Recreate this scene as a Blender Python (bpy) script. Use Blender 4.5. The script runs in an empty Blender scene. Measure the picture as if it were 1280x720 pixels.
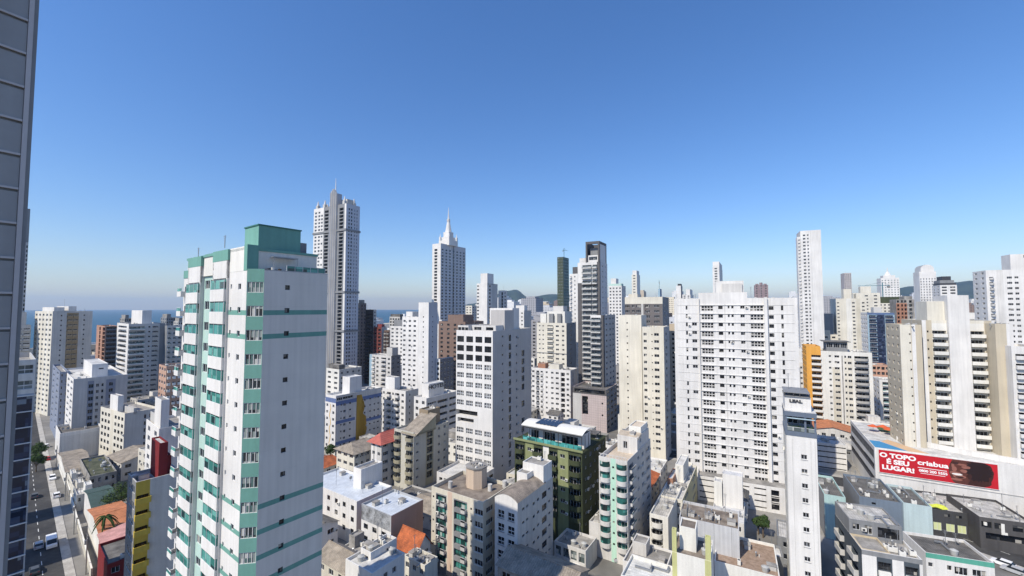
import bpy, math, random
from mathutils import Vector, Matrix
random.seed(7)
R = math.radians
scene = bpy.context.scene
COL = scene.collection

# ------------------------------------------------------------------ camera, sky, sun, exposure
CAM_H = 64.0
PITCH = R(2.75)
F = 520.0
cam_data = bpy.data.cameras.new('camera')
cam_data.sensor_width = 36.0
cam_data.lens = 36.0 * F / 1280.0
cam_data.clip_start = 0.3
cam_data.clip_end = 60000.0
cam = bpy.data.objects.new('camera', cam_data)
cam.location = (0, 0, CAM_H)
cam.rotation_euler = (R(90) + PITCH, 0, 0)
COL.objects.link(cam)
scene.camera = cam

SUN_AZ = R(-132.0)      # bearing of the sun, measured clockwise from the camera's heading
SUN_EL = R(47.0)
world = bpy.data.worlds.new('World')
scene.world = world
world.use_nodes = True
nt = world.node_tree
nt.nodes.clear()
wo = nt.nodes.new('ShaderNodeOutputWorld')
bg = nt.nodes.new('ShaderNodeBackground')
sky = nt.nodes.new('ShaderNodeTexSky')
sky.sky_type = 'NISHITA'
sky.sun_disc = False
sky.sun_elevation = SUN_EL
sky.sun_rotation = SUN_AZ
sky.air_density = 1.25
sky.dust_density = 0.3
sky.ozone_density = 5.0
bg.inputs['Strength'].default_value = 0.10
hs = nt.nodes.new('ShaderNodeHueSaturation')
hs.inputs['Saturation'].default_value = 1.18
nt.links.new(sky.outputs[0], hs.inputs['Color'])
tn = nt.nodes.new('ShaderNodeVectorMath'); tn.operation = 'MULTIPLY'; tn.inputs[1].default_value = (.97, .96, 1.12)
nt.links.new(hs.outputs[0], tn.inputs[0])
nt.links.new(tn.outputs[0], bg.inputs['Color'])
nt.links.new(bg.outputs[0], wo.inputs['Surface'])
sd = bpy.data.lights.new('sun', 'SUN')
sd.energy = 3.6
sd.angle = R(0.53)
sd.color = (1.0, 0.925, 0.80)
so = bpy.data.objects.new('sun', sd)
sdir = Vector((math.sin(SUN_AZ) * math.cos(SUN_EL), math.cos(SUN_AZ) * math.cos(SUN_EL), math.sin(SUN_EL)))
so.rotation_euler = sdir.to_track_quat('Z', 'Y').to_euler()
so.location = sdir * 500
COL.objects.link(so)
vs = scene.view_settings
vs.view_transform = 'Standard'
vs.look = 'None'
vs.exposure = 0.55
vs.gamma = 1.0
vs.use_curve_mapping = False
scene.cycles.max_bounces = 6
scene.cycles.diffuse_bounces = 3
scene.cycles.glossy_bounces = 3
scene.cycles.volume_bounces = 0

# ------------------------------------------------------------------ materials
MATS = {}
def newmat(name):
    m = bpy.data.materials.new(name); m.use_nodes = True
    n = m.node_tree.nodes; n.clear()
    out = n.new('ShaderNodeOutputMaterial'); b = n.new('ShaderNodeBsdfPrincipled')
    m.node_tree.links.new(b.outputs[0], out.inputs['Surface'])
    return m, n, m.node_tree.links, b
def mixmul(n, l, col_in, fac_sock, lo, hi):
    mr = n.new('ShaderNodeMapRange'); mr.inputs['To Min'].default_value = lo; mr.inputs['To Max'].default_value = hi
    mr.inputs['From Min'].default_value = 0.3; mr.inputs['From Max'].default_value = 0.7
    l.new(fac_sock, mr.inputs['Value'])
    mx = n.new('ShaderNodeVectorMath'); mx.operation = 'SCALE'
    l.new(col_in, mx.inputs[0]); l.new(mr.outputs[0], mx.inputs['Scale'])
    return mx.outputs[0]
def noise(n, l, vec, scale, detail=3):
    t = n.new('ShaderNodeTexNoise'); t.inputs['Scale'].default_value = scale; t.inputs['Detail'].default_value = detail
    l.new(vec, t.inputs['Vector']); return t.outputs[0]
def mapping(n, l, vec, s):
    m = n.new('ShaderNodeMapping'); m.inputs['Scale'].default_value = s
    l.new(vec, m.inputs['Vector']); return m.outputs[0]
def paint(rgb, dirt=0.10, rough=0.75, metal=0.0):
    """painted render: broad blotches, vertical rain streaks and fine grain in the coat itself"""
    key = ('paint', tuple(round(c, 3) for c in rgb), dirt, rough)
    if key in MATS: return MATS[key]
    m, n, l, b = newmat('paint')
    geo = n.new('ShaderNodeNewGeometry'); P = geo.outputs['Position']
    c = n.new('ShaderNodeRGB'); c.outputs[0].default_value = (*rgb, 1)
    o = mixmul(n, l, c.outputs[0], noise(n, l, P, 0.12, 4), 1 - dirt, 1 + dirt * .35)
    o = mixmul(n, l, o, noise(n, l, mapping(n, l, P, (1.6, 1.6, 0.09)), 1.0, 4), 1 - dirt * .9, 1 + dirt * .3)
    o = mixmul(n, l, o, noise(n, l, P, 3.5, 2), 1 - dirt * .35, 1 + dirt * .15)
    l.new(o, b.inputs['Base Color']); b.inputs['Roughness'].default_value = rough
    b.inputs['Metallic'].default_value = metal
    b.inputs['Specular IOR Level'].default_value = 0.3
    MATS[key] = m; return m
def panelled(rgb, pw, ph, gap=0.03, rough=0.6, dirt=.06, dark=.55):
    """cladding with joints every pw x ph metres (joints run in the cladding's own plane)"""
    key = ('panel', rgb, pw, ph)
    if key in MATS: return MATS[key]
    m, n, l, b = newmat('cladding')
    tc = n.new('ShaderNodeTexCoord'); P = tc.outputs['Object']
    sep = n.new('ShaderNodeSeparateXYZ'); l.new(P, sep.inputs[0])
    add = n.new('ShaderNodeMath'); add.operation = 'ADD'; l.new(sep.outputs[0], add.inputs[0]); l.new(sep.outputs[1], add.inputs[1])
    def joint(s, p):
        d = n.new('ShaderNodeMath'); d.operation = 'PINGPONG'; d.inputs[1].default_value = p / 2; l.new(s, d.inputs[0])
        g = n.new('ShaderNodeMath'); g.operation = 'GREATER_THAN'; g.inputs[1].default_value = gap; l.new(d.outputs[0], g.inputs[0]); return g.outputs[0]
    j = n.new('ShaderNodeMath'); j.operation = 'MULTIPLY'; l.new(joint(add.outputs[0], pw), j.inputs[0]); l.new(joint(sep.outputs[2], ph), j.inputs[1])
    mr = n.new('ShaderNodeMapRange'); mr.inputs['To Min'].default_value = dark; l.new(j.outputs[0], mr.inputs['Value'])
    c = n.new('ShaderNodeRGB'); c.outputs[0].default_value = (*rgb, 1)
    mx = n.new('ShaderNodeVectorMath'); mx.operation = 'SCALE'; l.new(c.outputs[0], mx.inputs[0]); l.new(mr.outputs[0], mx.inputs['Scale'])
    o = mixmul(n, l, mx.outputs[0], noise(n, l, P, 0.3, 4), 1 - dirt, 1 + dirt)
    o = mixmul(n, l, o, noise(n, l, mapping(n, l, P, (2.2, 2.2, .07)), 1.0, 5), 1 - dirt * 1.6, 1 + dirt * .5)
    l.new(o, b.inputs['Base Color']); b.inputs['Roughness'].default_value = rough
    MATS[key] = m; return m
def mottled(rgb1, rgb2, scale=0.5, rough=0.9, bump=0.0, name='roofing', contrast=(0.35, 0.65)):
    key = ('mot', rgb1, rgb2, scale)
    if key in MATS: return MATS[key]
    m, n, l, b = newmat(name)
    geo = n.new('ShaderNodeNewGeometry'); P = geo.outputs['Position']
    cr = n.new('ShaderNodeValToRGB'); cr.color_ramp.elements[0].color = (*rgb1, 1); cr.color_ramp.elements[1].color = (*rgb2, 1)
    cr.color_ramp.elements[0].position = contrast[0]; cr.color_ramp.elements[1].position = contrast[1]
    l.new(noise(n, l, P, scale, 6), cr.inputs[0])
    o = mixmul(n, l, cr.outputs[0], noise(n, l, P, scale * 7, 3), .82, 1.1)
    l.new(o, b.inputs['Base Color']); b.inputs['Roughness'].default_value = rough
    b.inputs['Specular IOR Level'].default_value = 0.2
    MATS[key] = m; return m
def ribbed(rgb, period, axis='x', rough=.6, depth=.25, dirt=.2, metal=0.0):
    """corrugated sheet or rows of tiles: ribs as bump plus weathering"""
    key = ('rib', rgb, period, axis)
    if key in MATS: return MATS[key]
    m, n, l, b = newmat('sheeting')
    tc = n.new('ShaderNodeTexCoord'); P = tc.outputs['Object']
    w = n.new('ShaderNodeTexWave'); w.wave_type = 'BANDS'; w.bands_direction = axis.upper()
    w.inputs['Scale'].default_value = 0.314 / period; l.new(P, w.inputs['Vector'])
    c = n.new('ShaderNodeRGB'); c.outputs[0].default_value = (*rgb, 1)
    o = mixmul(n, l, c.outputs[0], noise(n, l, P, 0.6, 5), 1 - dirt * 1.3, 1 + dirt * .6)
    o = mixmul(n, l, o, noise(n, l, P, 4, 3), 1 - dirt * .8, 1 + dirt * .5)
    o = mixmul(n, l, o, w.outputs[1], 1 - depth * .5, 1.0)
    l.new(o, b.inputs['Base Color'])
    bp = n.new('ShaderNodeBump'); bp.inputs['Strength'].default_value = 0.6; bp.inputs['Distance'].default_value = depth * .3
    l.new(w.outputs[1], bp.inputs['Height']); l.new(bp.outputs[0], b.inputs['Normal'])
    b.inputs['Roughness'].default_value = rough; b.inputs['Metallic'].default_value = metal
    MATS[key] = m; return m
def glass(name='glass', cols=None, rough=0.06, snap=1.1):
    """window glass over dark rooms; here and there a drawn curtain"""
    key = ('glass', name)
    if key in MATS: return MATS[key]
    m, n, l, b = newmat('window_glass')
    geo = n.new('ShaderNodeNewGeometry')
    v = n.new('ShaderNodeVectorMath'); v.operation = 'SNAP'; v.inputs[1].default_value = (snap, snap, .83)
    l.new(geo.outputs['Position'], v.inputs[0])
    wn = n.new('ShaderNodeTexWhiteNoise'); l.new(v.outputs[0], wn.inputs['Vector'])
    cr = n.new('ShaderNodeValToRGB'); cr.color_ramp.interpolation = 'CONSTANT'
    cols = cols or [(0, (.008, .009, .011)), (.5, (.018, .02, .024)), (.78, (.05, .052, .056)), (.90, (.16, .155, .14)), (.97, (.36, .34, .30))]
    e = cr.color_ramp.elements
    e[0].position = 0; e[0].color = (*cols[0][1], 1); e[1].position = cols[1][0]; e[1].color = (*cols[1][1], 1)
    for p, c in cols[2:]:
        q = e.new(p); q.color = (*c, 1)
    l.new(wn.outputs[0], cr.inputs[0]); l.new(cr.outputs[0], b.inputs['Base Color'])
    b.inputs['Roughness'].default_value = rough; b.inputs['Specular IOR Level'].default_value = 0.5
    MATS[key] = m; return m

WHITE = paint((.72, .70, .665), .13); WHITE2 = paint((.64, .62, .585), .16); OFF = paint((.74, .72, .66), .12)
CREAM = paint((.70, .66, .56), .13); CREAM2 = paint((.62, .575, .47), .14); BEIGE = paint((.56, .49, .38), .14)
SAND = paint((.56, .46, .32), .1); GREY = paint((.42, .42, .41), .12); LGREY = paint((.53, .515, .485), .14)
DGREY = paint((.10, .105, .115), .15); MGREY = paint((.24, .245, .25), .15); BROWN = paint((.13, .085, .065), .2)
BRICK = paint((.38, .19, .12), .2); RED = paint((.20, .018, .02), .12); YELLOW = paint((.52, .38, .06), .15)
ORANGE = paint((.72, .36, .07), .1); TEAL = paint((.16, .35, .29), .1); TEALL = paint((.44, .60, .53), .1)
GREEN = paint((.06, .072, .034), .18); GREENL = paint((.25, .275, .135), .14); BLUE = paint((.10, .15, .27), .12)
NAVY = paint((.03, .045, .09), .12); SKYB = paint((.30, .42, .50), .1); CYAN = paint((.42, .58, .55), .15)
CONC = mottled((.20, .19, .175), (.36, .34, .31), .35); CONCD = mottled((.09, .085, .08), (.19, .18, .165), .4)
CONCL = mottled((.42, .41, .39), (.62, .61, .58), .3); BROWNR = mottled((.14, .115, .095), (.26, .22, .18), .5)
ASPH = mottled((.04, .04, .042), (.075, .073, .07), .15, name='asphalt')
GLASS = glass(); GLASSG = glass('green', [(0, (.012, .05, .045)), (.4, (.03, .13, .115)), (.7, (.06, .24, .21)), (.85, (.02, .03, .03)), (.94, (.40, .46, .42))])
GLASSB = glass('blue', [(0, (.008, .014, .035)), (.45, (.018, .03, .07)), (.8, (.04, .06, .11)), (.95, (.16, .2, .25))])
GLASST = glass('teal', [(0, (.05, .20, .17)), (.45, (.10, .33, .28)), (.72, (.16, .42, .36)), (.86, (.025, .05, .05))], .12)
GLASSL = glass('light', [(0, (.09, .11, .11)), (.4, (.20, .23, .23)), (.7, (.05, .06, .06)), (.9, (.42, .43, .41))])
GLASSM = glass('mixed', [(0, (.02, .025, .028)), (.3, (.09, .15, .14)), (.55, (.26, .30, .28)), (.75, (.5, .5, .47)), (.88, (.03, .04, .045))], .06, .42)
ALU = paint((.62, .63, .64), .04, .4); DARKF = paint((.05, .05, .055), .05, .5); METAL = paint((.35, .36, .37), .1, .4, .6)

# ------------------------------------------------------------------ mesh builder
class MB:
    def __init__(s): s.v = []; s.f = []; s.m = []; s.mats = []
    def mi(s, m):
        if m not in s.mats: s.mats.append(m)
        return s.mats.index(m)
    def quad(s, a, b, c, d, m):
        i = len(s.v); s.v += [tuple(a), tuple(b), tuple(c), tuple(d)]; s.f.append((i, i+1, i+2, i+3)); s.m.append(s.mi(m))
    def poly(s, pts, m):
        i = len(s.v); s.v += [tuple(p) for p in pts]; s.f.append(tuple(range(i, i + len(pts)))); s.m.append(s.mi(m))
    def box(s, x0, x1, y0, y1, z0, z1, m, top=None):
        i = len(s.v)
        s.v += [(x0,y0,z0),(x1,y0,z0),(x1,y1,z0),(x0,y1,z0),(x0,y0,z1),(x1,y0,z1),(x1,y1,z1),(x0,y1,z1)]
        k = s.mi(m)
        s.f += [(i+3,i+2,i+1,i),(i+4,i+5,i+6,i+7),(i,i+1,i+5,i+4),(i+1,i+2,i+6,i+5),(i+2,i+3,i+7,i+6),(i+3,i,i+4,i+7)]
        s.m += [k, s.mi(top) if top else k, k, k, k, k]
    def prism(s, pts, z0, z1, m, top=None):
        """pts counter-clockwise; z1 may be a list with a height for each corner"""
        n = len(pts); i = len(s.v)
        zt = z1 if isinstance(z1, (list, tuple)) else [z1] * n
        s.v += [(p[0], p[1], z0) for p in pts] + [(p[0], p[1], z) for p, z in zip(pts, zt)]
        k = s.mi(m)
        for a in range(n):
            b = (a + 1) % n; s.f.append((i+a, i+b, i+n+b, i+n+a)); s.m.append(k)
        s.f.append(tuple(range(i+n, i+2*n))); s.m.append(s.mi(top) if top else k)
        s.f.append(tuple(range(i+n-1, i-1, -1))); s.m.append(k)
    def cyl(s, cx, cy, z0, z1, r, m, n=10, r1=None, top=None):
        r1 = r if r1 is None else r1
        i = len(s.v)
        for a in range(n): s.v.append((cx + r*math.cos(2*math.pi*a/n), cy + r*math.sin(2*math.pi*a/n), z0))
        for a in range(n): s.v.append((cx + r1*math.cos(2*math.pi*a/n), cy + r1*math.sin(2*math.pi*a/n), z1))
        k = s.mi(m)
        for a in range(n):
            b = (a+1) % n; s.f.append((i+a, i+b, i+n+b, i+n+a)); s.m.append(k)
        s.f.append(tuple(range(i+n, i+2*n))); s.m.append(s.mi(top) if top else k)
    def bar(s, p, q, r, m, n=5, r1=None):
        p = Vector(p); q = Vector(q); d = (q - p).normalized(); r1 = r if r1 is None else r1
        u = d.orthogonal().normalized(); w = d.cross(u); i = len(s.v); k = s.mi(m)
        for a in range(n):
            t = 2*math.pi*a/n; s.v.append(tuple(p + r*(u*math.cos(t) + w*math.sin(t))))
        for a in range(n):
            t = 2*math.pi*a/n; s.v.append(tuple(q + r1*(u*math.cos(t) + w*math.sin(t))))
        for a in range(n):
            b = (a+1) % n; s.f.append((i+a, i+b, i+n+b, i+n+a)); s.m.append(k)
        s.f.append(tuple(range(i+n, i+2*n))); s.m.append(k)
    def add(s, o, loc=(0,0,0), ang=0.0):
        i = len(s.v); c, q = math.cos(ang), math.sin(ang)
        s.v += [(loc[0] + x*c - y*q, loc[1] + x*q + y*c, loc[2] + z) for x, y, z in o.v]
        s.f += [tuple(k + i for k in f) for f in o.f]
        mp = [s.mi(m) for m in o.mats]; s.m += [mp[k] for k in o.m]
    def mesh(s, name, smooth=False):
        me = bpy.data.meshes.new(name); me.from_pydata(s.v, [], s.f)
        for m in s.mats: me.materials.append(m)
        me.polygons.foreach_set('material_index', s.m)
        if smooth: me.polygons.foreach_set('use_smooth', [True] * len(s.f))
        me.update(); return me
    def build(s, name, parent=None, smooth=False, loc=None, ang=0.0):
        o = bpy.data.objects.new(name, s.mesh(name, smooth)); COL.objects.link(o)
        if parent: o.parent = parent
        if loc is not None: o.location = loc
        o.rotation_euler = (0, 0, ang)
        return o

def tag(o, label=None, cat=None, group=None, kind=None):
    if label: o['label'] = label
    if cat: o['category'] = cat
    if group: o['group'] = group
    if kind: o['kind'] = kind
    return o
def empty(name, loc, rz, label, cat, group=None):
    o = bpy.data.objects.new(name, None); COL.objects.link(o); o.location = loc; o.rotation_euler = (0, 0, rz)
    o.empty_display_size = 1.0
    return tag(o, label, cat, group)

# ------------------------------------------------------------------ measuring the place from the photograph's perspective
CP, SP = math.cos(PITCH), math.sin(PITCH)
def ray(x, y):
    dx = (x - 640) / F; dz = -(y - 360) / F
    return dx, CP - dz * SP, SP + dz * CP
def at(x, y, d):
    X, Y, Z = ray(x, y); s = d / Y
    return Vector((X * s, d, CAM_H + Z * s))
def ground(x, y, z=0.0):
    X, Y, Z = ray(x, y); s = (z - CAM_H) / Z
    return Vector((X * s, Y * s, z))
def run(p, e, px):
    """how far from p along unit vector e until the photo column px"""
    t = (px - 640) / F
    return (t * (p.y * CP + (p.z - CAM_H) * SP) - p.x) / (e.x - t * e.y * CP)

# ------------------------------------------------------------------ windows and balconies (cached meshes, shared by all copies)
CACHE = {}
def window_mb(w, h, frame, gl, style):
    key = ('w', round(w, 2), round(h, 2), frame, gl, style)
    if key in CACHE: return CACHE[key]
    b = MB(); t = .06
    if style == 'plain':
        b.quad((0, 0, 0), (w, 0, 0), (w, 0, h), (0, 0, h), gl)
    else:
        b.box(0, w, -.03, .04, 0, t, frame); b.box(0, w, -.03, .04, h - t, h, frame)
        b.box(0, t, -.03, .04, t, h - t, frame); b.box(w - t, w, -.03, .04, t, h - t, frame)
        n = 4 if style == 'four' else 1 if w < .9 else 2 if w < 2.1 else 3 if w < 3 else 4
        for k in range(1, n):
            x = w * k / n; b.box(x - .03, x + .03, -.035, .03, t, h - t, frame)
        if style == 'bars':
            for k in range(1, 4): b.box(w*k/4 - .09, w*k/4 + .09, -.05, .03, t, h - t, frame)
            b.box(t, w - t, -.05, .03, h*.42, h*.42 + .2, frame)
        if style == 'grid':
            z = h * .45; b.box(t, w - t, -.04, .03, z - .07, z + .07, frame)
        b.quad((t, .02, t), (w - t, .02, t), (w - t, .02, h - t), (t, .02, h - t), gl)
    CACHE[key] = b; return b
def balcony_mb(w, p, style, mat, rail, ph=1.0):
    """floor slab and parapet sticking out p metres from the wall; local y = 0 is the wall plane"""
    key = ('b', round(w, 2), p, style, mat, rail, ph)
    if key in CACHE: return CACHE[key]
    b = MB(); s = .18
    if style in ('curve', 'curveglass'):
        n = 10; R_ = p
        out = [(w * k / n, -R_ * (math.sin(math.pi * (k / n) ) ** .45)) for k in range(n + 1)]
        inn = [(.12 + (w - .24) * k / n, min(0, -R_ * (math.sin(math.pi * (k / n)) ** .45) + .12)) for k in range(n + 1)]
        pts = out + [(w, 0.02), (0, 0.02)]
        b.prism(pts, -s, 0, mat)
        m2 = rail if style == 'curveglass' else mat
        for k in range(n):
            a, c = out[k], out[k+1]; d, e = inn[k+1], inn[k]
            if abs(a[1] - c[1]) + abs(a[0] - c[0]) < 1e-4: continue
            b.quad((*a, 0), (*c, 0), (*c, ph), (*a, ph), m2); b.quad((*d, 0), (*e, 0), (*e, ph), (*d, ph), m2)
            b.quad((*a, ph), (*c, ph), (*d, ph), (*e, ph), mat if style == 'curve' else ALU)
    else:
        b.box(0, w, -p, 0, -s, 0, mat)
        if style == 'solid':
            b.box(0, w, -p, -p + .12, 0, ph, mat); b.box(0, .12, -p + .12, 0, 0, ph, mat); b.box(w - .12, w, -p + .12, 0, 0, ph, mat)
        elif style == 'half':
            b.box(0, w, -p, -p + .12, 0, ph * .55, mat); b.box(0, .12, -p + .12, 0, 0, ph * .55, mat); b.box(w - .12, w, -p + .12, 0, 0, ph * .55, mat)
            b.box(0.02, w - .02, -p + .04, -p + .08, ph * .55, ph, rail); b.box(0, w, -p + .03, -p + .1, ph, ph + .05, ALU)
        elif style == 'glass':
            b.box(0.02, w - .02, -p + .03, -p + .06, 0.06, ph, rail); b.box(0, w, -p + .01, -p + .08, ph, ph + .05, ALU)
            b.box(.02, .05, -p + .08, 0, .06, ph, rail); b.box(w - .05, w - .02, -p + .08, 0, .06, ph, rail)
        elif style == 'closed':                       # parapet below, green glazing above up to the next slab
            b.box(0, w, -p, -p + .12, 0, ph, mat); b.box(0, .12, -p + .12, 0, 0, ph, mat); b.box(w - .12, w, -p + .12, 0, 0, ph, mat)
            b.box(.05, w - .05, -p + .04, -p + .07, ph, 2.45, rail); b.box(w - .08, w - .05, -p + .07, 0, ph, 2.55, rail)
            b.box(.05, .08, -p + .07, 0, ph, 2.55, rail)
            for k in range(4):
                x = .03 + (w - .1) * k / 3; b.box(x, x + .05, -p + .02, -p + .08, ph, 2.55, ALU)
            b.box(0.03, w - .03, -p + .02, -p + .09, ph, ph + .05, ALU)
        elif style == 'rail':
            b.box(0, w, -p, -p + .05, ph, ph + .05, DARKF)
            n = max(2, int(w / .35))
            for k in range(n + 1):
                x = (w - .03) * k / n; b.box(x, x + .03, -p, -p + .03, 0, ph, DARKF)
    CACHE[key] = b; return b
def cached_mesh(b, name):
    if not hasattr(b, 'me'): b.me = b.mesh(name)
    return b.me

ALLB = []
def split_glass(mb):
    """frame and glazing of a window or balcony as two meshes"""
    if hasattr(mb, 'halves'): return mb.halves
    gi = {i for i, m in enumerate(mb.mats) if m.name.startswith('window_glass')}
    a, g = MB(), MB()
    for f, m in zip(mb.f, mb.m): (g if m in gi else a).poly([mb.v[i] for i in f], mb.mats[m])
    mb.halves = (a, g) if a.f and g.f else (mb, None)
    return mb.halves
FOOT = []        # occupied footprints (world polygons) so that later filler never overlaps
class Bld:
    """one building: an Empty at its base, walls with real openings, windows and balconies as parts"""
    def __init__(s, name, label, cat, origin, th, W, L, H, wall, roof=None, group=None, parapet=.9, z0=0.0, foot=True):
        s.th = th; s.W, s.L, s.H = W, L, H; s.wall = wall; s.roofm = roof or CONC
        s.x = Vector((math.cos(th), -math.sin(th), 0)); s.y = Vector((math.sin(th), math.cos(th), 0))
        s.o = Vector((origin.x, origin.y, z0))
        s.root = empty(name, s.o, -th, label, cat, group)
        s.wb = MB(); s.rb = MB(); s.parts = []; s.fl = 3.0
        s.parapet = parapet; s.body = True; s.z0 = z0
        ALLB.append(s)
        if foot:
            FOOT.append([tuple((s.o + s.x*a*W/2 + s.y*b*L/2).to_2d()) for a, b in ((-1,-1),(1,-1),(1,1),(-1,1))])
    def world(s, x, y, z): return s.o + s.x * x + s.y * y + Vector((0, 0, z))
    # face frame: 'F' front, 'R' right side, 'L' left side, 'K' back
    def frame(s, face, box=None):
        x0, x1, y0, y1 = box or (-s.W/2, s.W/2, -s.L/2, s.L/2)
        return {'F': ((x0, y0), 0.0, x1 - x0), 'R': ((x1, y0), math.pi/2, y1 - y0),
                'L': ((x0, y1), -math.pi/2, y1 - y0), 'K': ((x1, y1), math.pi, x1 - x0)}[face]
    def upx(s, o, ang, px, z):
        e = s.x * math.cos(ang) + s.y * math.sin(ang)
        return run(s.world(o[0], o[1], z), e, px)
    def facade(s, o, ang, w, z0, z1, cols=(), zones=(), fl=3.0, off=1.0, wall=None, rows=None, zmin=3.0, refz=None):
        """cols: (a, b, h, kind, opts) with a..b photo columns (or fractions of the face); zones: (a, b, z from top, z from top, material)"""
        wall = wall or s.wall; refz = z1 if refz is None else refz
        def U(a): return max(0, min(w, a * w if -0.01 <= a <= 1.01 else s.upx(o, ang, a, refz)))
        ca, sa = math.cos(ang), math.sin(ang)
        def P(u, v, r=0.0): return (o[0] + ca*u - sa*r, o[1] + sa*u + ca*r, v)
        zs = []
        for a, b, t0, t1, m in zones:
            ua, ub = sorted((U(a), U(b))); zs.append((ua, ub, max(z0, z1 - t1), min(z1, z1 - t0), m))
        ops = []
        n = int((z1 - z0 - zmin - off) / fl) + 1
        for c in cols:
            a, b, h, kind = c[:4]; op = dict(c[4]) if len(c) > 4 else {}
            ua, ub = sorted((U(a), U(b)))
            if kind in ('win', 'plain') and h < 1.6 and ub - ua < 3 and s.o.length > 62:
                g_ = (ub - ua) * .11; ua -= g_; ub += g_; h *= 1.12
            if ub - ua < .25: ub = ua + .45
            ua = max(.05, ua); ub = min(w - .05, ub)
            if ub - ua < .2: continue
            rr = op.get('rows', rows) or range(n)
            if isinstance(rr, int): rr = range(rr)
            for k in rr:
                if 'skip' in op and k in op['skip']: continue
                zt = z1 - off - op.get('dz', 0) - k * fl
                zb = zt - h
                if zb < z0 + .1 or zt > z1 - .05: continue
                if op.get('prob') and random.random() > op['prob']: continue
                ops.append((ua, ub, zb, zt, kind, op, k))
        # floor edge bands as zones are given by caller
        us = sorted({0.0, w, *[round(q, 3) for z in zs for q in z[:2]], *[round(q, 3) for p in ops for q in p[:2] if p[4] != 'proud']})
        vs_ = sorted({z0, z1, *[round(q, 3) for z in zs for q in z[2:4]], *[round(q, 3) for p in ops for q in p[2:4]]})
        ui = {round(u, 3): i for i, u in enumerate(us)}; vi = {round(v, 3): i for i, v in enumerate(vs_)}
        hole = set()
        for p in ops:
            for i in range(ui[round(p[0], 3)], ui[round(p[1], 3)]):
                for j in range(vi[round(p[2], 3)], vi[round(p[3], 3)]): hole.add((i, j))
        def zone(u, v):
            mm = wall
            for a, b, c, d, m in zs:
                if a < u < b and c < v < d: mm = m
            return mm
        for j in range(len(vs_) - 1):
            if vs_[j+1] - vs_[j] < 1e-4: continue
            run0 = None; runm = None
            for i in range(len(us)):
                m = None
                if i < len(us) - 1 and (i, j) not in hole: m = zone((us[i] + us[i+1]) / 2, (vs_[j] + vs_[j+1]) / 2)
                if m is not runm:
                    if runm is not None:
                        s.wb.quad(P(run0, vs_[j]), P(us[i], vs_[j]), P(us[i], vs_[j+1]), P(run0, vs_[j+1]), runm)
                    run0 = us[i]; runm = m
        for ua, ub, zb, zt, kind, op, k in ops:
            r = op.get('r', .18 if kind in ('win', 'plain', 'grid', 'bars') else 1.1)
            ua, ub, zb, zt = round(ua, 3), round(ub, 3), round(zb, 3), round(zt, 3)
            m = op.get('rev', zone((ua+ub)/2, zb - .05))
            s.wb.quad(P(ua, zb), P(ub, zb), P(ub, zb, r), P(ua, zb, r), m)
            s.wb.quad(P(ua, zt, r), P(ub, zt, r), P(ub, zt), P(ua, zt), m)
            s.wb.quad(P(ua, zb, r), P(ua, zt, r), P(ua, zt), P(ua, zb), m)
            s.wb.quad(P(ub, zb), P(ub, zt), P(ub, zt, r), P(ub, zb, r), m)
            st = op.get('style', 'win' if kind != 'plain' else 'plain')
            if kind == 'grid': st = 'grid'
            if kind == 'bars': st = 'bars'
            wm = window_mb(ub - ua, zt - zb, op.get('frame', ALU), op.get('glass', GLASS), st)
            s.parts.append(('window', wm, P(ua, zb, r), ang))
            if op.get('sill'):
                q = MB(); 
                key = ('sill', round(ub - ua, 2))
                if key not in CACHE: q.box(-.08, ub - ua + .08, -.14, .02, -.1, 0, op['sill']); CACHE[key] = q
                s.parts.append(('sill', CACHE[key], P(ua, zb), ang))
            if kind == 'balc':
                bm = balcony_mb(ub - ua + 2*op.get('ext', .1), op.get('p', 1.0), op.get('bs', 'solid'), op.get('bm', wall), op.get('rail', GLASSG), op.get('ph', 1.0))
                s.parts.append(('balcony', bm, P(ua - op.get('ext', .1), zb + .002, 0), ang))
            elif kind == 'slab':   # shading slab above window row
                key = ('slab', round(ub - ua, 2), op.get('p', .5), id(op.get('bm', wall)))
                if key not in CACHE:
                    q = MB(); q.box(-.3, ub - ua + .3, -op.get('p', .5), 0, 0, .2, op.get('bm', wall)); CACHE[key] = q
                s.parts.append(('sunshade', CACHE[key], P(ua, zt + .02), ang))
            if kind == 'win' and random.random() < op.get('ac', .07 if zt - zb < 1.5 and 75 < s.o.length < 270 else 0):
                s.parts.append(('air_conditioner', ac_mb(), P(ub + .15, zb + .1), ang))
        return s
    def box_body(s, F=None, R_=None, L_=None, K=None, z0=0.0):
        """the main block of the building"""
        for face, sp in (('F', F), ('R', R_), ('L', L_), ('K', K)):
            o, ang, w = s.frame(face); s.facade(o, ang, w, z0, s.H, **(sp or {}))
        s.flat_roof(-s.W/2, s.W/2, -s.L/2, s.L/2, s.H, s.parapet)
        return s
    def flat_roof(s, x0, x1, y0, y1, z, par, roofm=None, wall=None, t=.2):
        w = wall or s.wall; rz = z - par
        s.rb.quad((x0+t, y0+t, rz), (x1-t, y0+t, rz), (x1-t, y1-t, rz), (x0+t, y1-t, rz), roofm or s.roofm)
        a = [(x0,y0),(x1,y0),(x1,y1),(x0,y1)]; b = [(x0+t,y0+t),(x1-t,y0+t),(x1-t,y1-t),(x0+t,y1-t)]
        for i in range(4):
            j = (i+1) % 4
            s.wb.quad((*a[i], z), (*a[j], z), (*b[j], z), (*b[i], z), w)
            s.wb.quad((*b[j], rz), (*b[i], rz), (*b[i], z), (*b[j], z), w)
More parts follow.
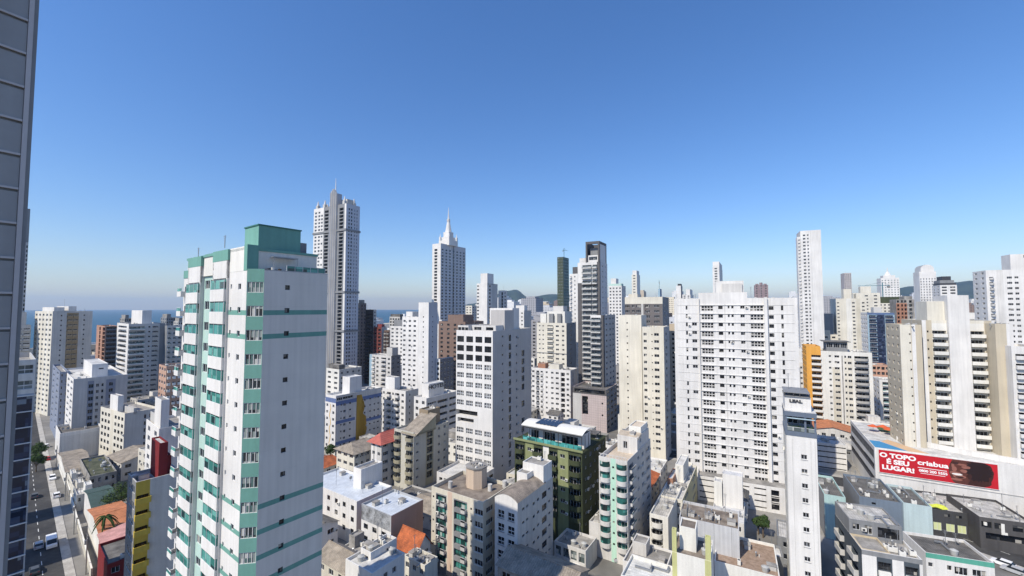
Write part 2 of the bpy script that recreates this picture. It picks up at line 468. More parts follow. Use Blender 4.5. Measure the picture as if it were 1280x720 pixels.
    def block(s, fx0, fx1, fy0, fy1, z0, z1, mat, name='roof_block', cols=None, fl=3.0, off=.8, roof=None, zones=(), par=.3, faces='FRLK'):
        """a further volume standing on or beside the main one, in fractions of the plan"""
        X = lambda f: -s.W/2 + f * s.W
        Y = lambda f: -s.L/2 + f * s.L
        bx = (X(fx0), X(fx1), Y(fy0), Y(fy1)); save, sr = s.wb, s.rb; s.wb = MB(); s.rb = s.wb
        for face in 'FRLK':
            o, ang, w = s.frame(face, bx); c = (cols or {}).get(face, ())
            s.facade(o, ang, w, z0, z1, cols=c, fl=fl, off=off, wall=mat, zmin=.3, zones=zones)
        s.flat_roof(*bx, z1, par, roofm=roof, wall=mat)
        s.parts.append((name, s.wb, (0, 0, 0), 0.0)); s.wb, s.rb = save, sr
        return bx
    def clutter(s, n, z, x0=.1, x1=.9, y0=.1, y1=.9):
        for _ in range(n):
            x = -s.W/2 + s.W * random.uniform(x0, x1); y = -s.L/2 + s.L * random.uniform(y0, y1)
            k = random.random(); q4 = random.choice((0, math.pi/2))
            if k < .16: s.parts.append(('antenna', antenna_mb(random.choice((2.5, 3.5, 5))), (x, y, z), random.random()*3))
            elif k < .38: s.parts.append(('air_conditioner', ac_mb(True), (x, y, z), q4))
            elif k < .50: s.parts.append(('water_tank', tank_mb(), (x, y, z), 0))
            elif k < .62: s.parts.append(('roof_hatch', hatch_mb(), (x, y, z), q4))
            elif k < .78: s.parts.append(('satellite_dish', dish_mb(), (x, y, z), random.uniform(1, 2.4)))
            elif k < .90: s.parts.append(('vent_pipe', vent_mb(), (x, y, z), 0))
            else: s.parts.append(('duct', duct_mb(), (x, y, z), q4))
    def part(s, name, mb, loc=(0,0,0), ang=0.0): s.parts.append((name, mb, loc, ang)); return s
    def done(s):
        if s.wb.f: s.wb.build('wall', s.root)
        if s.rb.f: s.rb.build('roof', s.root)
        by = {}
        for p in s.parts: by.setdefault(p[0], []).append(p)
        for name, ps in by.items():
            cap = 100 if len(ps) > 100 else len(ps)
            if len(ps) > 100:
                ps.sort(key=lambda p: (s.world(*p[2]) - Vector((0, 0, CAM_H))).length)
            near = s.o.length < 128 and name in ('window', 'balcony')
            for nm, mb, loc, ang in ps[:cap]:
                fr, gl = split_glass(mb) if near else (mb, None)
                o = bpy.data.objects.new(nm, cached_mesh(fr, nm)); COL.objects.link(o)
                o.parent = s.root; o.location = loc; o.rotation_euler = (0, 0, ang)
                if gl:
                    g = bpy.data.objects.new('pane', cached_mesh(gl, 'pane')); COL.objects.link(g); g.parent = o
            if ps[cap:]:
                q = MB()
                for nm, mb, loc, ang in ps[cap:]: q.add(mb, loc, ang)
                o = q.build(name, s.root); o['kind'] = 'stuff'
        return s

def ac_mb(roof=False):
    if ('ac', roof) in CACHE: return CACHE[('ac', roof)]
    b = MB()
    if roof:
        b.box(-.5, .5, -.3, .3, .15, 1.0, OFF); b.cyl(0, 0, 1.0, 1.05, .26, DARKF); b.box(-.5, -.4, -.3, .3, 0, .15, METAL); b.box(.4, .5, -.3, .3, 0, .15, METAL)
    else:
        b.box(0, .8, -.42, -.08, 0, .58, OFF); b.box(.12, .56, -.44, -.42, .08, .5, DARKF); b.box(.05, .75, -.4, 0, -.06, -.01, METAL)
    CACHE[('ac', roof)] = b; return b
def antenna_mb(h):
    if ('ant', h) in CACHE: return CACHE[('ant', h)]
    b = MB(); b.bar((0, 0, 0), (0, 0, h), .05, METAL)
    for k in range(4): b.bar((-.5 + .1*k, 0, h - .25*k - .1), (.5 - .1*k, 0, h - .25*k - .1), .025, METAL, 4)
    CACHE[('ant', h)] = b; return b
def tank_mb():
    if 'tank' in CACHE: return CACHE['tank']
    m = paint((.48, .48, .46), .2)
    b = MB(); b.cyl(0, 0, 0, .95, .55, m, 12, .68); b.cyl(0, 0, .95, 1.2, .7, m, 12, .2)
    CACHE['tank'] = b; return b
def hatch_mb():
    if 'hatch' in CACHE: return CACHE['hatch']
    b = MB(); b.box(-.8, .8, -.6, .6, 0, .9, LGREY); b.box(-.9, .9, -.7, .7, .9, 1.02, CONC)
    CACHE['hatch'] = b; return b

def dish_mb():
    if 'dish' in CACHE: return CACHE['dish']
    b = MB(); b.bar((0, 0, 0), (0, 0, .8), .04, METAL, 5); n = 10; d = LGREY
    for k in range(n):
        a0, a1 = 2*math.pi*k/n, 2*math.pi*(k+1)/n
        f = lambda a, r, o: (r*math.cos(a), -.12 - o, .95 + r*math.sin(a) + .25*o)
        b.quad(f(a0, .2, 0), f(a1, .2, 0), f(a1, .5, .16), f(a0, .5, .16), d); b.poly([f(a0, .2, 0), f(a1, .2, 0), (0, -.08, .95)], d)
    b.bar((0, -.1, .95), (0, -.6, 1.15), .02, METAL, 4); CACHE['dish'] = b; return b
def vent_mb():
    if 'vent' in CACHE: return CACHE['vent']
    b = MB(); b.cyl(0, 0, 0, .9, .14, METAL, 8); b.cyl(0, 0, .9, 1.1, .26, METAL, 8, .05); b.cyl(.6, .1, 0, .5, .1, OFF, 6); CACHE['vent'] = b; return b
def duct_mb():
    if 'duct' in CACHE: return CACHE['duct']
    b = MB(); b.box(-1.6, 1.6, -.16, .16, .12, .4, METAL); b.box(-1.6, -1.3, -.16, .16, 0, .12, CONC); b.box(1.2, 1.5, -.16, .16, 0, .12, CONC); b.box(1.3, 1.6, -.16, 1.2, .4, .66, METAL); CACHE['duct'] = b; return b

def tower(name, label, cat, xl, xc, xr, yt, d, th=30, wall=WHITE, L=None, W=None, **kw):
    """place a box building: (xc, yt) is the photo point of its front right roof corner, d metres ahead; xl its front left edge, xr its rear right edge"""
    t = R(th); x = Vector((math.cos(t), -math.sin(t), 0)); y = Vector((math.sin(t), math.cos(t), 0))
    c = at(xc, yt, d)
    W = W or run(c, -x, xl)
    if L is None: L = run(c, y, xr)
    H = c.z - kw.get('z0', 0.0)
    if not (3 < W < 60 and 3 < L < 60): print('SIZE', label, round(W, 1), round(L, 1), round(H, 1))
    W = max(3.0, min(W, 60)) if W > 0 else 14; L = max(3.0, min(L, 60)) if L > 0 else 14
    o = c - x * W/2 + y * L/2
    return Bld(name, label, cat, o, t, W, L, H, wall, **kw)
def text(body, size, mat, parent, loc, rot, name='lettering', extrude=.06, align='CENTER', sx=1.0, bold=.0):
    cu = bpy.data.curves.new(name, 'FONT'); cu.body = body; cu.size = size; cu.align_x = align; cu.extrude = extrude; cu.offset = bold
    tmp = bpy.data.objects.new('tmp', cu); COL.objects.link(tmp)
    bpy.context.view_layer.update()
    me = bpy.data.meshes.new_from_object(tmp.evaluated_get(bpy.context.evaluated_depsgraph_get()))
    bpy.data.objects.remove(tmp); bpy.data.curves.remove(cu)
    me.materials.clear(); me.materials.append(mat); me.name = name
    o = bpy.data.objects.new(name, me); COL.objects.link(o); o.parent = parent; o.location = loc; o.rotation_euler = rot; o.scale = (sx, 1, 1)
    return o

# ------------------------------------------------------------------ the setting: ground, sea, hills, streets
def sheet(name, pts, z, mat, kind='structure'):
    b = MB(); b.poly([(p[0], p[1], z) for p in pts], mat); o = b.build(name); tag(o, kind=kind); return o
G1 = mottled((.15, .145, .135), (.30, .285, .26), .035, name='town_ground')
WALKM = mottled((.34, .32, .29), (.46, .44, .40), .4, name='paving')
SANDM = mottled((.50, .43, .32), (.58, .52, .40), .02, name='beach_sand')
b = MB(); b.poly([(-14000, -6000, 0), (15000, -6000, 0), (15000, 15000, 0), (-14000, 15000, 0)], G1)
o = b.build('ground'); tag(o, kind='structure')
coast = [(-690, -5800), (-690, 300), (-640, 900), (-560, 1600), (-430, 2400), (-150, 3400), (150, 4400), (-400, 5600), (-1500, 9000), (-2500, 14800)]
sheet('beach', [(-760, -5900)] + [(x + 45, y) for x, y in coast] + [(-13900, 14900), (-13900, -5900)], 0.25, SANDM)
m, n_, l_, b_ = newmat('sea_water')
geo = n_.new('ShaderNodeNewGeometry')
cr = n_.new('ShaderNodeValToRGB'); cr.color_ramp.elements[0].color = (.012, .065, .115, 1); cr.color_ramp.elements[1].color = (.02, .095, .15, 1)
l_.new(noise(n_, l_, mapping(n_, l_, geo.outputs['Position'], (1, .35, 1)), .004, 5), cr.inputs[0]); l_.new(cr.outputs[0], b_.inputs['Base Color'])
b_.inputs['Roughness'].default_value = .55
bp = n_.new('ShaderNodeBump'); bp.inputs['Strength'].default_value = .5; bp.inputs['Distance'].default_value = .6
l_.new(noise(n_, l_, geo.outputs['Position'], .12, 3), bp.inputs['Height']); l_.new(bp.outputs[0], b_.inputs['Normal'])
sheet('sea', [(x, y) for x, y in coast] + [(-13800, 14800), (-13800, -5800)], 0.5, m)
# wooded hills: ridge lines with real depth
HILLM = mottled((.012, .026, .016), (.035, .055, .03), .012, name='hill_forest')
ROCKH = mottled((.05, .06, .045), (.09, .10, .06), .004, name='hill_scrub')
def ridge_at(tab, a):
    for (a0, h0), (a1, h1) in zip(tab, tab[1:]):
        if a0 <= a <= a1:
            t = (a - a0) / (a1 - a0); t = t * t * (3 - 2 * t); return h0 + (h1 - h0) * t
    return tab[0][1] if a < tab[0][0] else tab[-1][1]
from mathutils import noise as mn
def hills(tab, d, depth, name):
    """tab: (photo column, photo row of the skyline) for a range d metres off"""
    t2 = [((px - 640) / F, (384.6 - py) / F * d + 64) for px, py in tab]
    b = MB(); na, nr = 220, 26; a0, a1 = t2[0][0], t2[-1][0]
    for i in range(na + 1):
        a = a0 + (a1 - a0) * i / na
        for j in range(nr + 1):
            q = j / nr; y = d - depth * .45 + depth * q
            prof = max(0.0, math.sin(math.pi * min(1, max(0, q)))) ** 1.2 if True else 0
            top = ridge_at(t2, a)
            nz = mn.fractal(Vector((a * 9, q * 3 + d, 0)), 1.0, 2.0, 5)
            crest = 1 if abs(q - .45) < .03 else 0
            h = max(-3, top * min(1, prof * 1.02) * (1 + (.22 * nz * (1 - crest * .8) * min(1, abs(q - .45) * 8))))
            b.v.append((a * y, y, h - 2 if 0 < j < nr else -6))
    k = b.mi(HILLM)
    for i in range(na):
        for j in range(nr):
            p = i * (nr + 1) + j; b.f.append((p, p + nr + 1, p + nr + 2, p + 1)); b.m.append(k)
    o = b.build(name, smooth=True); tag(o, kind='structure')
hills([(560, 386), (590, 379), (600, 377), (615, 374), (628, 364), (646, 362), (660, 371), (690, 367), (720, 368), (760, 372), (820, 378), (860, 383), (900, 386)], 5200, 1800, 'hills')
hills([(1000, 386), (1040, 380), (1090, 369), (1115, 361), (1140, 357), (1165, 354), (1195, 352), (1215, 350), (1240, 353), (1290, 352), (1400, 362), (1500, 380)], 4300, 1700, 'hills')

# ------------------------------------------------------------------ streets
ROADS = []
PAINTW = paint((.75, .75, .72), .2); 
def street(pts, half, name='street', walk=2.0, lanes=True, mat=None):
    """asphalt strip with kerbed pavements either side and worn lane marks"""
    for (p, q) in zip(pts, pts[1:]):
        p = Vector(p).to_3d(); q = Vector(q).to_3d(); d = (q - p).normalized(); s = Vector((d.y, -d.x, 0))
        ROADS.append((p, q, half + walk))
        b = MB(); b.quad(p - s*half, p + s*half, q + s*half, q - s*half, mat or ASPH)
        b.v = [(x, y, .02) for x, y, z in b.v]; o = b.build(name); tag(o, kind='structure')
        for sg in (-1, 1):
            b = MB(); a = p + s*sg*half; c = p + s*sg*(half + walk); e = q + s*sg*(half + walk); f = q + s*sg*half
            pts4 = [a, c, e, f] if sg > 0 else [c, a, f, e]
            b.prism([(v.x, v.y) for v in pts4], 0.0, .14, WALKM); o = b.build('pavement'); tag(o, kind='structure')
        if lanes:
            L = (q - p).length; b = MB(); t = 1.0
            while t < L - 4:
                a = p + d*t; c = p + d*(t + 2.5)
                b.quad(a - s*.07, a + s*.07, c + s*.07, c - s*.07, PAINTW); t += 6
            b.v = [(x, y, .026) for x, y, z in b.v]; o = b.build('lane_marking'); tag(o, kind='structure')
def gp(x, y): 
    v = ground(x, y); return (v.x, v.y)
# the street on the left, running away beside the dark glass tower
A0 = Vector((-114.2, 108.8)); DL = Vector((-.766, .643)).normalized(); NL = Vector((.643, .766)).normalized()
SL0 = A0 - DL*90 - NL*3.4; SL1 = A0 + DL*420 - NL*3.4
street([tuple(SL0), tuple(SL1)], 3.4, walk=1.7)
# the avenue at the lower right
AV0 = ground(1150, 655); AV1 = ground(1300, 706); dv = (AV1 - AV0).normalized()
AVA = AV0 - dv*40; AVB = AV1 + dv*120
street([(AVA.x, AVA.y), (AVB.x, AVB.y)], 5.5, walk=2.2)
# hidden cross streets between the blocks
def pt(th, a, bx): 
    t = R(th); A = Vector((math.sin(t), math.cos(t))); B = Vector((-math.cos(t), math.sin(t))); return A*a + B*bx
for a_, half in ((196, 5), (330, 6), (500, 5)):
    street([tuple(pt(30, a_, -260)), tuple(pt(30, a_, 420))], half)

# ================================================================== BUILDINGS: the near ones
def W_(a, b, h=1.2, **k): return (a, b, h, 'win', k)
def G_(a, b, h=1.5, **k): return (a, b, h, 'grid', k)
def B_(a, b, h=2.2, **k): return (a, b, h, 'balc', k)
def P_(a, b, h=1.2, **k): return (a, b, h, 'plain', k)

# grey panelled flank of the neighbouring tower that cuts off the left of the view
t_ = R(30); c_ = at(29, 300, 12.0); c_.z = 92
yv = Vector((math.sin(t_), math.cos(t_), 0)); xv = Vector((math.cos(t_), -math.sin(t_), 0))
Ln = 16.0; o_ = c_ - yv * Ln/2 - xv * 5
PANG = panelled((.30, .305, .32), 60.0, 60.0, .0, .55, .05)
n1 = Bld('panelled_tower', 'tall tower flank clad in dark grey horizontal panels at the left edge', 'building', o_, t_, 10.0, Ln, 92.0, MGREY)
n1.box_body()
JOINT = paint((.13, .132, .14), .1); TRIM = paint((.50, .47, .46), .1)
z = .4; k = 0
while z < 91.5:
    q = CACHE.get('pan')
    if q is None:
        q = MB(); q.box(0, .05, 0, Ln - .16, 0, .93, paint((.32, .315, .31), .12, .5)); q.box(.05, .085, 0.0, Ln - .16, .0, .06, TRIM); CACHE['pan'] = q
    n1.part('cladding_panel', q, (5.012, -Ln/2, z)); z += 1.0
q = MB(); q.box(4.9, 5.10, Ln/2 - .15, Ln/2 - .05, 0, 92.2, TRIM); q.box(4.9, 5.07, Ln/2 - .05, Ln/2 + .04, 0, 92.2, MGREY)
n1.part('corner_trim', q)
n1.done()

# dark glass tower beside the street
t_ = R(39); c_ = at(45, 449, 74.0)
yv = Vector((math.sin(t_), math.cos(t_), 0)); xv = Vector((math.cos(t_), -math.sin(t_), 0))
n2 = Bld('glass_tower', 'dark blue glass tower standing at the left kerb of the street', 'building', c_ - yv * 11 - xv * 9, t_, 18.0, 22.0, c_.z, LGREY)
FRW = paint((.36, .38, .41), .08)
cols = [(k/9 + .008, (k+1)/9 - .008, 2.55, 'plain', dict(r=.12, glass=GLASSB, rows=range(2, 60))) for k in range(9)]
cols += [(k/9 + .01, (k+1)/9 - .01, 1.5, 'grid', dict(r=.25, glass=GLASSL, rows=range(0, 2))) for k in range(9)]
for f in ('R', 'F'):
    o, a, w = n2.frame(f); n2.facade(o, a, w, 0, n2.H, cols=cols, fl=2.72, off=.9, wall=FRW, zones=[(0, 1, 0, 5.9, WHITE2)])
for f in ('L', 'K'):
    o, a, w = n2.frame(f); n2.facade(o, a, w, 0, n2.H)
n2.flat_roof(-9, 9, -11, 11, n2.H, .9)
n2.block(.2, .7, .2, .7, n2.H - .95, n2.H + 2.2, LGREY)
for k in range(20):
    q = CACHE.get('spandrel')
    if q is None: q = MB(); q.box(0, .22, -11, 11, 0, .16, ALU); CACHE['spandrel'] = q
    zz = n2.H - .9 - 5.44 - 2.72*k + .02
    if zz > 2: n2.part('floor_band', q, (9.003, 0, zz))
n2.clutter(4, n2.H - .9)
n2.done()

# two unseen towers added left of the frame to cast shadows on the street
for (x_, y_, w_, h_, lab_) in ((-157, 78, 13, 52, 'unseen white tower added left of the dark glass tower to shade the street'), (-176, 104, 9, 50, 'unseen cream tower added further up the street to shade it')):
    b = Bld('apartment_tower', lab_, 'building', Vector((x_, y_, 0)), R(40), w_, 13, h_, WHITE2 if w_ > 10 else CREAM)
    b.box_body(F=dict(cols=[(.15, .35, 1.3, 'win', {}), (.65, .85, 1.3, 'win', {})], fl=3), R_=dict(cols=[(.2, .35, 1.3, 'win', {}), (.6, .8, 1.3, 'win', {})], fl=3)); b.clutter(3, h_ - .9); b.done()

# ------------------------------------------------------------------ the white and teal tower
th = R(36); xv = Vector((math.cos(th), -math.sin(th), 0)); yv = Vector((math.sin(th), math.cos(th), 0))
C1 = at(330.6, 338, 48.6); zt = C1.z
Lr = run(C1, yv, 409.6); CH = 1.32; Wt = 22.5
# local frame: centre of a box W x L whose front edge is the chamfer's outer line
Lt = Lr + CH
org = C1 - yv * CH + yv * Lt/2 - xv * Wt/2
tt = Bld('apartment_tower', 'tall white apartment tower with teal corner strip and stacked balconies, nearest on the left', 'building', org, th, Wt, Lt, zt, WHITE)
X1, Y0, Y1 = Wt/2, -Lt/2, Lt/2
fl = 2.79
LAV = panelled((.69, .64, .57), 3.9, 2.79, .014, .7, .05, .9)
# right side, pale render with teal floor bands
offw = 3.05
bands = [1.75 * fl, 2.75 * fl, 9.7 * fl, 10.72 * fl, 11.74 * fl, 12.76 * fl]
zr = [(0, 1, zz - .22, zz + .36, TEAL) for zz in bands]
tt.facade((X1, Y0 + CH), math.pi/2, Lr, 0, zt, cols=[(357.5, 362.5, .52, 'win', dict(r=.14, frame=DARKF))], zones=zr, fl=fl, off=1.62, wall=LAV)
# chamfered corner: windows band / teal band
cl = math.hypot(CH, CH)
tt.facade((X1 - CH, Y0), math.pi/4, cl, 0, zt, cols=[(.04, .96, 1.12, 'win', dict(r=.07, style='four', glass=GLASSM, frame=WHITE))], fl=fl, off=1.35, wall=TEAL)
# front, in slices: wall strip, balcony stack, teal recess, balcony stack, end strip
def slab_part(nm, x0, x1, y0, y1, z0, z1, m, top=None):
    q = MB(); q.box(x0, x1, y0, y1, z0, z1, m, top); tt.part(nm, q)
s1 = X1 - CH; s2 = s1 - 5.0; s3 = s2 - 4.6; s4 = s3 - 4.4; s5 = s4 - 4.8; s6 = -Wt/2
zp = zt + 2.9        # top of the storey above the terrace
zf = [(0, 1, zz - .22 + 2.9, zz + .36 + 2.9, TEAL) for zz in bands]
tt.facade((s2, Y0), 0.0, s1 - s2, 0, zt, cols=[(.55, .68, .62, 'win', dict(r=.12)), (.10, .17, .5, 'win', dict(r=.12))], zones=[(a, b, c - 2.9, d - 2.9, m) for a, b, c, d, m in zf], fl=fl, off=1.5)
def stack(xa, xb, proj, top, glassm, zs):
    """projecting column of enclosed balconies"""
    q = MB()
    q.box(xa, xb, Y0 - .02, Y0 + 1.0, 0, top, WHITE); tt.part('balcony_core', q)
    side = .28
    q = MB(); q.box(xa, xa + side, Y0 - proj*.5, Y0 - .021, 0, top, WHITE); q.box(xb - side, xb, Y0 - proj*.5, Y0 - .021, 0, top, WHITE); tt.part('pilaster', q)
    q = MB(); q.box(xa - .1, xb + .1, Y0 - proj*.55, Y0 + .8, top, top + 1.35, TEAL); q.box(xa, xb, Y0 - proj*.5, Y0 - .022, top - 2.2, top, WHITE); tt.part('cornice_block', q)
    k = 0; zz = top - 2.2 - 2.6
    while zz > 1:
        w = xb - xa - 2*side + .34
        tt.part('balcony', balcony_mb(w, proj, 'closed', WHITE, GLASST, 1.28), (xa + side - .17, Y0 - .03, zz - .1))
        q = CACHE.get(('stackwin', round(w, 2)))
        if q is None: q = window_mb(w - .4, 2.3, ALU, GLASS, 'win')
        tt.part('window', q, (xa + side, Y0 - .06, zz))
        zz -= fl; k += 1
stack(s3, s2, .5, zt + 1.5, TEAL, 0)
stack(s5, s4, .45, zt + 1.3, TEAL, 0)
# pale teal recess between the stacks with little windows
tt.facade((s4, Y0 + .25), 0.0, s3 - s4, 0, zt + 1.6, cols=[(.12, .42, 1.0, 'win', dict(r=.12)), (.55, .9, 1.25, 'win', dict(r=.3, glass=GLASST))], fl=fl, off=2.3, wall=TEALL)
slab_part('cornice_block', s4 - .05, s3 + .05, Y0 + .2, Y0 + 2, zt + 1.6, zt + 2.9, TEAL)
tt.facade((s6, Y0), 0.0, s5 - s6, 0, zt, cols=[(.2, .8, 1.3, 'balc', dict(p=.9, bs='half', bm=WHITE, rail=GLASST, r=.4))], fl=fl, off=1.3)
slab_part('cornice_block', s6 - .05, s5 + .02, Y0 - .06, Y0 + 2, zt - .1, zt + 1.0, TEAL)
o, a, w = tt.frame('L'); tt.facade(o, a, w, 0, zt, cols=[(.15, .4, 1.3, 'balc', dict(p=1.1, bs='half', bm=TEALL, rail=GLASST, r=.4)), (.62, .8, 1.3, 'balc', dict(p=1.1, bs='half', bm=TEALL, rail=GLASST, r=.4))], fl=fl, off=1.4)
o, a, w = tt.frame('K'); tt.facade(o, a, w, 0, zt)
# roof terrace floor, parapets and the set-back top storey
q = MB(); q.poly([(-Wt/2, Y0, zt - .12), (X1 - CH, Y0, zt - .12), (X1, Y0 + CH, zt - .12), (X1, Y1, zt - .12), (-Wt/2, Y1, zt - .12)], CONCL); tt.part('terrace_floor', q)
q = MB()
q.prism([(X1 - .22, Y0 + CH + .1), (X1 - .005, Y0 + CH), (X1 - .005, Y1), (X1 - .22, Y1)], zt - .12, zt + .12, LGREY)
q.prism([(X1 - CH, Y0 + .2), (X1 - CH, Y0 + .005), (X1 - .005, Y0 + CH), (X1 - .2, Y0 + CH + .1)], zt, zt + .18, TEAL)
tt.part('parapet', q)
px1 = X1 - 1.7; py0 = Y0 + .1
bx = (-Wt/2 + 1.0, px1, py0, Y1 - .6)
save = tt.wb; tt.wb = MB()
for f in 'FRLK':
    o, a, w = tt.frame(f, bx)
    cs = [(.40, .72, 1.6, 'win', dict(r=.15, rows=1, glass=GLASST, dz=.75))] if f == 'R' else []
    tt.facade(o, a, w, zt - .12, zp - .45, cols=cs, wall=OFF, fl=3, off=.3, zmin=0)
tt.part('penthouse', tt.wb); tt.wb = save
slab_part('penthouse_roof', bx[0] - .1, bx[1] + .12, bx[2] - .12, bx[3] + .1, zp - .45, zp - .15, TEAL, CONC)
slab_part('corner_return', s1 - .9, s1 - .02, Y0 - .03, Y0 + 1.2, zt - .02, zp + .15, TEAL)
slab_part('corner_return', s2 + .05, s1 - .92, Y0 - .02, Y0 + 1.2, zt - .02, zp + .0, OFF)
# awning over the terrace door, glass rail and the teal lift house
q = MB(); q.box(px1 + .12, px1 + 1.0, Y0 + 2.6, Y0 + 5.6, zt + 1.75, zt + 1.86, METAL); q.bar((px1 + .95, Y0 + 2.7, zt + .1), (px1 + .95, Y0 + 2.7, zt + 1.75), .03, METAL); q.bar((px1 + .95, Y0 + 5.5, zt + .1), (px1 + .95, Y0 + 5.5, zt + 1.75), .03, METAL); tt.part('awning', q)
q = MB(); q.box(X1 - .14, X1 - .11, Y0 + 3.9, Y1 - .3, zt + .14, zt + .75, GLASST); q.box(X1 - .17, X1 - .08, Y0 + 3.9, Y1 - .3, zt + .75, zt + .8, ALU)
for k in range(6):
    y = Y0 + 3.9 + (Y1 - .35 - Y0 - 3.9) * k / 5; q.box(X1 - .17, X1 - .08, y, y + .05, zt + .12, zt + .75, ALU)
tt.part('glass_railing', q)
q = MB()
for k in range(5): q.box(X1 - .95, X1 - .6, Y0 + 1.6 + .42*k, Y0 + 1.85 + .42*k, zt - .12, zt + .25 + .12*(k % 3), random.choice((OFF, DARKF, BROWN)))
tt.part('planter', q)
P307 = tt.world(0, 0, 0)
slab_part('lift_house', px1 - 4.4, px1 - .55, Y0 + 1.5, Y0 + 6.6, zp - .16, zp + 2.75, TEAL)
slab_part('lift_house_roof', px1 - 4.5, px1 - .45, Y0 + 1.4, Y0 + 6.7, zp + 2.75, zp + 2.9, paint((.05, .17, .15), .1))
slab_part('vent_block', px1 - 3.2, px1 - .9, Y0 + 6.75, Y0 + 7.6, zp - .16, zp + 1.3, MGREY)
tt.part('antenna', antenna_mb(1.6), (s3 + 2, Y0 + .3, zt + 3.3)); tt.part('antenna', antenna_mb(1.6), (s5 + 2, Y0 + .3, zt + 2.5))
tt.done()

# ------------------------------------------------------------------ yellow building with the dark red stair block
b = tower('apartment_block', 'narrow block with yellow balcony bands and a blank grey wall beside the red stair tower', 'building', 160, 170, 226, 603, 80, 38, wall=LGREY, roof=CONCL)
zs = []
b.box_body(F=dict(cols=[(.12, .88, 1.5, 'win', dict(r=.1))], fl=3.0, off=1.0, wall=MGREY),
           R_=dict(cols=[(171.5, 187, 1.35, 'balc', dict(p=.7, r=.7, bs='solid', bm=YELLOW, ext=.25, ph=.9, frame=DARKF))], fl=2.95, off=2.6,
                   zones=[(170, 188, 0, 100, YELLOW)]))
b.block(.02, .9, .50, .70, b.H - .9, b.H + 6.2, RED, 'stair_tower')
b.block(.05, .6, .70, .86, b.H - .9, b.H + 3.0, RED, 'stair_tower')
b.clutter(3, b.H - .9, .1, .9, .05, .45)
b.done()

# ------------------------------------------------------------------ slim white tower with the small windows (bottom right of centre)
b = tower('office_tower', 'slim white tower with one column of small windows and a dark navy roof terrace', 'building', 982, 1021, None, 548, 87, 30, wall=WHITE, L=8.5)
sl = [(.50, .66, .85, 'win', dict(r=.16, sill=WHITE2, ac=0))]
zones = [(.0, .03, 0, 90, LGREY), (.20, .215, .8, 90, LGREY), (.80, .812, .8, 90, LGREY), (.93, .945, .8, 90, LGREY)]
b.box_body(F=dict(cols=sl, zones=zones, fl=2.95, off=3.7), R_=dict(), L_=dict(cols=[(.3, .4, .8, 'win', {})], fl=2.95, off=3.7, wall=CREAM))
NV = paint((.13, .16, .21), .1)
W, L, H = b.W, b.L, b.H
q = MB(); q.box(-W/2 - .08, W/2 + .08, -L/2 - .12, L/2 + .1, H + .001, H + .9, NV); b.part('terrace_band', q)
for (x, y) in ((-W/2, -L/2), (W/2 - .35, -L/2), (W/2 - .35, L/2 - .35), (-W/2, L/2 - .35), (W*.12, -L/2)):
    q = MB(); q.box(x, x + .35, y, y + .35, H + .901, H + 4.0, NV); b.part('terrace_column', q)
b.block(.08, .92, .38, .95, H + .85, H + 4.0, MGREY, 'terrace_room', cols={'F': [(.05, .45, 2.0, 'win', dict(rows=1, r=.2)), (.5, .95, 2.0, 'win', dict(rows=1, r=.2))]}, off=.2)
q = MB(); q.box(-W/2 - .1, W/2 + .1, -L/2 - .15, L/2 + .1, H + 4.01, H + 5.0, NV, CONCL); b.part('terrace_roof', q)
q = MB(); q.box(-W/2 + .3, W/2 - .2, -L/2 - .5, -L/2 + .5, H + 3.6, H + 3.68, paint((.45, .58, .64), .1)); b.part('awning', q)
q = MB(); q.box(-W/2, W/2, -L/2 + .05, -L/2 + .12, H + .95, H + 1.7, GLASSL); q.box(-W/2, W/2, -L/2 + .03, -L/2 + .14, H + 1.7, H + 1.76, ALU); b.part('glass_railing', q)
GRN = mottled((.02, .05, .015), (.06, .11, .03), 3.0, name='leaves')
for k in range(7):
    q = MB(); x = -W/2 + .7 + k * (W - 1.4)/6
    q.box(-.25, .25, -.2, .2, 0, .35, paint((.3, .2, .13), .2))
    for j in range(26):
        a = random.uniform(0, 6.28); h = random.uniform(.3, 1.1); r = random.uniform(.05, .45)
        q.bar((0, 0, .3), (r*math.cos(a), r*math.sin(a), h), .02, GRN, 3, .05)
    b.part('potted_plant', q, (x, -L/2 + .6, H + .905))
b.block(.02, .88, .14, .92, H + 5.0, H + 7.9, WHITE, 'sign_block')
q = MB(); q.box(-W/2 - .05, W/2 - .8, -L/2 + .9, L/2 - .6, H + 7.9, H + 8.02, MGREY); q.box(-W/2 - .05, W/2 - .8, -L/2 + .9, L/2 - .6, H + 8.7, H + 8.85, MGREY)
for x in (-W/2, -W/2 + 1.6, 0, W/2 - 1.0): q.box(x, x + .2, -L/2 + 1.0, -L/2 + 1.2, H + 8.02, H + 8.7, DARKF)
b.part('roof_canopy', q)
yb = -L/2 + .14 * L
text('LEAL', .85, DARKF, b.root, (-W*.12, yb - .1, H + 6.7), (R(90), 0, 0), 'sign_lettering', .05, sx=1.25, bold=.05)
b.part('antenna', antenna_mb(5), (W*.1, 0, H + 8.8)); b.part('antenna', antenna_mb(3.5), (-W*.3, 1, H + 8.8))
b.done()

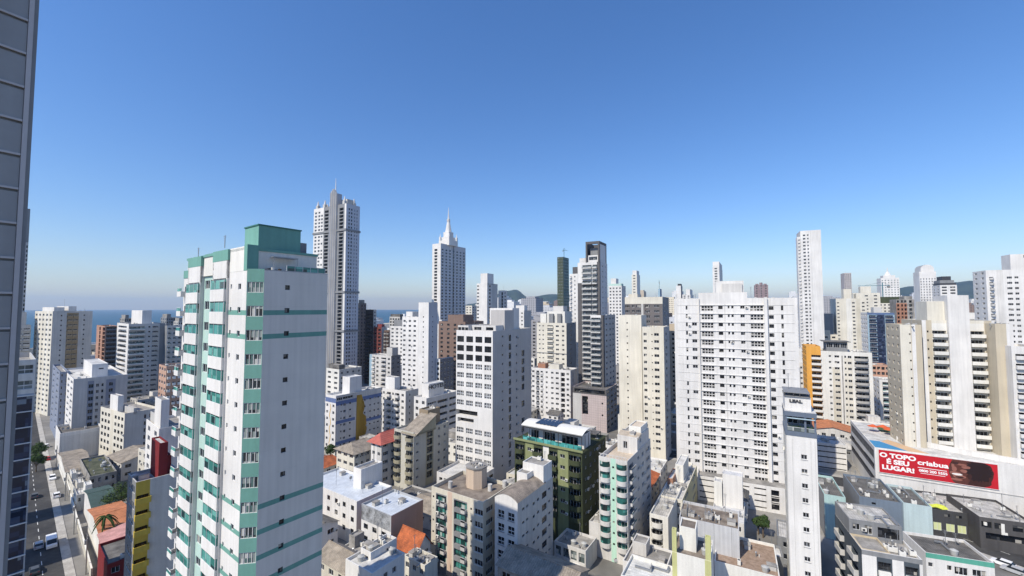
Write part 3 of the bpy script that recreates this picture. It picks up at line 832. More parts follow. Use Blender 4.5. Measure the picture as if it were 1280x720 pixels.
# ------------------------------------------------------------------ beige tower with octagonal lift house
b = tower('apartment_tower', 'beige tower with dark glazed balcony strips and an octagonal lift house', 'building', 539.5, 604, 640, 628, 97, 33, wall=CREAM2, roof=BROWNR)
W, L, H = b.W, b.L, b.H
STR = panelled((.13, .135, .14), 30, 2.8, .35, .5, .08, .4)
cf = [(.10, .30, 1.75, 'win', dict(r=.5, glass=GLASSG, frame=DARKF)), (.46, .70, 1.75, 'win', dict(r=.5, glass=GLASSG, frame=DARKF)),
      (.03, .055, .45, 'plain', dict(r=.1, dz=.6)), (.77, .795, .45, 'plain', dict(r=.1, dz=.6)), (.86, .98, 1.15, 'win', dict(r=.15, sill=OFF, dz=.4))]
b.box_body(F=dict(cols=cf, fl=2.8, off=1.5, zones=[(.09, .31, 1.2, 99, MGREY), (.45, .71, 1.2, 99, MGREY), (.33, .42, 0, 99, paint((.60, .46, .36), .1))]),
           R_=dict(cols=[(.12, .3, 1.1, 'win', {}), (.42, .5, .7, 'win', {}), (.62, .82, 1.1, 'win', {})], fl=2.8, off=1.8, wall=BEIGE), L_=dict())
# balconies with plants in the dark strips
for k in range(7):
    zz = H - 1.5 - 1.75 - 2.8*k - .15
    if zz > 2:
        b.part('balcony', balcony_mb(W*.075, .9, 'half', LGREY, GLASS), (-W/2 + W*.235, -L/2 - .01, zz))
        b.part('balcony', balcony_mb(W*.075, .9, 'half', LGREY, GLASS), (-W/2 + W*.63, -L/2 - .01, zz))
        b.part('air_conditioner', ac_mb(), (-W/2 + W*.115, -L/2 - .01, zz + .1))
q = MB(); r = 2.75
ox, oy = -W*.02, L*.18
oc = [(ox + r*math.cos(math.pi/8 + k*math.pi/4), oy + r*math.sin(math.pi/8 + k*math.pi/4)) for k in range(8)]
q.prism(oc, H - .9, H + 3.9, paint((.58, .46, .35), .1), CONC)
oc2 = [(ox + (r+.2)*math.cos(math.pi/8 + k*math.pi/4), oy + (r+.2)*math.sin(math.pi/8 + k*math.pi/4)) for k in range(8)]
q.prism(oc2, H + 3.9, H + 4.15, CONC)
for k in range(12):
    a = random.uniform(0, 6.28); rr = random.uniform(.3, 2.2); q.box(ox + rr*math.cos(a) - .2, ox + rr*math.cos(a) + .2, oy + rr*math.sin(a) - .2, oy + rr*math.sin(a) + .2, H + 4.15, H + 4.4 + random.uniform(0, .4), random.choice((OFF, CONC, MGREY)))
b.part('lift_house', q)
q = MB(); q.cyl(0, 0, 0, 1.6, .55, CONCL, 12); b.part('roof_pipe', q, (-W*.30, -L*.22, H - .9)); b.part('roof_pipe', q, (W*.28, L*.12, H - .9)); b.part('roof_pipe', q, (W*.4, L*.42, H - .9))
b.done()

# ------------------------------------------------------------------ white tower with brown barrel roof
b = tower('apartment_tower', 'plain white tower with brown barrel roof and paired windows before the green block', 'building', 618.5, 647, 691, 629, 94, 33, wall=WHITE, parapet=.05)
W, L, H = b.W, b.L, b.H
side = dict(cols=[(.12, .17, .5, 'plain', dict(ac=.6)), (.22, .27, .5, 'plain', {}), (.40, .45, .6, 'plain', dict(dz=.6)), (.52, .57, .6, 'plain', dict(dz=.4)), (.66, .80, 1.5, 'grid', dict(frame=DARKF, r=.15)), (.86, .91, .5, 'plain', {})], fl=2.95, off=1.9, wall=LGREY)
b.box_body(F=dict(cols=[(.14, .42, 1.75, 'grid', dict(r=.18, sill=METAL)), (.58, .86, 1.75, 'grid', dict(r=.18, sill=METAL))], fl=2.95, off=2.6), R_=side, L_=dict())
q = MB(); n = 12; hh = 1.25
top = [(-W/2 - .1 + (W + .2)*k/n, H + hh*math.sin(math.pi*k/n)**.8) for k in range(n + 1)]
RB = ribbed((.30, .25, .20), .45, 'y', .85, .3, .3)
yb = L*.28
for k in range(n):
    (xa, za), (xb, zb) = top[k], top[k+1]
    q.quad((xa, -L/2 - .15, za), (xb, -L/2 - .15, zb), (xb, yb, zb), (xa, yb, za), RB)
    q.quad((xa, -L/2 - .02, H - .02), (xb, -L/2 - .02, H - .02), (xb, -L/2 - .02, zb - .08), (xa, -L/2 - .02, za - .08), WHITE)
b.part('barrel_roof', q)
q = MB()
for k in range(9): q.box(-W/2 + .2 + k*.1, -W/2 + .24 + k*.1, -L/2 + k, -L/2 + k + .9, H + .25, H + .3, OFF)
b.block(.02, .98, .72, .99, H - .04, H + 4.2, WHITE, 'lift_house')
b.block(.02, .5, .55, .715, H + .1, H + 2.6, WHITE, 'stair_house')
b.part('air_conditioner', ac_mb(True), (0, L*.42, H + 4.0)); b.part('antenna', antenna_mb(2.5), (W*.2, L*.45, H + 4.0))
b.done()

# ------------------------------------------------------------------ green block with roof pool
b = tower('apartment_block', 'wide olive green apartment block with curved balconies and a glazed roof terrace', 'building', 643.5, 727.5, 757, 566, 113, 33, wall=GREENL, roof=CONCD, parapet=1.0)
W, L, H = b.W, b.L, b.H
bal = dict(p=1.15, r=.9, bs='curve', bm=GREEN, ext=.1, ph=1.05)
cf = [(.01, .15, 2.1, 'balc', bal), (.21, .26, .9, 'win', dict(ac=.7, dz=.3)), (.31, .43, 1.9, 'balc', dict(p=.9, r=.9, bs='solid', bm=GREEN, ph=1.0)), (.54, .65, 1.9, 'balc', dict(p=.9, r=.9, bs='solid', bm=GREEN, ph=1.0)),
      (.70, .755, .9, 'win', dict(ac=.7, dz=.3)), (.82, .985, 2.1, 'balc', bal)]
b.box_body(F=dict(cols=cf, fl=2.98, off=1.2, zmin=9, zones=[(.445, .53, 0, 22, OFF), (0, 1, 24.6, 99, GREEN), (0, .17, 0, 99, GREEN), (.81, 1, 0, 99, GREEN), (.30, .445, 0, 99, GREEN), (.53, .66, 0, 99, GREEN)]),
           R_=dict(cols=[(.12, .17, .8, 'win', dict(ac=.6)), (.3, .37, 1.1, 'win', dict(ac=.5)), (.5, .55, .8, 'win', dict(ac=.5)), (.68, .78, 1.2, 'win', dict(ac=.5)), (.88, .93, .8, 'win', {})], fl=2.98, off=1.3, wall=GREEN, zmin=6), L_=dict(wall=GREEN))
q = MB(); q.box(-W/2 - .35, W/2 + .35, -L/2 - .35, L/2 + .3, H - .15, H + .0, GREEN); q.box(-W/2 - .3, W/2 + .3, -L/2 - .3, -L/2 - .1, H, H + .55, GREENL); b.part('cornice', q)
# pool terrace: dark frame, water-green glass, white curved roof with solar collectors
px0, px1_ = -W/2 + W*.12, W/2 - .1; py0_, py1_ = -L/2 + .15, -L/2 + L*.42
q = MB()
for k in range(9):
    x = px0 + (px1_ - px0 - .14) * k/8; q.box(x, x + .14, py0_, py0_ + .14, H, H + 3.9, DARKF)
for k in range(1, 4):
    y = py0_ + (py1_ - py0_) * k/3; q.box(px1_ - .14, px1_, y - .1, y, H, H + 3.9, DARKF)
q.box(px0, px1_, py0_, py0_ + .14, H + 3.9, H + 4.1, DARKF); b.part('terrace_frame', q)
q = MB(); q.box(px0 + .1, px1_ - .1, py0_ + .04, py0_ + .08, H + .1, H + 1.55, glass('pool', [(0, (.06, .30, .28)), (.5, (.12, .42, .40)), (.8, (.03, .12, .12))])); b.part('glass_screen', q)
b.block((px0 + W/2)/W + .02, .97, .16, .42, H - .9, H + 3.85, WHITE, 'terrace_room', cols={'F': [(.05, .2, 2.6, 'win', dict(rows=1)), (.3, .5, 2.6, 'win', dict(rows=1)), (.62, .9, 2.6, 'win', dict(rows=1))]}, off=1.0)
q = MB(); n = 8
for k in range(n):
    a0, a1 = k/n, (k+1)/n
    y0 = py0_ - .25 + (py1_ - py0_ + .6) * a0; y1 = py0_ - .25 + (py1_ - py0_ + .6) * a1
    h0 = H + 4.1 + 1.3 * math.sin(math.pi*(.12 + .76*a0)); h1 = H + 4.1 + 1.3 * math.sin(math.pi*(.12 + .76*a1))
    q.quad((px0 - .3, y0, h0), (px1_ + .3, y0, h0), (px1_ + .3, y1, h1), (px0 - .3, y1, h1), OFF)
    q.quad((px0 - .3, y1, h1 - .15), (px1_ + .3, y1, h1 - .15), (px1_ + .3, y0, h0 - .15), (px0 - .3, y0, h0 - .15), OFF)
    q.quad((px1_ + .3, y0, h0 - .15), (px1_ + .3, y1, h1 - .15), (px1_ + .3, y1, h1), (px1_ + .3, y0, h0), OFF)
b.part('canopy_roof', q)
q = MB(); SOL = panelled((.025, .035, .06), 1.1, 60, .03, .15, .1)
for k in range(6):
    x = px0 + 3.6 + k*1.15; q.quad((x, py0_ + 1.2, H + 5.32), (x + 1.05, py0_ + 1.2, H + 5.32), (x + 1.05, py1_ - .9, H + 5.62), (x, py1_ - .9, H + 5.62), SOL)
b.part('solar_collector', q)
b.block(.3, .62, .55, .8, H - .95, H + 2.4, CONC, 'lift_house'); b.clutter(12, H - 1.0, .1, .95, .5, .95)
q = MB(); q.box(W*.30, W*.46, L*.2, L*.42, H + 1.4, H + 1.6, CONCD)
for x, y in ((.31, .21), (.45, .21), (.31, .41), (.45, .41)): q.box(W*x, W*x + .15, L*y, L*y + .15, H - .95, H + 1.4, DARKF)
b.part('pergola', q)
b.done()

# ------------------------------------------------------------------ mint and white block with curved balconies
b = tower('apartment_block', 'mint green and white block with curved balconies and a cream roof terrace', 'building', 748.5, 784, 813, 577, 106, 33, wall=WHITE2, roof=paint((.62, .52, .40), .2), parapet=1.1)
W, L, H = b.W, b.L, b.H
MINT = paint((.46, .68, .55), .1)
bal = dict(p=1.1, r=.8, bs='curve', bm=WHITE2, ext=.12, ph=.95, glass=GLASSG)
b.box_body(F=dict(cols=[(.03, .40, 1.75, 'balc', bal), (.48, .54, .5, 'plain', dict(dz=.5)), (.62, .98, 1.75, 'balc', bal)], fl=2.72, off=1.4, zones=[(.42, .60, 0, 99, MINT)]),
           R_=dict(cols=[(.06, .22, 1.5, 'balc', dict(p=.8, bs='half', bm=WHITE2, r=.5)), (.40, .46, .7, 'win', {}), (.58, .66, 1.0, 'win', {}), (.8, .93, 1.1, 'win', {})], fl=2.72, off=1.5, wall=LGREY), L_=dict())
# green roll-down blinds between some balconies
for k in range(8):
    for u in (.03, .62):
        if random.random() < .62:
            q = CACHE.get(('blind',)); 
            if q is None:
                q = MB(); n = 8; w = W*.36
                for i in range(n):
                    a0, a1 = i/n, (i+1)/n
                    q.quad((w*a0, -1.0*math.sin(math.pi*max(.001, a0))**.45 - .02, .95), (w*a1, -1.0*math.sin(math.pi*max(.001, min(a1, .999)))**.45 - .02, .95), (w*a1, -1.0*math.sin(math.pi*max(.001, min(a1, .999)))**.45 - .02, 2.3), (w*a0, -1.0*math.sin(math.pi*max(.001, a0))**.45 - .02, 2.3), GLASSG)
                CACHE[('blind',)] = q
            b.part('balcony_glazing', q, (-W/2 + W*u, -L/2, H - 1.4 - 1.75 - 2.72*k))
b.block(.25, .98, .42, .95, H - 1.1, H + 3.4, WHITE2, 'penthouse', cols={'F': [(.3, .5, 1.9, 'win', dict(rows=1, dz=.6))], 'R': [(.2, .3, 1, 'win', dict(rows=1))]}, roof=CONC)
q = MB(); q.prism([(-W*.28, -L*.08), (W*.5, -L*.08), (W*.5, L*.08), (-W*.28, L*.08)], H + 3.0, [H + 3.05, H + 3.05, H + 3.9, H + 3.9], BEIGE, ribbed((.50, .42, .32), .5, 'y', .8)); b.part('lean_to_roof', q)
b.block(.5, .95, .62, .93, H + 3.05, H + 5.2, OFF, 'lift_house'); b.clutter(4, H + 3.1, .3, .9, .5, .6)
q = MB()
for k in range(9):
    x = -W/2 + .3 + (W - .8)*k/8; q.box(x, x + .12, -L/2 + .05, -L/2 + .17, H, H + .7, WHITE2)
q.box(-W/2, W/2, -L/2 + .04, -L/2 + .18, H + .7, H + .78, WHITE2); b.part('terrace_railing', q)
b.done()

# ================================================================== BUILDINGS: middle distance
def cols_grid(n, w=.5, h=1.2, kind='win', a=0.0, b=1.0, **o):
    """n evenly spaced openings between fractions a..b, each taking w of its bay"""
    out = []
    for k in range(n):
        c = a + (b - a) * (k + .5) / n; hw = (b - a) / n * w / 2
        out.append((c - hw, c + hw, h, kind, o))
    return out

# white tower with dark upper windows; the flank's shade is put into its colour
b = tower('office_tower', 'white fronted tower with square dark upper windows, shade-grey flank and a void belt halfway down', 'building', 570.5, 616, 664, 414, 152, 30, wall=WHITE)
W, L, H = b.W, b.L, b.H
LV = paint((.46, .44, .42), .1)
mid = 8
b.box_body(F=dict(cols=[(571.5 + 11.4*k, 580.0 + 11.4*k, 2.25, 'win', dict(r=.3, rows=3, frame=DARKF, glass=glass('dark', [(0, (.01, .011, .013)), (.5, (.018, .02, .022))]))) for k in range(4)] +
                       [(571.8 + 11.3*k, 580.0 + 11.3*k, 1.9, 'bars', dict(r=.2, frame=ALU, rows=[3,4,5,6,7,10,11,12,13,14,15])) for k in range(4)] +
                       [(.0, .60, 2.0, 'plain', dict(rows=[8], r=2.2, dz=.3)), (.05, .5, 1.6, 'plain', dict(rows=[8], r=2.2, dz=3.2))],
                  fl=3.42, off=2.2, zones=[(0, 1, 32.4, 37.2, WHITE)]),
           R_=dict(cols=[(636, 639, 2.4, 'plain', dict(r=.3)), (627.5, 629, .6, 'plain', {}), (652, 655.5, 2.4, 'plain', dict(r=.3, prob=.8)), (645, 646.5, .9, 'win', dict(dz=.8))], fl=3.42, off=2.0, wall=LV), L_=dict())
b.block(.003, .30, .03, .5, H - .95, H + 1.8, WHITE2, cols={'F': cols_grid(3, .7, 1.2, 'plain', rows=1)}, off=.7)
b.block(.31, .96, .10, .5, H - .95, H + 1.9, WHITE2, cols={'F': cols_grid(2, .5, 1.0, 'plain', rows=1)}, off=.7)
b.block(.30, .95, .52, .70, H - .95, H + 8.4, WHITE, 'lift_house', cols={'F': [(.3, .36, 1, 'plain', dict(rows=1))]})
b.block(.62, .995, .28, .51, H - .95, H + 7.6, LV, 'lift_house')
b.block(.10, .6, .72, .95, H - .95, H + 4.0, WHITE2, 'stair_house')
b.clutter(8, H - .9); b.part('antenna', antenna_mb(5), (0, L*.1, H + 8.1))
b.done()
# its car-park annex with the light concrete deck
b = tower('car_park', 'low white car park annex with open deck at the foot of the shade-grey flanked tower', 'building', 546, 592, 618, 601, 139, 30, wall=WHITE2, roof=CONCL)
b.box_body(F=dict(cols=cols_grid(7, .55, 1.0, 'plain', .05, .95, r=.6, glass=GLASS), fl=3.0, off=1.6), R_=dict(cols=cols_grid(3, .5, 1.0, 'plain'), fl=3, off=1.6)); b.clutter(3, b.H - .9); b.done()

# dark framed balcony tower (two slabs and a podium)
DB = paint((.105, .10, .10), .12)
b = tower('residential_tower', 'tall slim tower with dark frame, white balcony rows and an open dark roof frame', 'building', 722, 749.5, 759, 327, 238, 30, wall=WHITE, parapet=.6)
W, L, H = b.W, b.L, b.H
bal = dict(p=1.2, r=1.0, bs='half', bm=LGREY, rail=GLASSL, ph=1.05, ext=.05, glass=GLASSL)
b.box_body(F=dict(cols=[(.22, .64, 2.0, 'balc', bal), (.68, .88, 2.0, 'balc', bal)], fl=3.05, off=1.6, zones=[(.18, .90, 14, 200, MGREY), (.88, 1, 0, 200, DB), (.0, .20, 12, 200, DB), (0, .9, 12, 14, DB)]),
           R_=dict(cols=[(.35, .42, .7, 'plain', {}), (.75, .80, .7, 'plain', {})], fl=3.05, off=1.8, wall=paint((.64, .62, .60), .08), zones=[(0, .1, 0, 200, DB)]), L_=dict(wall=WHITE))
q = MB()
X = lambda f: -W/2 + f*W
for x in (.38, .93): q.box(X(x), X(x) + .07*W, -L/2 - .2, -L/2 + 1.2, H, H + 10.5, DB)
q.box(X(.38), X(1.0), -L/2 - .2, -L/2 + 1.2, H + 10.5, H + 12.0, DB); q.box(X(.95), X(1.0), -L/2 + 1.2, L*.42, H + 10.5, H + 12, DB); q.box(X(.95), X(1.0), L*.30, L*.42, H, H + 10.5, DB)
q.box(X(.95), X(1.0), -L/2 + 1.2, L*.30, H, H + 10.4, WHITE); q.box(X(.38), X(.95), L*.34, L*.42, H, H + 11.8, DB); q.box(X(.38), X(.42), -L/2 + 1.2, L*.34, H, H + 11.8, DB)
b.part('roof_frame', q)
b.block(.46, .92, .05, .6, H - .6, H + 4, WHITE, 'penthouse', cols={'F': [(.1, .9, 2, 'win', dict(rows=1))]})
b.block(.5, .9, .2, .8, H + 3.8, H + 8.5, MGREY, 'lift_house'); b.block(.05, .35, .1, .6, H - .6, H + 2.8, WHITE2, 'penthouse')
b.part('water_tank', tank_mb(), (X(.2), 0, H + 2.6)); b.done()
b = tower('residential_tower', 'lower balcony slab with dark edge columns standing in front of the slim dark framed tower', 'building', 738, 754, 769, 394, 226, 30, wall=WHITE)
b.box_body(F=dict(cols=[(.06, .80, 2.0, 'balc', bal)], fl=3.05, off=1.4, zones=[(0, .85, 2, 200, MGREY), (.82, 1, 0, 200, DB)]), R_=dict(cols=[(.2, .3, 1.0, 'win', {}), (.5, .6, 1.0, 'win', {}), (.75, .85, 1.0, 'win', {})], fl=3.05, off=1.5, wall=LGREY, zones=[(0, .1, 0, 200, DB)]), L_=dict()); b.clutter(4, b.H - .9); b.done()
b = tower('podium_building', 'pinkish clad podium with a dark upper belt under the dark framed tower', 'building', 716, 758, 771, 487, 216, 30, wall=panelled((.50, .42, .40), 1.2, 1.2, .04), roof=CONCD)
b.box_body(F=dict(cols=[(.28, .46, 9.5, 'plain', dict(rows=1, dz=3.6, r=1.0)), (.05, .95, 1.9, 'plain', dict(rows=1, r=.8)), (.86, .9, .8, 'plain', dict(rows=[2, 4]))], fl=3, off=.9, zones=[(0, 1, 0, 3.4, DB), (0, .26, 3.4, 60, LGREY)]), R_=dict(cols=cols_grid(3, .6, 1.4, 'plain'), wall=MGREY)); b.clutter(3, b.H - .9); b.done()

# cream tower pair
b = tower('residential_tower', 'plain cream slab tower with one column of tiny windows', 'building', 773, 801.5, None, 394, 184, 30, wall=CREAM, L=10)
b.box_body(F=dict(cols=[(.36, .41, .6, 'plain', {})], fl=3.0, off=3.2), R_=dict()); b.clutter(3, b.H - .9); b.done()
b = tower('residential_tower', 'cream tower with three columns of small windows, right of the plain cream slab', 'building', 802.5, 829.5, 836.5, 409, 176, 30, wall=CREAM)
b.box_body(F=dict(cols=[(.08, .20, 1.05, 'win', {}), (.44, .48, .45, 'plain', dict(dz=.4)), (.58, .76, 1.05, 'win', {})], fl=2.98, off=2.6), R_=dict(cols=[(.3, .5, 1.1, 'win', {})], fl=2.98, off=2.5, wall=LGREY)); b.clutter(5, b.H - .9); b.done()
b = tower('residential_tower', 'grey brown tower with cream roof band rising behind the cream towers', 'building', 781, 828, 836, 371, 238, 30, wall=paint((.16, .145, .14), .2))
b.box_body(F=dict(cols=[(.02, .12, 1.4, 'win', {}), (.2, .26, 1.2, 'win', {}), (.32, .42, 1.4, 'win', {}), (.56, .66, 1.4, 'win', {}), (.78, .92, 1.4, 'win', {})], fl=3.0, off=4.6, zones=[(0, 1, 0, 4.0, CREAM), (.44, .50, 4, 99, LGREY)]),
           R_=dict(cols=[(.3, .5, 1.2, 'win', {})], fl=3, off=4.6, wall=MGREY)); b.block(.05, .3, .2, .6, b.H - .9, b.H + 2, CREAM); b.clutter(8, b.H - .9); b.done()

# the big white building
b = tower('apartment_block', 'very wide bright white apartment block with slab sunshades and a square lift house', 'building', 842.5, 996.5, None, 372, 136, 25, wall=WHITE, L=14)
W, L, H = b.W, b.L, b.H
SS = dict(p=.75)
cf = []
def colw(a, b_, h, kind, **o): cf.append((a, b_, h, kind, o))
colw(857, 859, 1.3, 'win', prob=.95); colw(865, 870, 1.0, 'win', prob=.7)
colw(876.5, 891, 1.8, 'bars', r=.12, frame=WHITE); colw(898, 902.5, 1.05, 'plain'); colw(909.5, 911.5, .9, 'win'); colw(914, 916.5, .9, 'win'); colw(925.5, 930, .95, 'win')
colw(937.5, 953.5, 1.8, 'bars', r=.12, frame=WHITE); colw(961, 966, 1.1, 'win', dz=.2, frame=DARKF); colw(976, 978.4, 1.4, 'plain')
b.box_body(F=dict(cols=cf, fl=3.0, off=2.6, zmin=5), R_=dict(wall=LGREY), L_=dict(cols=cols_grid(4, .3, 1.1), wall=LGREY))
o, a, w = b.frame('F')
def ux(px): return b.upx(o, a, px, H)
for k in range(19):
    zz = H - 2.6 - 3.0*k + .12
    q = CACHE.get('wslab')
    if q is None:
        q = MB()
        u0, u1, u2, u3, u4 = ux(874), ux(934.5), ux(956), ux(961), ux(972)
        q.box(-W/2 + u0, -W/2 + ux(893.5), -L/2 - .32, -L/2 - .003, 0, .2, WHITE); q.box(-W/2 + ux(894), -W/2 + u1, -L/2 - .25, -L/2 - .003, 0, .16, WHITE)
        q.box(-W/2 + u1 + .05, -W/2 + u2, -L/2 - .32, -L/2 - .003, 0, .2, WHITE)
        q.box(-W/2 + ux(846), -W/2 + ux(872.5), -L/2 - .08, -L/2 - .003, 0, .1, WHITE2); q.box(-W/2 + ux(959), -W/2 + ux(992), -L/2 - .08, -L/2 - .003, 0, .1, WHITE2)
        CACHE['wslab'] = q
    if zz > 6: b.part('sunshade_slab', q, (0, 0, zz))
q = MB(); q.box(-W/2 + ux(954.5), -W/2 + ux(958.5), -L/2 - .9, -L/2 - .003, 2, H + .2, WHITE); b.part('fin', q)
q = MB(); q.box(-W/2 + ux(873), -W/2 + ux(874), -L/2 - .5, -L/2 - .003, 2, H - .1, WHITE2); b.part('fin', q)
q = MB(); q.box(-W/2 + ux(905.3), -W/2 + ux(905.9), -L/2 - .06, -L/2 - .003, 2, H - 2, LGREY); b.part('downpipe', q)
b.block((ux(873))/W, (ux(934))/W, .003, .5, H + .003, H + 2.0, WHITE, 'parapet_block')
b.block(ux(895)/W, ux(931)/W, .25, .8, H - .95, H + 6.2, WHITE, 'lift_house')
b.block(ux(903)/W, ux(929)/W, .20, .243, H + 2, H + 5.2, WHITE2, 'lift_house')
for k in range(7): b.part('roof_plant', antenna_mb(2.5) if k % 3 == 0 else ac_mb(True), (-W/2 + ux(845 + 4*k), -L/2 + 1.2, H - .9))
b.clutter(10, H - .9, .55, .98)
b.done()
b = tower('podium_building', 'white slatted podium at the foot of the wide white apartment block', 'building', 872, 992, None, 613, 131, 25, wall=WHITE, L=8)
q = []
b.box_body(F=dict(cols=[(.02, .2, .45, 'plain', dict(r=.3)), (.24, .56, .45, 'plain', dict(r=.3)), (.62, .72, .45, 'plain', dict(r=.3)), (.78, .86, 2.4, 'plain', dict(r=.8, rows=3))], fl=1.9, off=.9, zmin=1), L_=dict(), R_=dict()); b.done()

# orange and cream tower with curved balconies
b = tower('apartment_block', 'cream tower with curved grey balconies and an orange corner wing', 'building', 1026, 1090, None, 441, 206, 28, wall=OFF, L=16)
CB = dict(p=1.2, r=1.1, bs='curve', bm=paint((.42, .41, .38), .12), ph=1.0)
b.box_body(F=dict(cols=[(.16, .2, .9, 'win', {}), (.28, .36, 1.0, 'win', {}), (.47, .50, 1.0, 'win', {}), (.54, .6, 1.1, 'win', {}), (.66, .93, 2.0, 'balc', CB)], fl=2.98, off=2.0, zones=[(.22, .38, 8, 99, CREAM2), (.455, .62, 3, 99, CREAM), (.41, .435, 2, 99, CONC)]), L_=dict(cols=cols_grid(4, .4, 1.1)))
b.block(.15, .58, .3, .8, b.H - .9, b.H + 4.5, MGREY, 'roof_house', cols={'F': cols_grid(3, .8, 2.2, 'win', rows=1)}); 
q = MB(); q.box(-b.W*.42, b.W*.14, -b.L*.28, b.L*.36, b.H + 4.5, b.H + 4.8, CONCD); b.part('flat_canopy', q); b.clutter(6, b.H - .9, .6, .95); b.done()
b = tower('apartment_block', 'orange apartment wing with slanted balconies joined left of the cream tower', 'building', 1007.5, 1025.5, None, 433, 216, 28, wall=ORANGE, L=14)
b.box_body(F=dict(cols=[(.35, 1.0, 2.0, 'balc', dict(p=1.1, r=1.0, bs='solid', bm=OFF))], fl=2.98, off=4.5), L_=dict(cols=cols_grid(3, .4, 1.1, 'plain'))); b.done()

# large beige tower right with white central shaft
b = tower('residential_tower', 'massive beige tower with a white central shaft and paired balcony columns', 'building', 1152, 1243, None, 401, 139, 24, wall=CREAM, L=16, roof=CONC)
W, L, H = b.W, b.L, b.H
SANDP = paint((.54, .475, .36), .1)
bb = dict(p=1.1, r=1.2, bs='solid', bm=OFF, ph=1.0, ext=.05)
b.box_body(F=dict(cols=[(.07, .09, .6, 'plain', {}), (.145, .34, 2.0, 'balc', bb), (.66, .855, 2.0, 'balc', bb), (.925, .945, .6, 'plain', {})], fl=3.03, off=3.6, zones=[(.0, .06, 0, 99, WHITE), (.06, .14, 0, 99, SANDP), (.86, .96, 0, 99, SANDP), (.96, 1, 0, 99, WHITE), (.14, .35, 1, 3.4, OFF), (.65, .86, 1, 3.4, OFF)]), L_=dict(wall=SANDP))
b.block(.352, .645, -.075, -.001, 0, H + 8.6, WHITE, 'central_shaft'); b.block(.352, .645, .003, .5, H - .9, H + 8.6, WHITE, 'lift_house'); b.block(.10, .35, .05, .55, H - .9, H + 6.6, CREAM, 'lift_house')
b.clutter(6, H - .9); b.done()
b = tower('residential_tower', 'sand coloured windowless wing left of the massive beige tower', 'building', 1124.5, 1151.5, None, 406, 143.5, 24, wall=SANDP, L=12)
b.box_body(F=dict(cols=[(.42, .45, .5, 'plain', {})], zones=[(.54, .72, 0, 99, WHITE), (0, .5, 0, 99, CREAM)], fl=3.03, off=3), L_=dict(cols=cols_grid(3, .3, 1))); b.clutter(8, b.H - .9, .1, .9, .0, .3); b.done()
b = tower('residential_tower', 'sand coloured windowless wing right of the massive beige tower', 'building', 1243.6, 1266, None, 405, 133.5, 24, wall=SANDP, L=12)
b.box_body(F=dict(cols=[], zones=[(0, .12, 0, 99, SANDP), (.62, 1, 0, 99, WHITE)])); b.clutter(6, b.H - .9, .1, .9, .0, .3); b.done()
b = tower('residential_tower', 'tall white tower with small windows at the right edge of the view', 'building', 1232, 1300, None, 336, 236, 26, wall=WHITE, L=14)
b.box_body(F=dict(cols=[(.06, .14, 1.4, 'balc', dict(p=1.3, r=1, bs='curve', bm=LGREY, ph=.9)), (.40, .48, 1.1, 'win', {}), (.54, .60, 1.1, 'win', {}), (.76, .84, 1.1, 'win', {})], fl=3.1, off=4, zones=[(.2, .32, 0, 200, WHITE2)]), L_=dict(cols=cols_grid(2, .3, 1.1)))
b.block(.5, 1.2, .1, .7, b.H - .9, b.H + 9, WHITE, 'crown', cols={'F': [(.35, .55, 1.4, 'grid', dict(rows=1))]}); b.done()
b = tower('residential_tower', 'white block with long dark balcony slots low at the right edge', 'building', 1264, 1310, None, 434, 128, 26, wall=WHITE, L=14)
b.box_body(F=dict(cols=[(.10, .95, 1.5, 'balc', dict(p=.9, r=1.1, bs='solid', bm=WHITE))], fl=3.0, off=2.4)); b.done()

# blue glazed office building
b = tower('office_tower', 'blue glazed building with white balcony strips either side of a navy shaft', 'building', 1084, 1118, None, 391, 262, 28, wall=SKYB, L=16)
gb = dict(p=.8, r=.6, bs='glass', bm=LGREY, rail=GLASSB, glass=GLASSB)
b.box_body(F=dict(cols=[(.06, .32, 2.1, 'balc', gb), (.66, .95, 2.1, 'balc', gb)] + [(.36, .62, 2.5, 'plain', dict(glass=GLASSB, r=.05))], fl=3.0, off=1.6, zones=[(.34, .64, 0, 99, NAVY), (0, 1, 0, 1.3, BLUE)]), L_=dict(cols=cols_grid(3, .4, 1.2), wall=WHITE)); b.block(.3, .6, .2, .6, b.H - .9, b.H + 3.5, LGREY); b.done()
b = tower('apartment_block', 'low white block with pale green balcony rails beside the beige wing', 'building', 1099, 1125, None, 476, 222, 28, wall=WHITE, L=12)
b.box_body(F=dict(cols=[(.15, .98, 1.9, 'balc', dict(p=1, r=1, bs='half', bm=WHITE, rail=GLASSG))], fl=3.1, off=1.2), L_=dict(cols=cols_grid(2, .4, 1.1, 'plain'))); b.clutter(3, b.H - .9); b.done()
b = tower('apartment_block', 'small block with salmon top floors behind the green railed block', 'building', 1090, 1112, None, 457, 245, 28, wall=paint((.55, .32, .22), .15), L=12)
b.box_body(F=dict(cols=cols_grid(4, .6, 1.5, 'plain', r=.6), fl=3, off=1), L_=dict()); b.clutter(3, b.H - .9); b.done()
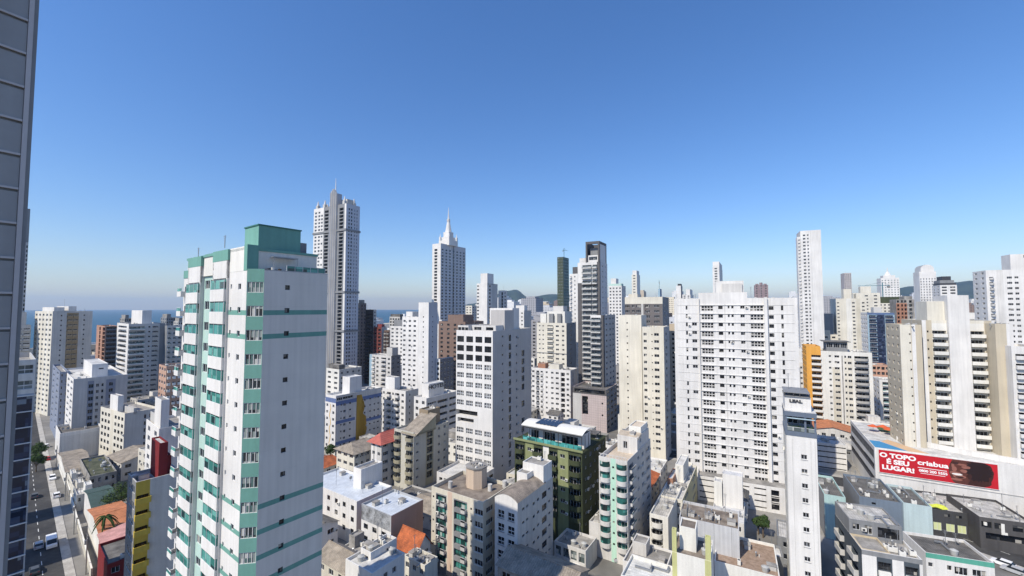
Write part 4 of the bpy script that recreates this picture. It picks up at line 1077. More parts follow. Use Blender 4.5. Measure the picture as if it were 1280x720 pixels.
# tall slim white tower
b = tower('skyscraper', 'very tall slim white tower, the tallest one right of centre', 'building', 1000, 1026, None, 287, 318, 26, wall=WHITE, L=16)
b.box_body(F=dict(cols=[(.14, .24, 1.15, 'win', {}), (.34, .40, 1.15, 'win', {})], fl=2.72, off=3, zones=[(.5, .515, 0, 200, LGREY)]), L_=dict(cols=[(.2, .4, 1.6, 'balc', dict(p=1, r=.8, bs='solid', bm=WHITE)), (.6, .75, 1.2, 'win', {})], fl=2.72, off=5, wall=WHITE2))
b.block(-.14, .0, .05, .5, 0, b.H - 4.5, WHITE, 'side_wing', cols={'F': [(.2, .8, 1.2, 'balc', dict(p=.7, r=.6, bs='solid', bm=WHITE))]}, fl=2.72); b.done()
b = tower('apartment_block', 'white block with a grey flank behind the orange wing', 'building', 999, 1027, None, 455, 236, 26, wall=WHITE, L=10)
b.box_body(F=dict(cols=[(.05, .13, 1.1, 'win', {}), (.22, .30, 1.1, 'win', {})], fl=3, off=2)); b.done()
b = tower('apartment_block', 'shade-grey wall block right of the tall slim tower', 'building', 1027.5, 1041, None, 392, 345, 26, wall=MGREY, L=12)  # mid grey wall colour stands in for the wall's shade
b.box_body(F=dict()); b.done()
b = tower('residential_tower', 'yellow cream tower group behind the orange winged block', 'building', 1044, 1083, None, 373, 338, 26, wall=CREAM, L=18)
b.box_body(F=dict(cols=[(.06, .12, 1, 'win', {}), (.55, .62, 1.1, 'win', {}), (.86, .93, 1.1, 'win', {})], fl=3, off=3, zones=[(.35, .52, 0, 200, OFF), (.66, .8, 0, 200, CREAM2)])); b.block(.3, .55, .1, .5, b.H - .9, b.H + 8, CREAM); b.block(.7, .9, .1, .5, b.H - .9, b.H + 4, CREAM); b.done()
b = tower('residential_tower', 'cream balcony tower directly left of the blue glazed building', 'building', 1066, 1100, None, 366, 372, 26, wall=CREAM, L=14)
b.box_body(F=dict(cols=cols_grid(3, .3, 1.1), fl=3, off=2)); b.block(.3, .7, .1, .5, b.H - .9, b.H + 6, CREAM); b.done()
b = tower('residential_tower', 'white block topped by a dark green floor under construction', 'building', 1088, 1124, None, 371, 395, 26, wall=CREAM, L=14)
b.box_body(F=dict(cols=cols_grid(7, .4, 1.3), fl=3, off=7, zones=[(0, 1, 0, 6, GREEN)])); b.done()
b = tower('unfinished_block', 'unfinished concrete frame with brick infill on its left half', 'building', 1120, 1142.5, None, 374, 330, 26, wall=CONC, L=14)
b.box_body(F=dict(cols=[(.05, .17, 1.9, 'plain', dict(r=1.2)), (.28, .38, 1.9, 'plain', dict(r=1.2)), (.46, .58, 1.9, 'plain', dict(r=1.2)), (.72, .88, 2.0, 'plain', dict(r=1.2))], fl=3.2, off=.8, zones=[(0, .6, 3, 99, BRICK)])); b.block(.5, .95, .1, .8, b.H - .9, b.H + 2.5, CONC); b.done()

# ------------------------------------------------------------------ left half, middle distance
b = tower('skyscraper', 'thin grey tower just behind the dark flank at the left edge', 'building', None, 12, 38, 258, 262, 38, wall=LGREY, W=14)
b.box_body(R_=dict(cols=cols_grid(6, .55, 1.5, 'plain', .3, 1, r=.3), fl=2.9, off=24, zones=[(0, 1, 0, 22, MGREY)])); b.done()
b = tower('apartment_block', 'grey stepped balcony block under the thin tower at the left edge', 'building', None, 8, 39, 407, 250, 38, wall=LGREY, W=12)
b.box_body(R_=dict(cols=cols_grid(3, .8, 1.5, 'balc', p=1, bs='solid', bm=LGREY), fl=3, off=2)); b.block(.1, .8, .2, .8, b.H - .9, b.H + 8, LGREY); b.done()
b = tower('apartment_block', 'beige tower by the sea with grey flank and tan recessed balconies', 'building', 44, 66, 116, 389, 250, 27, wall=CREAM)
TAN = paint((.36, .27, .16), .15)
b.box_body(F=dict(cols=cols_grid(5, .4, 1.2, 'win'), fl=3, off=1.6, zones=[(.2, .26, 0, 99, OFF), (.45, .5, 0, 99, CREAM2), (.7, .76, 0, 99, OFF)]),
           R_=dict(cols=[(76.5, 78, .8, 'plain', {}), (85, 91, 1.5, 'balc', dict(p=.6, r=1, bs='half', bm=TAN, rail=TAN, rev=TAN)), (92, 98, 1.5, 'balc', dict(p=.6, r=1, bs='half', bm=TAN, rail=TAN)), (105, 106.5, .8, 'plain', {})], fl=3, off=2.2, wall=LGREY, zones=[(84, 99, 1, 99, TAN)]))
b.block(.3, .95, .05, .3, b.H - .9, b.H + 2.4, WHITE); b.block(.3, .95, .4, .6, b.H - .9, b.H + 3.0, WHITE); b.clutter(10, b.H - .9); b.part('antenna', antenna_mb(5), (0, 0, b.H + 2.5)); b.done()
b = tower('apartment_block', 'dark brown tower with rust vertical pipes beside the white balcony tower', 'building', 121, 133, 150, 408, 300, 38, wall=paint((.45, .25, .17), .2))
b.box_body(F=dict(cols=[(.3, .45, 2.6, 'plain', dict(r=.8)), (.65, .9, 2.6, 'plain', dict(r=.8))], fl=3, off=1), R_=dict(cols=[(.05, .95, 1.7, 'balc', dict(p=1.2, bs='solid', bm=MGREY))], fl=3.1, off=1, wall=BROWN)); b.clutter(5, b.H - .9); b.done()
b = tower('apartment_block', 'white tower with rounded green glass balconies and a white box on top', 'building', 146.5, 161, 207, 405, 252, 38, wall=WHITE)
gb = dict(p=1.3, r=1, bs='half', bm=WHITE, rail=GLASSG, glass=GLASSL)
b.box_body(F=dict(cols=[(.15, .85, 1.9, 'balc', dict(p=1.4, r=1, bs='curve', bm=WHITE))], fl=3, off=1.5), R_=dict(cols=[(162, 181, 1.9, 'balc', gb), (186, 188, .8, 'plain', {}), (191, 198, 1.5, 'balc', dict(p=.6, r=1, bs='half', bm=LGREY, rail=GLASS))], fl=3, off=1.6, wall=LGREY, zones=[(200, 208, 0, 99, MGREY)]))
b.block(.1, .95, .36, .62, b.H - .9, b.H + 8.2, WHITE, 'lift_house'); b.clutter(6, b.H - .9); b.done()
b = tower('apartment_block', 'grey apartment block with dark window columns, partly hidden behind the teal tower', 'building', 203, 209, 240, 407, 262, 38, wall=MGREY)
b.box_body(F=dict(), R_=dict(cols=cols_grid(5, .55, 1.6, 'balc', p=.6, bs='half', bm=LGREY), fl=3, off=1.4, wall=LGREY)); b.clutter(6, b.H - .9); b.done()
b = tower('apartment_block', 'salmon block with pale balcony fronts just left of the teal tower', 'building', 199, 208, 240, 458, 190, 38, wall=paint((.52, .33, .24), .15))
b.box_body(F=dict(cols=cols_grid(3, .5, 1.2)), R_=dict(cols=cols_grid(5, .5, 1.3, 'balc', p=.8, bs='solid', bm=OFF), fl=2.9, off=1.5)); b.clutter(5, b.H - .9); b.done()
for args in (('dark roofed block against the sea with twin flat roof boxes', 201, 208, 222, 397, 420, MGREY), ('brownish block against the sea above the rounded balcony tower', 150, 156, 168, 398, 420, CONC), ('pale sea front block right of the twin box block', 217, 223, 236, 402, 400, LGREY)):
    b = tower('apartment_block', args[0], 'building', *args[1:6], 38, wall=args[6]); b.box_body(F=dict(cols=cols_grid(3, .5, 1.3, 'plain')), R_=dict(cols=cols_grid(5, .5, 1.4, 'plain', r=.5), wall=args[6])); b.block(.1, .9, .1, .45, b.H - .9, b.H + 3.5, CONC); b.done()
# white and blue-grey block with recessed side
b = tower('apartment_block', 'white block with grey flank, recessed window strip and a white box on its flat roof', 'building', 78, 92, 160, 474, 186, 39, wall=WHITE, roof=CONCL)
b.box_body(F=dict(cols=cols_grid(4, .6, 1.4, 'win', r=.3), fl=2.85, off=1.4), R_=dict(cols=[(112, 117, 1.5, 'win', dict(r=.6, frame=SKYB)), (121, 124, 1.3, 'win', {}), (127.5, 130, 1.3, 'win', {}), (137, 142, 1.6, 'win', dict(r=.6))], fl=2.85, off=3.0, wall=LGREY, zones=[(110, 145, 1.5, 99, paint((.26, .28, .33), .1)), (118, 133, 1.5, 99, LGREY)]))
b.block(.25, .85, .36, .66, b.H - .9, b.H + 5.2, WHITE, 'lift_house', cols={'R': [(.45, .7, .5, 'plain', dict(rows=1))]}, off=2); b.clutter(6, b.H - .9, .1, .9, .05, .3); b.done()
b = tower('apartment_block', 'blue grey slab with faint windows behind the white block near the street', 'building', 66, 75, 84, 465, 202, 39, wall=paint((.22, .25, .32), .1))
b.box_body(F=dict(cols=cols_grid(2, .4, 1.2)), R_=dict(cols=cols_grid(2, .3, 1.2))); b.done()
b = tower('warehouse', 'long white windowless podium wall beside the street', 'building', 70, 75, 128, 542, 176, 39, wall=WHITE, roof=CONCD)
b.box_body(F=dict(), R_=dict(wall=WHITE2, zones=[(0, 1, 0, 1.4, WHITE)])); b.clutter(5, b.H - .9); b.done()
b = tower('apartment_block', 'beige six storey block with many dark square windows near the street', 'building', 126, 156, 200, 517, 172, 29, wall=CREAM, roof=CONC)
b.box_body(F=dict(cols=cols_grid(3, .5, 1.3, 'win', .03, .44, frame=DARKF) + cols_grid(3, .5, 1.3, 'win', .58, .98, frame=DARKF), fl=2.85, off=1.8, zones=[(.45, .57, 0, 99, CREAM2)]), R_=dict(cols=[(.55, .6, 1.5, 'win', {}), (.7, .76, 1.5, 'win', {}), (.86, .93, 1.5, 'win', {})], wall=LGREY, fl=2.85, off=1.8))
b.block(.30, .62, .06, .22, b.H - .9, b.H + 6, WHITE, 'lift_house'); b.block(.5, 1.0, .24, .34, b.H - .9, b.H + 1.6, LGREY); b.clutter(5, b.H - .9); b.done()
b = tower('apartment_block', 'white block with tall dark window pairs left of the red stair tower', 'building', 183, 199, 240, 536, 130, 39, wall=WHITE, roof=CONC)
b.box_body(F=dict(cols=cols_grid(2, .3, 1.5, 'win'), fl=3, off=1.5), R_=dict(wall=WHITE2)); b.block(.5, .95, .05, .3, b.H - .9, b.H + 8.5, WHITE, 'lift_house'); b.block(.05, .5, .1, .3, b.H - .9, b.H + 2.6, LGREY); b.done()

# tall grey tower; its fluted shaft is painted greyer to stand in for shade
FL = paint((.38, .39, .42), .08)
b = tower('skyscraper', 'tallest tower left of centre, with a fluted shade-grey central shaft rising above its roof', 'building', 392.5, 433, 450, 254, 330, 30, wall=LGREY, parapet=.6)
W, L, H = b.W, b.L, b.H
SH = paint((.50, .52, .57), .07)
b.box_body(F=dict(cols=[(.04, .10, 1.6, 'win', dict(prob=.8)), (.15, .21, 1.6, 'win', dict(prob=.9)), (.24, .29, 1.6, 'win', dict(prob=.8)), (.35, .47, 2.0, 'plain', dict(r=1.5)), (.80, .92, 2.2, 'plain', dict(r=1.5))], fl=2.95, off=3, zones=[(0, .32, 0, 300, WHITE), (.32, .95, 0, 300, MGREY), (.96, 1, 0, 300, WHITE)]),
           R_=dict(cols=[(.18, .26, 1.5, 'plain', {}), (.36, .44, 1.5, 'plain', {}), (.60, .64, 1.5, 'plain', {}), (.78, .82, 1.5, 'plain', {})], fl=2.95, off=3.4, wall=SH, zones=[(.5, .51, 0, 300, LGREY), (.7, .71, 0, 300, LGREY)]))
b.block(.54, .74, -.04, .30, 0, H + 9.5, FL, 'central_shaft')
for k in range(6):
    q = MB(); q.box(-W/2 + W*(.54 + .034*k + .004), -W/2 + W*(.54 + .034*k + .020), -L/2 - L*.04 - .7, -L/2 - L*.04 - .003, 0, H + 9.5 + (3.5 - abs(k - 2.5)) * 1.3, LGREY if k % 2 else FL); b.part('fin', q)
q = MB(); q.bar((-W/2 + W*.63, -L*.4, H + 12), (-W/2 + W*.63, -L*.4, H + 23), .5, WHITE, 6, .12); b.part('mast', q)
for dz in (22, 72, 103):
    q = MB(); q.box(-W/2 - .6, W/2 + .6, -L/2 - .6, L/2 + .6, H - dz, H - dz + 1.6, MGREY); b.part('belt_course', q)
for x in (.08, .3, .9):
    q = MB(); q.box(-1.2, 1.2, -1.2, 1.2, 0, 3.2, LGREY); q.cyl(0, 0, 3.2, 7, 1.1, WHITE2, 8, .2); b.part('roof_turret', q, (-W/2 + W*x, -L*.38, H - .5)); b.part('roof_turret', q, (-W/2 + W*x, L*.3, H - .5))
b.block(.36, .9, .3, .9, H - .6, H + 5, LGREY, 'penthouse'); b.done()
# spire tower
b = tower('skyscraper', 'white tower crowned by a tapering spire', 'building', 540.5, 551, 582, 304, 388, 32, wall=WHITE, parapet=.6)
W, L, H = b.W, b.L, b.H
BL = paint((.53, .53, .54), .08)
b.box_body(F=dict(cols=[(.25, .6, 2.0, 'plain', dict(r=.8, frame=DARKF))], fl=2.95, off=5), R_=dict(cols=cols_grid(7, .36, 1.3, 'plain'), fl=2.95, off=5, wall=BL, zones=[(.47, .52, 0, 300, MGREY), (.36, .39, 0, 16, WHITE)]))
q = MB(); cx = W*.1; cy = -L*.08
q.box(cx - 6.5, cx + 6.5, cy - 6.5, cy + 6.5, H - .6, H + 4.5, WHITE); q.box(cx - 4.6, cx + 4.6, cy - 4.6, cy + 4.6, H + 4.5, H + 8, WHITE); q.box(cx - 3.4, cx + 3.4, cy - 3.4, cy + 3.4, H + 8, H + 13, WHITE)
q.cyl(cx, cy, H + 13, H + 24, 3.2, WHITE, 8, 1.3); q.cyl(cx, cy, H + 24, H + 26, 1.7, WHITE2, 8, 1.5); q.cyl(cx, cy, H + 26, H + 38, .9, WHITE, 6, .08); b.part('spire', q)
for sx, sy in ((-1, -1), (1, -1), (1, 1), (-1, 1)):
    q = MB(); q.box(-.8, .8, -.8, .8, 0, 3.5, WHITE); q.cyl(0, 0, 3.5, 7, .8, WHITE, 4, .1); b.part('roof_turret', q, (cx + sx*5.6, cy + sy*5.6, H + 4.5))
b.done()
# group around x 447..600
def simple(name, label, xl, xc, xr, yt, d, th, wall, side, fc=(), rc=(), fl=3.0, off=1.6, zones=(), rz=(), blocks=(), clut=4, **kw):
    b = tower(name, label, 'building', xl, xc, xr, yt, d, th, wall=wall, **kw)
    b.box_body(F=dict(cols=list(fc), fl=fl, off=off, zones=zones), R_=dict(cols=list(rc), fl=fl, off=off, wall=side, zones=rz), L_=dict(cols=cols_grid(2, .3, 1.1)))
    for x0, x1, y0, y1, h, m in blocks: b.block(x0, x1, y0, y1, b.H - .9, b.H + h, m)
    b.clutter(clut, b.H - .9); b.done(); return b
simple('residential_tower', 'tan brown tower with a window column right of the tallest left tower', 446, 451, 458, 379, 372, 32, paint((.34, .27, .23), .15), paint((.22, .17, .15), .15), cols_grid(1, .4, 1.3), cols_grid(2, .35, 1.6, 'plain'), blocks=[(.2, .8, .2, .8, 3, CONC)])
simple('residential_tower', 'near black balcony tower with a pale right edge', 457, 467, 470, 387, 352, 32, paint((.07, .055, .055), .2), LGREY, cols_grid(1, .8, 1.6, 'balc', p=1, bs='solid', bm=paint((.07, .055, .055), .2)), cols_grid(1, .4, 1.2))
simple('residential_tower', 'dark red roofed tower left of the white group with sea behind', 467, 477, 483, 409, 345, 32, paint((.16, .045, .035), .2), LGREY, cols_grid(2, .5, 1.5, 'plain', r=.6), (), blocks=[(.3, .9, .2, .8, 2.4, paint((.24, .05, .045), .2))])
simple('residential_tower', 'brown balcony tower between the dark red tower and the white group', 480, 487, 494, 413, 340, 32, BROWN, LGREY, cols_grid(2, .7, 1.6, 'balc', p=.8, bs='solid', bm=CONC), cols_grid(1, .3, 1.2))
simple('apartment_block', 'white balcony block with a blue edge stripe and overhanging roof slab', 462, 489, 501, 445, 285, 32, WHITE2, MGREY, [(.14, .26, 1.6, 'balc', dict(p=.8, bs='solid', bm=WHITE)), (.34, .42, 1.3, 'win', {}), (.55, .78, 1.8, 'balc', dict(p=1, bs='curve', bm=WHITE2)), (.86, .94, 1.3, 'win', {})], cols_grid(2, .3, 1.2), zones=[(0, .12, 0, 99, SKYB)], blocks=[(.75, 1.0, .1, .7, 5.5, LGREY)])
simple('residential_tower', 'stepped white tower with rows of small dark windows, left half lower', 503, 523, None, 396, 246, 30, WHITE, WHITE, [(.08, .2, 1.1, 'win', {}), (.42, .54, 1.1, 'win', {}), (.72, .84, 1.1, 'win', {})], (), fl=2.9, off=2, L=9, blocks=[(.1, .5, .2, .8, 3, WHITE)])
simple('residential_tower', 'slender plain white tower with shade-grey flank right of the stepped half', 523.3, 536, 547, 378, 240, 30, WHITE, paint((.46, .47, .50), .08), [(.45, .53, .7, 'plain', {})], [(.42, .5, .6, 'plain', {})], fl=2.9, off=8)  # side colour darkened to carry the flank's shade
simple('apartment_block', 'white block with shutters behind the stepped white tower', 488, 505, 510, 408, 330, 30, WHITE, LGREY, cols_grid(3, .4, 1.2), (), blocks=[(.2, .8, .2, .8, 5, MGREY)])
simple('apartment_block', 'dark crowned block on the skyline against the sea', 487, 500, 505, 396, 420, 30, LGREY, MGREY, cols_grid(4, .5, 1.5, 'plain'), (), blocks=[(.05, .95, .1, .9, 2.6, CONCD)])
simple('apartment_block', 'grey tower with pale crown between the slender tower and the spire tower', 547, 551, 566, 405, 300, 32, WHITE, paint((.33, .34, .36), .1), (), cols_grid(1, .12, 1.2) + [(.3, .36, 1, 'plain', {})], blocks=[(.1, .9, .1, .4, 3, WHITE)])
simple('apartment_block', 'dark grey block with a grid of white window frames', 546.5, 550, 567, 449, 244, 32, WHITE, paint((.16, .16, .18), .1), cols_grid(1, .5, 1.5), cols_grid(4, .6, 1.8, 'grid', frame=WHITE), fl=3, off=1.8)
simple('apartment_block', 'white balcony block with tall plain lift house, left of the hotel', 478, 507, 523, 489, 205, 32, WHITE, LGREY, [(.04, .10, 1.2, 'win', {}), (.20, .38, 1.8, 'balc', dict(p=1.2, bs='solid', bm=WHITE)), (.44, .5, 1.1, 'win', {}), (.56, .74, 1.8, 'balc', dict(p=1.2, bs='solid', bm=WHITE)), (.84, .92, 1.1, 'win', {})], [(.3, .36, 1, 'plain', {})], blocks=[(.0 + .01, .42, .2, .6, 5.5, WHITE)])
# hotel
b = tower('hotel', 'white hotel with long dark window bands and its sign on the roof', 'building', 517.5, 533, 572, 498, 196, 34, wall=WHITE, roof=CONCL)
b.box_body(F=dict(cols=cols_grid(2, .35, 1.4, 'win'), fl=3.1, off=1.5), R_=dict(cols=[(.04, .30, .9, 'win', dict(r=.3)), (.34, .66, 1.3, 'plain', dict(r=.7)), (.72, .98, 1.2, 'plain', dict(r=.6))], fl=3.1, off=2.4, wall=WHITE2))
b.block(.05, .6, .22, .70, b.H - .9, b.H + 5.5, WHITE, 'sign_block')
text('HOTEL', 2.6, DARKF, b.root, (-b.W/2 + .6*b.W + .1, -b.L/2 + .46*b.L, b.H + 3.0), (R(90), 0, R(90)), 'lettering', .06, sx=1.4, bold=.06)
b.clutter(5, b.H - .9, .1, .9, .75, .95); b.done()
# white building with blue bands and a large yellow wave
b = tower('apartment_block', 'white building with blue floor bands and a large yellow wave painted on its flank', 'building', 407, 420, 477, 495, 184, 34, wall=WHITE, roof=CONCL)
W, L, H = b.W, b.L, b.H
BB = paint((.12, .17, .32), .1)
b.box_body(F=dict(cols=[(.12, .26, 1.1, 'win', {}), (.70, .85, 1.1, 'win', {})], fl=2.9, off=4, zones=[(0, 1, 1.2, 3.2, BB)]),
           R_=dict(cols=[(.03, .12, 1.1, 'win', dict(rows=1)), (.14, .35, 1.1, 'win', dict(rows=1)), (.10, .12, .6, 'plain', dict(dz=3)), (.16, .20, 1, 'win', dict(dz=3)), (.28, .31, .7, 'plain', dict(dz=3)), (.60, .63, .9, 'win', dict(dz=3)), (.72, .75, .6, 'plain', dict(dz=3)), (.82, .85, .6, 'plain', dict(dz=3)), (.91, .94, .6, 'plain', dict(dz=3))], fl=2.9, off=1.0, wall=LGREY, zones=[(0, .43, 2.6, 4.4, BB), (.56, 1, 2.6, 4.4, BB), (0, .40, 11, 12.4, BB), (.62, 1, 13.2, 14.6, BB), (0, .42, 20, 21.4, BB)]))
wv = [(.43, 1.5)] + [(.43 + .14 + .035*math.sin(k*.9 - 1.2) + .05*math.sin((k/13)*math.pi)**2 * (2.2 if k > 5 else .2), 1.5 + (24.5 - 1.5)*k/13) for k in range(14)] + [(.42, 26)]
q = MB(); pts = [(W/2 + .03, -L/2 + L*u, H - dz) for u, dz in wv]; q.poly(pts[::-1], paint((.58, .36, .06), .1)); q.poly(pts, paint((.58, .36, .06), .1)); b.part('painted_wave', q)
q = MB()
for k in range(12):
    x0 = -W*.02 + .5*math.sin(k*1.7); x1 = -W*.02 + .5*math.sin((k+1)*1.7); z0 = H - 4 - k*1.7; 
    q.quad((x1 - .22, -L/2 - .02, z0 - 1.7), (x1 + .22, -L/2 - .02, z0 - 1.7), (x0 + .22, -L/2 - .02, z0), (x0 - .22, -L/2 - .02, z0), paint((.58, .36, .06), .1))
b.part('painted_zigzag', q)
b.block(.2, .9, .30, .56, H - .9, H + 7.0, WHITE, 'lift_house'); b.clutter(6, H - .9, .1, .9, .6, .95); b.done()
simple('apartment_block', 'white stair blocks and cream flat roof behind the blue banded building', 408, 424, 452, 462, 250, 34, OFF, LGREY, cols_grid(2, .4, 1.2), cols_grid(4, .3, 1.2), blocks=[(.1, .9, .05, .3, 2.5, CONCD)])
simple('residential_tower', 'cream white high tower whose white core rises above the roofline left of the hills', 596, 609, 622, 354, 352, 30, WHITE, WHITE2, [(.05, .2, 1.2, 'win', {})], cols_grid(1, .3, 1.7, 'plain', 0, .5), blocks=[(.35, 1.0, .0 + .01, .6, 8.5, WHITE)], rz=[(.45, 1, 0, 200, LGREY)])
simple('residential_tower', 'narrow white tower with black shaft beside the hills', 623, 629, 634, 363, 370, 30, WHITE, WHITE2, [(.6, .95, 2.6, 'plain', dict(r=1))], cols_grid(1, .3, 1.2))
simple('apartment_block', 'low pale block at the foot of the spire tower', 582, 590, 597, 382, 500, 30, CREAM, LGREY, cols_grid(2, .4, 1.3), cols_grid(2, .4, 1.3))
simple('apartment_block', 'white block with stair box behind the shade-grey flanked tower', 640, 655, 664, 388, 330, 30, WHITE, LGREY, cols_grid(3, .3, 1.1), (), blocks=[(.2, .9, .2, .6, 4, WHITE)])
simple('residential_tower', 'cream tower with paired balconies and reddish roof structures, centre', 671, 708, 720, 404, 268, 30, CREAM, MGREY, [(.08, .12, .8, 'win', {}), (.2, .24, .8, 'win', {}), (.36, .56, 1.6, 'balc', dict(p=.9, bs='solid', bm=CREAM)), (.66, .74, 1, 'win', {}), (.86, .92, 1, 'win', {})], [(.4, .5, 1, 'plain', {})], blocks=[(.3, .9, .15, .85, 7.5, OFF), (.4, .54, .05, .14, 6, MGREY), (.68, .8, .05, .14, 6, MGREY), (.05, .25, .2, .7, 6, OFF), (.45, .8, .3, .7, 11, WHITE2)], zones=[(0, 1, 19.5, 20.2, MGREY)])
b = simple('residential_tower', 'white tower with many small windows and dark balcony column, centre', 664.5, 713, 722, 463, 232, 30, WHITE, paint((.38, .39, .41), .1), [(.02, .07, 1.1, 'win', {}), (.13, .20, 1.8, 'balc', dict(p=.5, bs='solid', bm=MGREY)), (.24, .30, 1.8, 'balc', dict(p=.5, bs='solid', bm=WHITE)), (.38, .42, 1, 'win', {}), (.52, .57, 1, 'win', {}), (.64, .70, 1, 'win', {}), (.76, .86, 2.2, 'plain', dict(r=1.4)), (.91, .96, 1.1, 'win', {})], [(.3, .4, 2.6, 'plain', dict(r=.4))], fl=2.85, blocks=[(.45, .7, .1, .6, 2.6, CREAM), (.1, .3, .3, .7, 2.2, BRICK)], clut=9)
simple('apartment_block', 'olive and white stacked block left of the cream centre tower', 655, 668, 672, 448, 300, 30, WHITE, MGREY, [(.1, .4, 2, 'plain', dict(glass=GLASSG)), (.6, .85, 1.5, 'win', {})], ())
simple('residential_tower', 'white tower with cantilevered corner left of the dark framed tower', 712, 722, 726, 342, 300, 30, WHITE, WHITE2, [(.05, .25, 1.4, 'balc', dict(p=1, bs='solid', bm=WHITE)), (.6, .7, 1, 'win', {})], (), blocks=[(.3, .9, .2, .8, 5, DB)])
simple('skyscraper', 'green glass skyscraper with ring belt and crane mast on the far skyline', 696.5, 704, 711, 321, 900, 30, GREEN, paint((.06, .11, .10), .1), cols_grid(2, .8, 1.4, 'plain', glass=GLASSL), cols_grid(3, .6, 2, 'plain', glass=GLASSG), fl=6.5, clut=3)
simple('residential_tower', 'white and mint tower just right of the dark framed tower', 761, 777, 782, 357, 380, 30, WHITE, LGREY, cols_grid(4, .4, 1.3), (), blocks=[(.1, .5, .2, .8, 7, WHITE), (.0 + .01, .95, .1, .6, 2, TEALL)])
simple('residential_tower', 'slender rounded white tower on the skyline behind the cream band roof', 789.5, 796, 800, 343, 900, 30, CREAM, OFF, cols_grid(1, .4, 2, 'plain'), (), fl=6, blocks=[(.1, .9, .1, .9, 9, WHITE)])
simple('residential_tower', 'white slab with dark cap on the skyline near the wide white block', 845, 851, 853, 357, 650, 30, WHITE, MGREY, (), (), blocks=[(.3, .95, .1, .9, 3, DARKF)])
simple('residential_tower', 'white twin topped block right of the dark capped slab', 853, 863, 867, 368, 620, 30, WHITE, OFF, cols_grid(2, .4, 2), (), blocks=[(.4, .9, .1, .9, 8, WHITE)])
simple('residential_tower', 'white tower with bulging top rising behind the wide white block', 890.5, 899, 903, 333, 480, 30, WHITE, OFF, cols_grid(1, .4, 1.6), (), blocks=[(.0 + .01, .99, .05, .95, 6, WHITE)])
simple('residential_tower', 'blue glass sliver tower with thin crane on the skyline', 822.5, 825, 827, 361, 900, 30, SKYB, BLUE, (), ())
simple('residential_tower', 'pinkish slab tower alone on the skyline right of the tall slim tower', 1055, 1064, None, 341, 700, 26, paint((.46, .41, .40), .1), LGREY, cols_grid(4, .5, 2, 'plain', glass=GLASSL), (), L=22)
# domed and crowned towers on the right skyline
b = tower('skyscraper', 'white tower with a dark rounded crown on the right skyline', 'building', 1149, 1170, None, 339, 480, 27, wall=WHITE, L=18)
b.box_body(F=dict(cols=cols_grid(6, .35, 1.4, 'win'), fl=3.1, off=8, zones=[(0, 1, 32, 33, LGREY)])); q = MB()
n = 10; W, L, H = b.W, b.L, b.H
for k in range(n):
    a0, a1 = math.pi*k/n, math.pi*(k+1)/n
    q.prism([(-W*.4*math.cos(a0), -L/2 + .5), (-W*.4*math.cos(a1), -L/2 + .5), (-W*.4*math.cos(a1), L/2 - .5), (-W*.4*math.cos(a0), L/2 - .5)], H - .9, H + 3 + 5*math.sin((a0+a1)/2), WHITE, CONCD)
b.part('vaulted_crown', q); b.done()
b = simple('skyscraper', 'stepped tower with dark crown between the round crowned tower and the beige tower', 1175, 1196, None, 356, 420, 27, WHITE, WHITE, cols_grid(2, .6, 1.5, 'plain'), (), L=18, blocks=[(.0 + .01, .99, .05, .9, 2, DARKF), (.05, .9, .1, .9, 5, MGREY), (.2, .75, .15, .8, 9, DARKF)])
b = tower('skyscraper', 'white tower with a small pointed cap beside a crane on the right skyline', 'building', 1101, 1124, None, 347, 620, 27, wall=WHITE, L=20)
b.box_body(F=dict(cols=cols_grid(6, .45, 1.6, 'win', glass=GLASSL), fl=3.6, off=3)); q = MB(); q.box(-7, 7, -7, 7, b.H - .9, b.H + 4, WHITE); q.cyl(0, 0, b.H + 4, b.H + 10, 4.5, WHITE, 8, 1.5); q.cyl(0, 0, b.H + 10, b.H + 17, 1, WHITE, 6, .1); b.part('spire', q); b.done()
b = tower('silo_towers', 'clustered brown rounded towers far away above the wide white block', 'building', 943, 960, None, 356, 1000, 27, wall=paint((.30, .22, .22), .2), L=20)
b.box_body(F=dict(cols=cols_grid(3, .3, 3, 'plain'), fl=6)); q = MB()
for k in range(3): q.cyl(-b.W/2 + b.W*(.2 + .3*k), -4, b.H - 20, b.H + 6 - abs(k - 1)*3, b.W*.15, paint((.30, .22, .22), .2), 12, b.W*.12)
b.part('round_turret', q); b.done()
def crane(label, px, py, d, h, jib, rz):
    v = at(px, py, d); o = empty('tower_crane', (v.x, v.y, v.z - h), rz, label, 'crane'); CR = paint((.10, .22, .25), .1)
    q = MB(); q.bar((0, 0, 0), (0, 0, h + 4), .6, CR, 4); q.build('mast', o)
    q = MB(); q.bar((-jib*.3, 0, h), (jib, 0, h), .55, CR, 4, .3); q.bar((0, 0, h + 5), (jib*.7, 0, h + .4), .15, CR, 3); q.bar((0, 0, h + 5), (-jib*.28, 0, h + .4), .15, CR, 3); q.build('jib', o)
    q = MB(); q.box(-jib*.3, -jib*.2, -.8, .8, h - 3, h - .6, CONC); q.build('counterweight', o)
crane('crane with a dark jib reaching left of the pointed cap tower', 1103, 357, 560, 40, 30, R(172))
crane('crane mast standing on the green glass skyscraper', 705, 313, 905, 20, 10, R(20))
crane('thin crane on top of the blue glass sliver tower', 824, 353, 905, 30, 12, R(75))

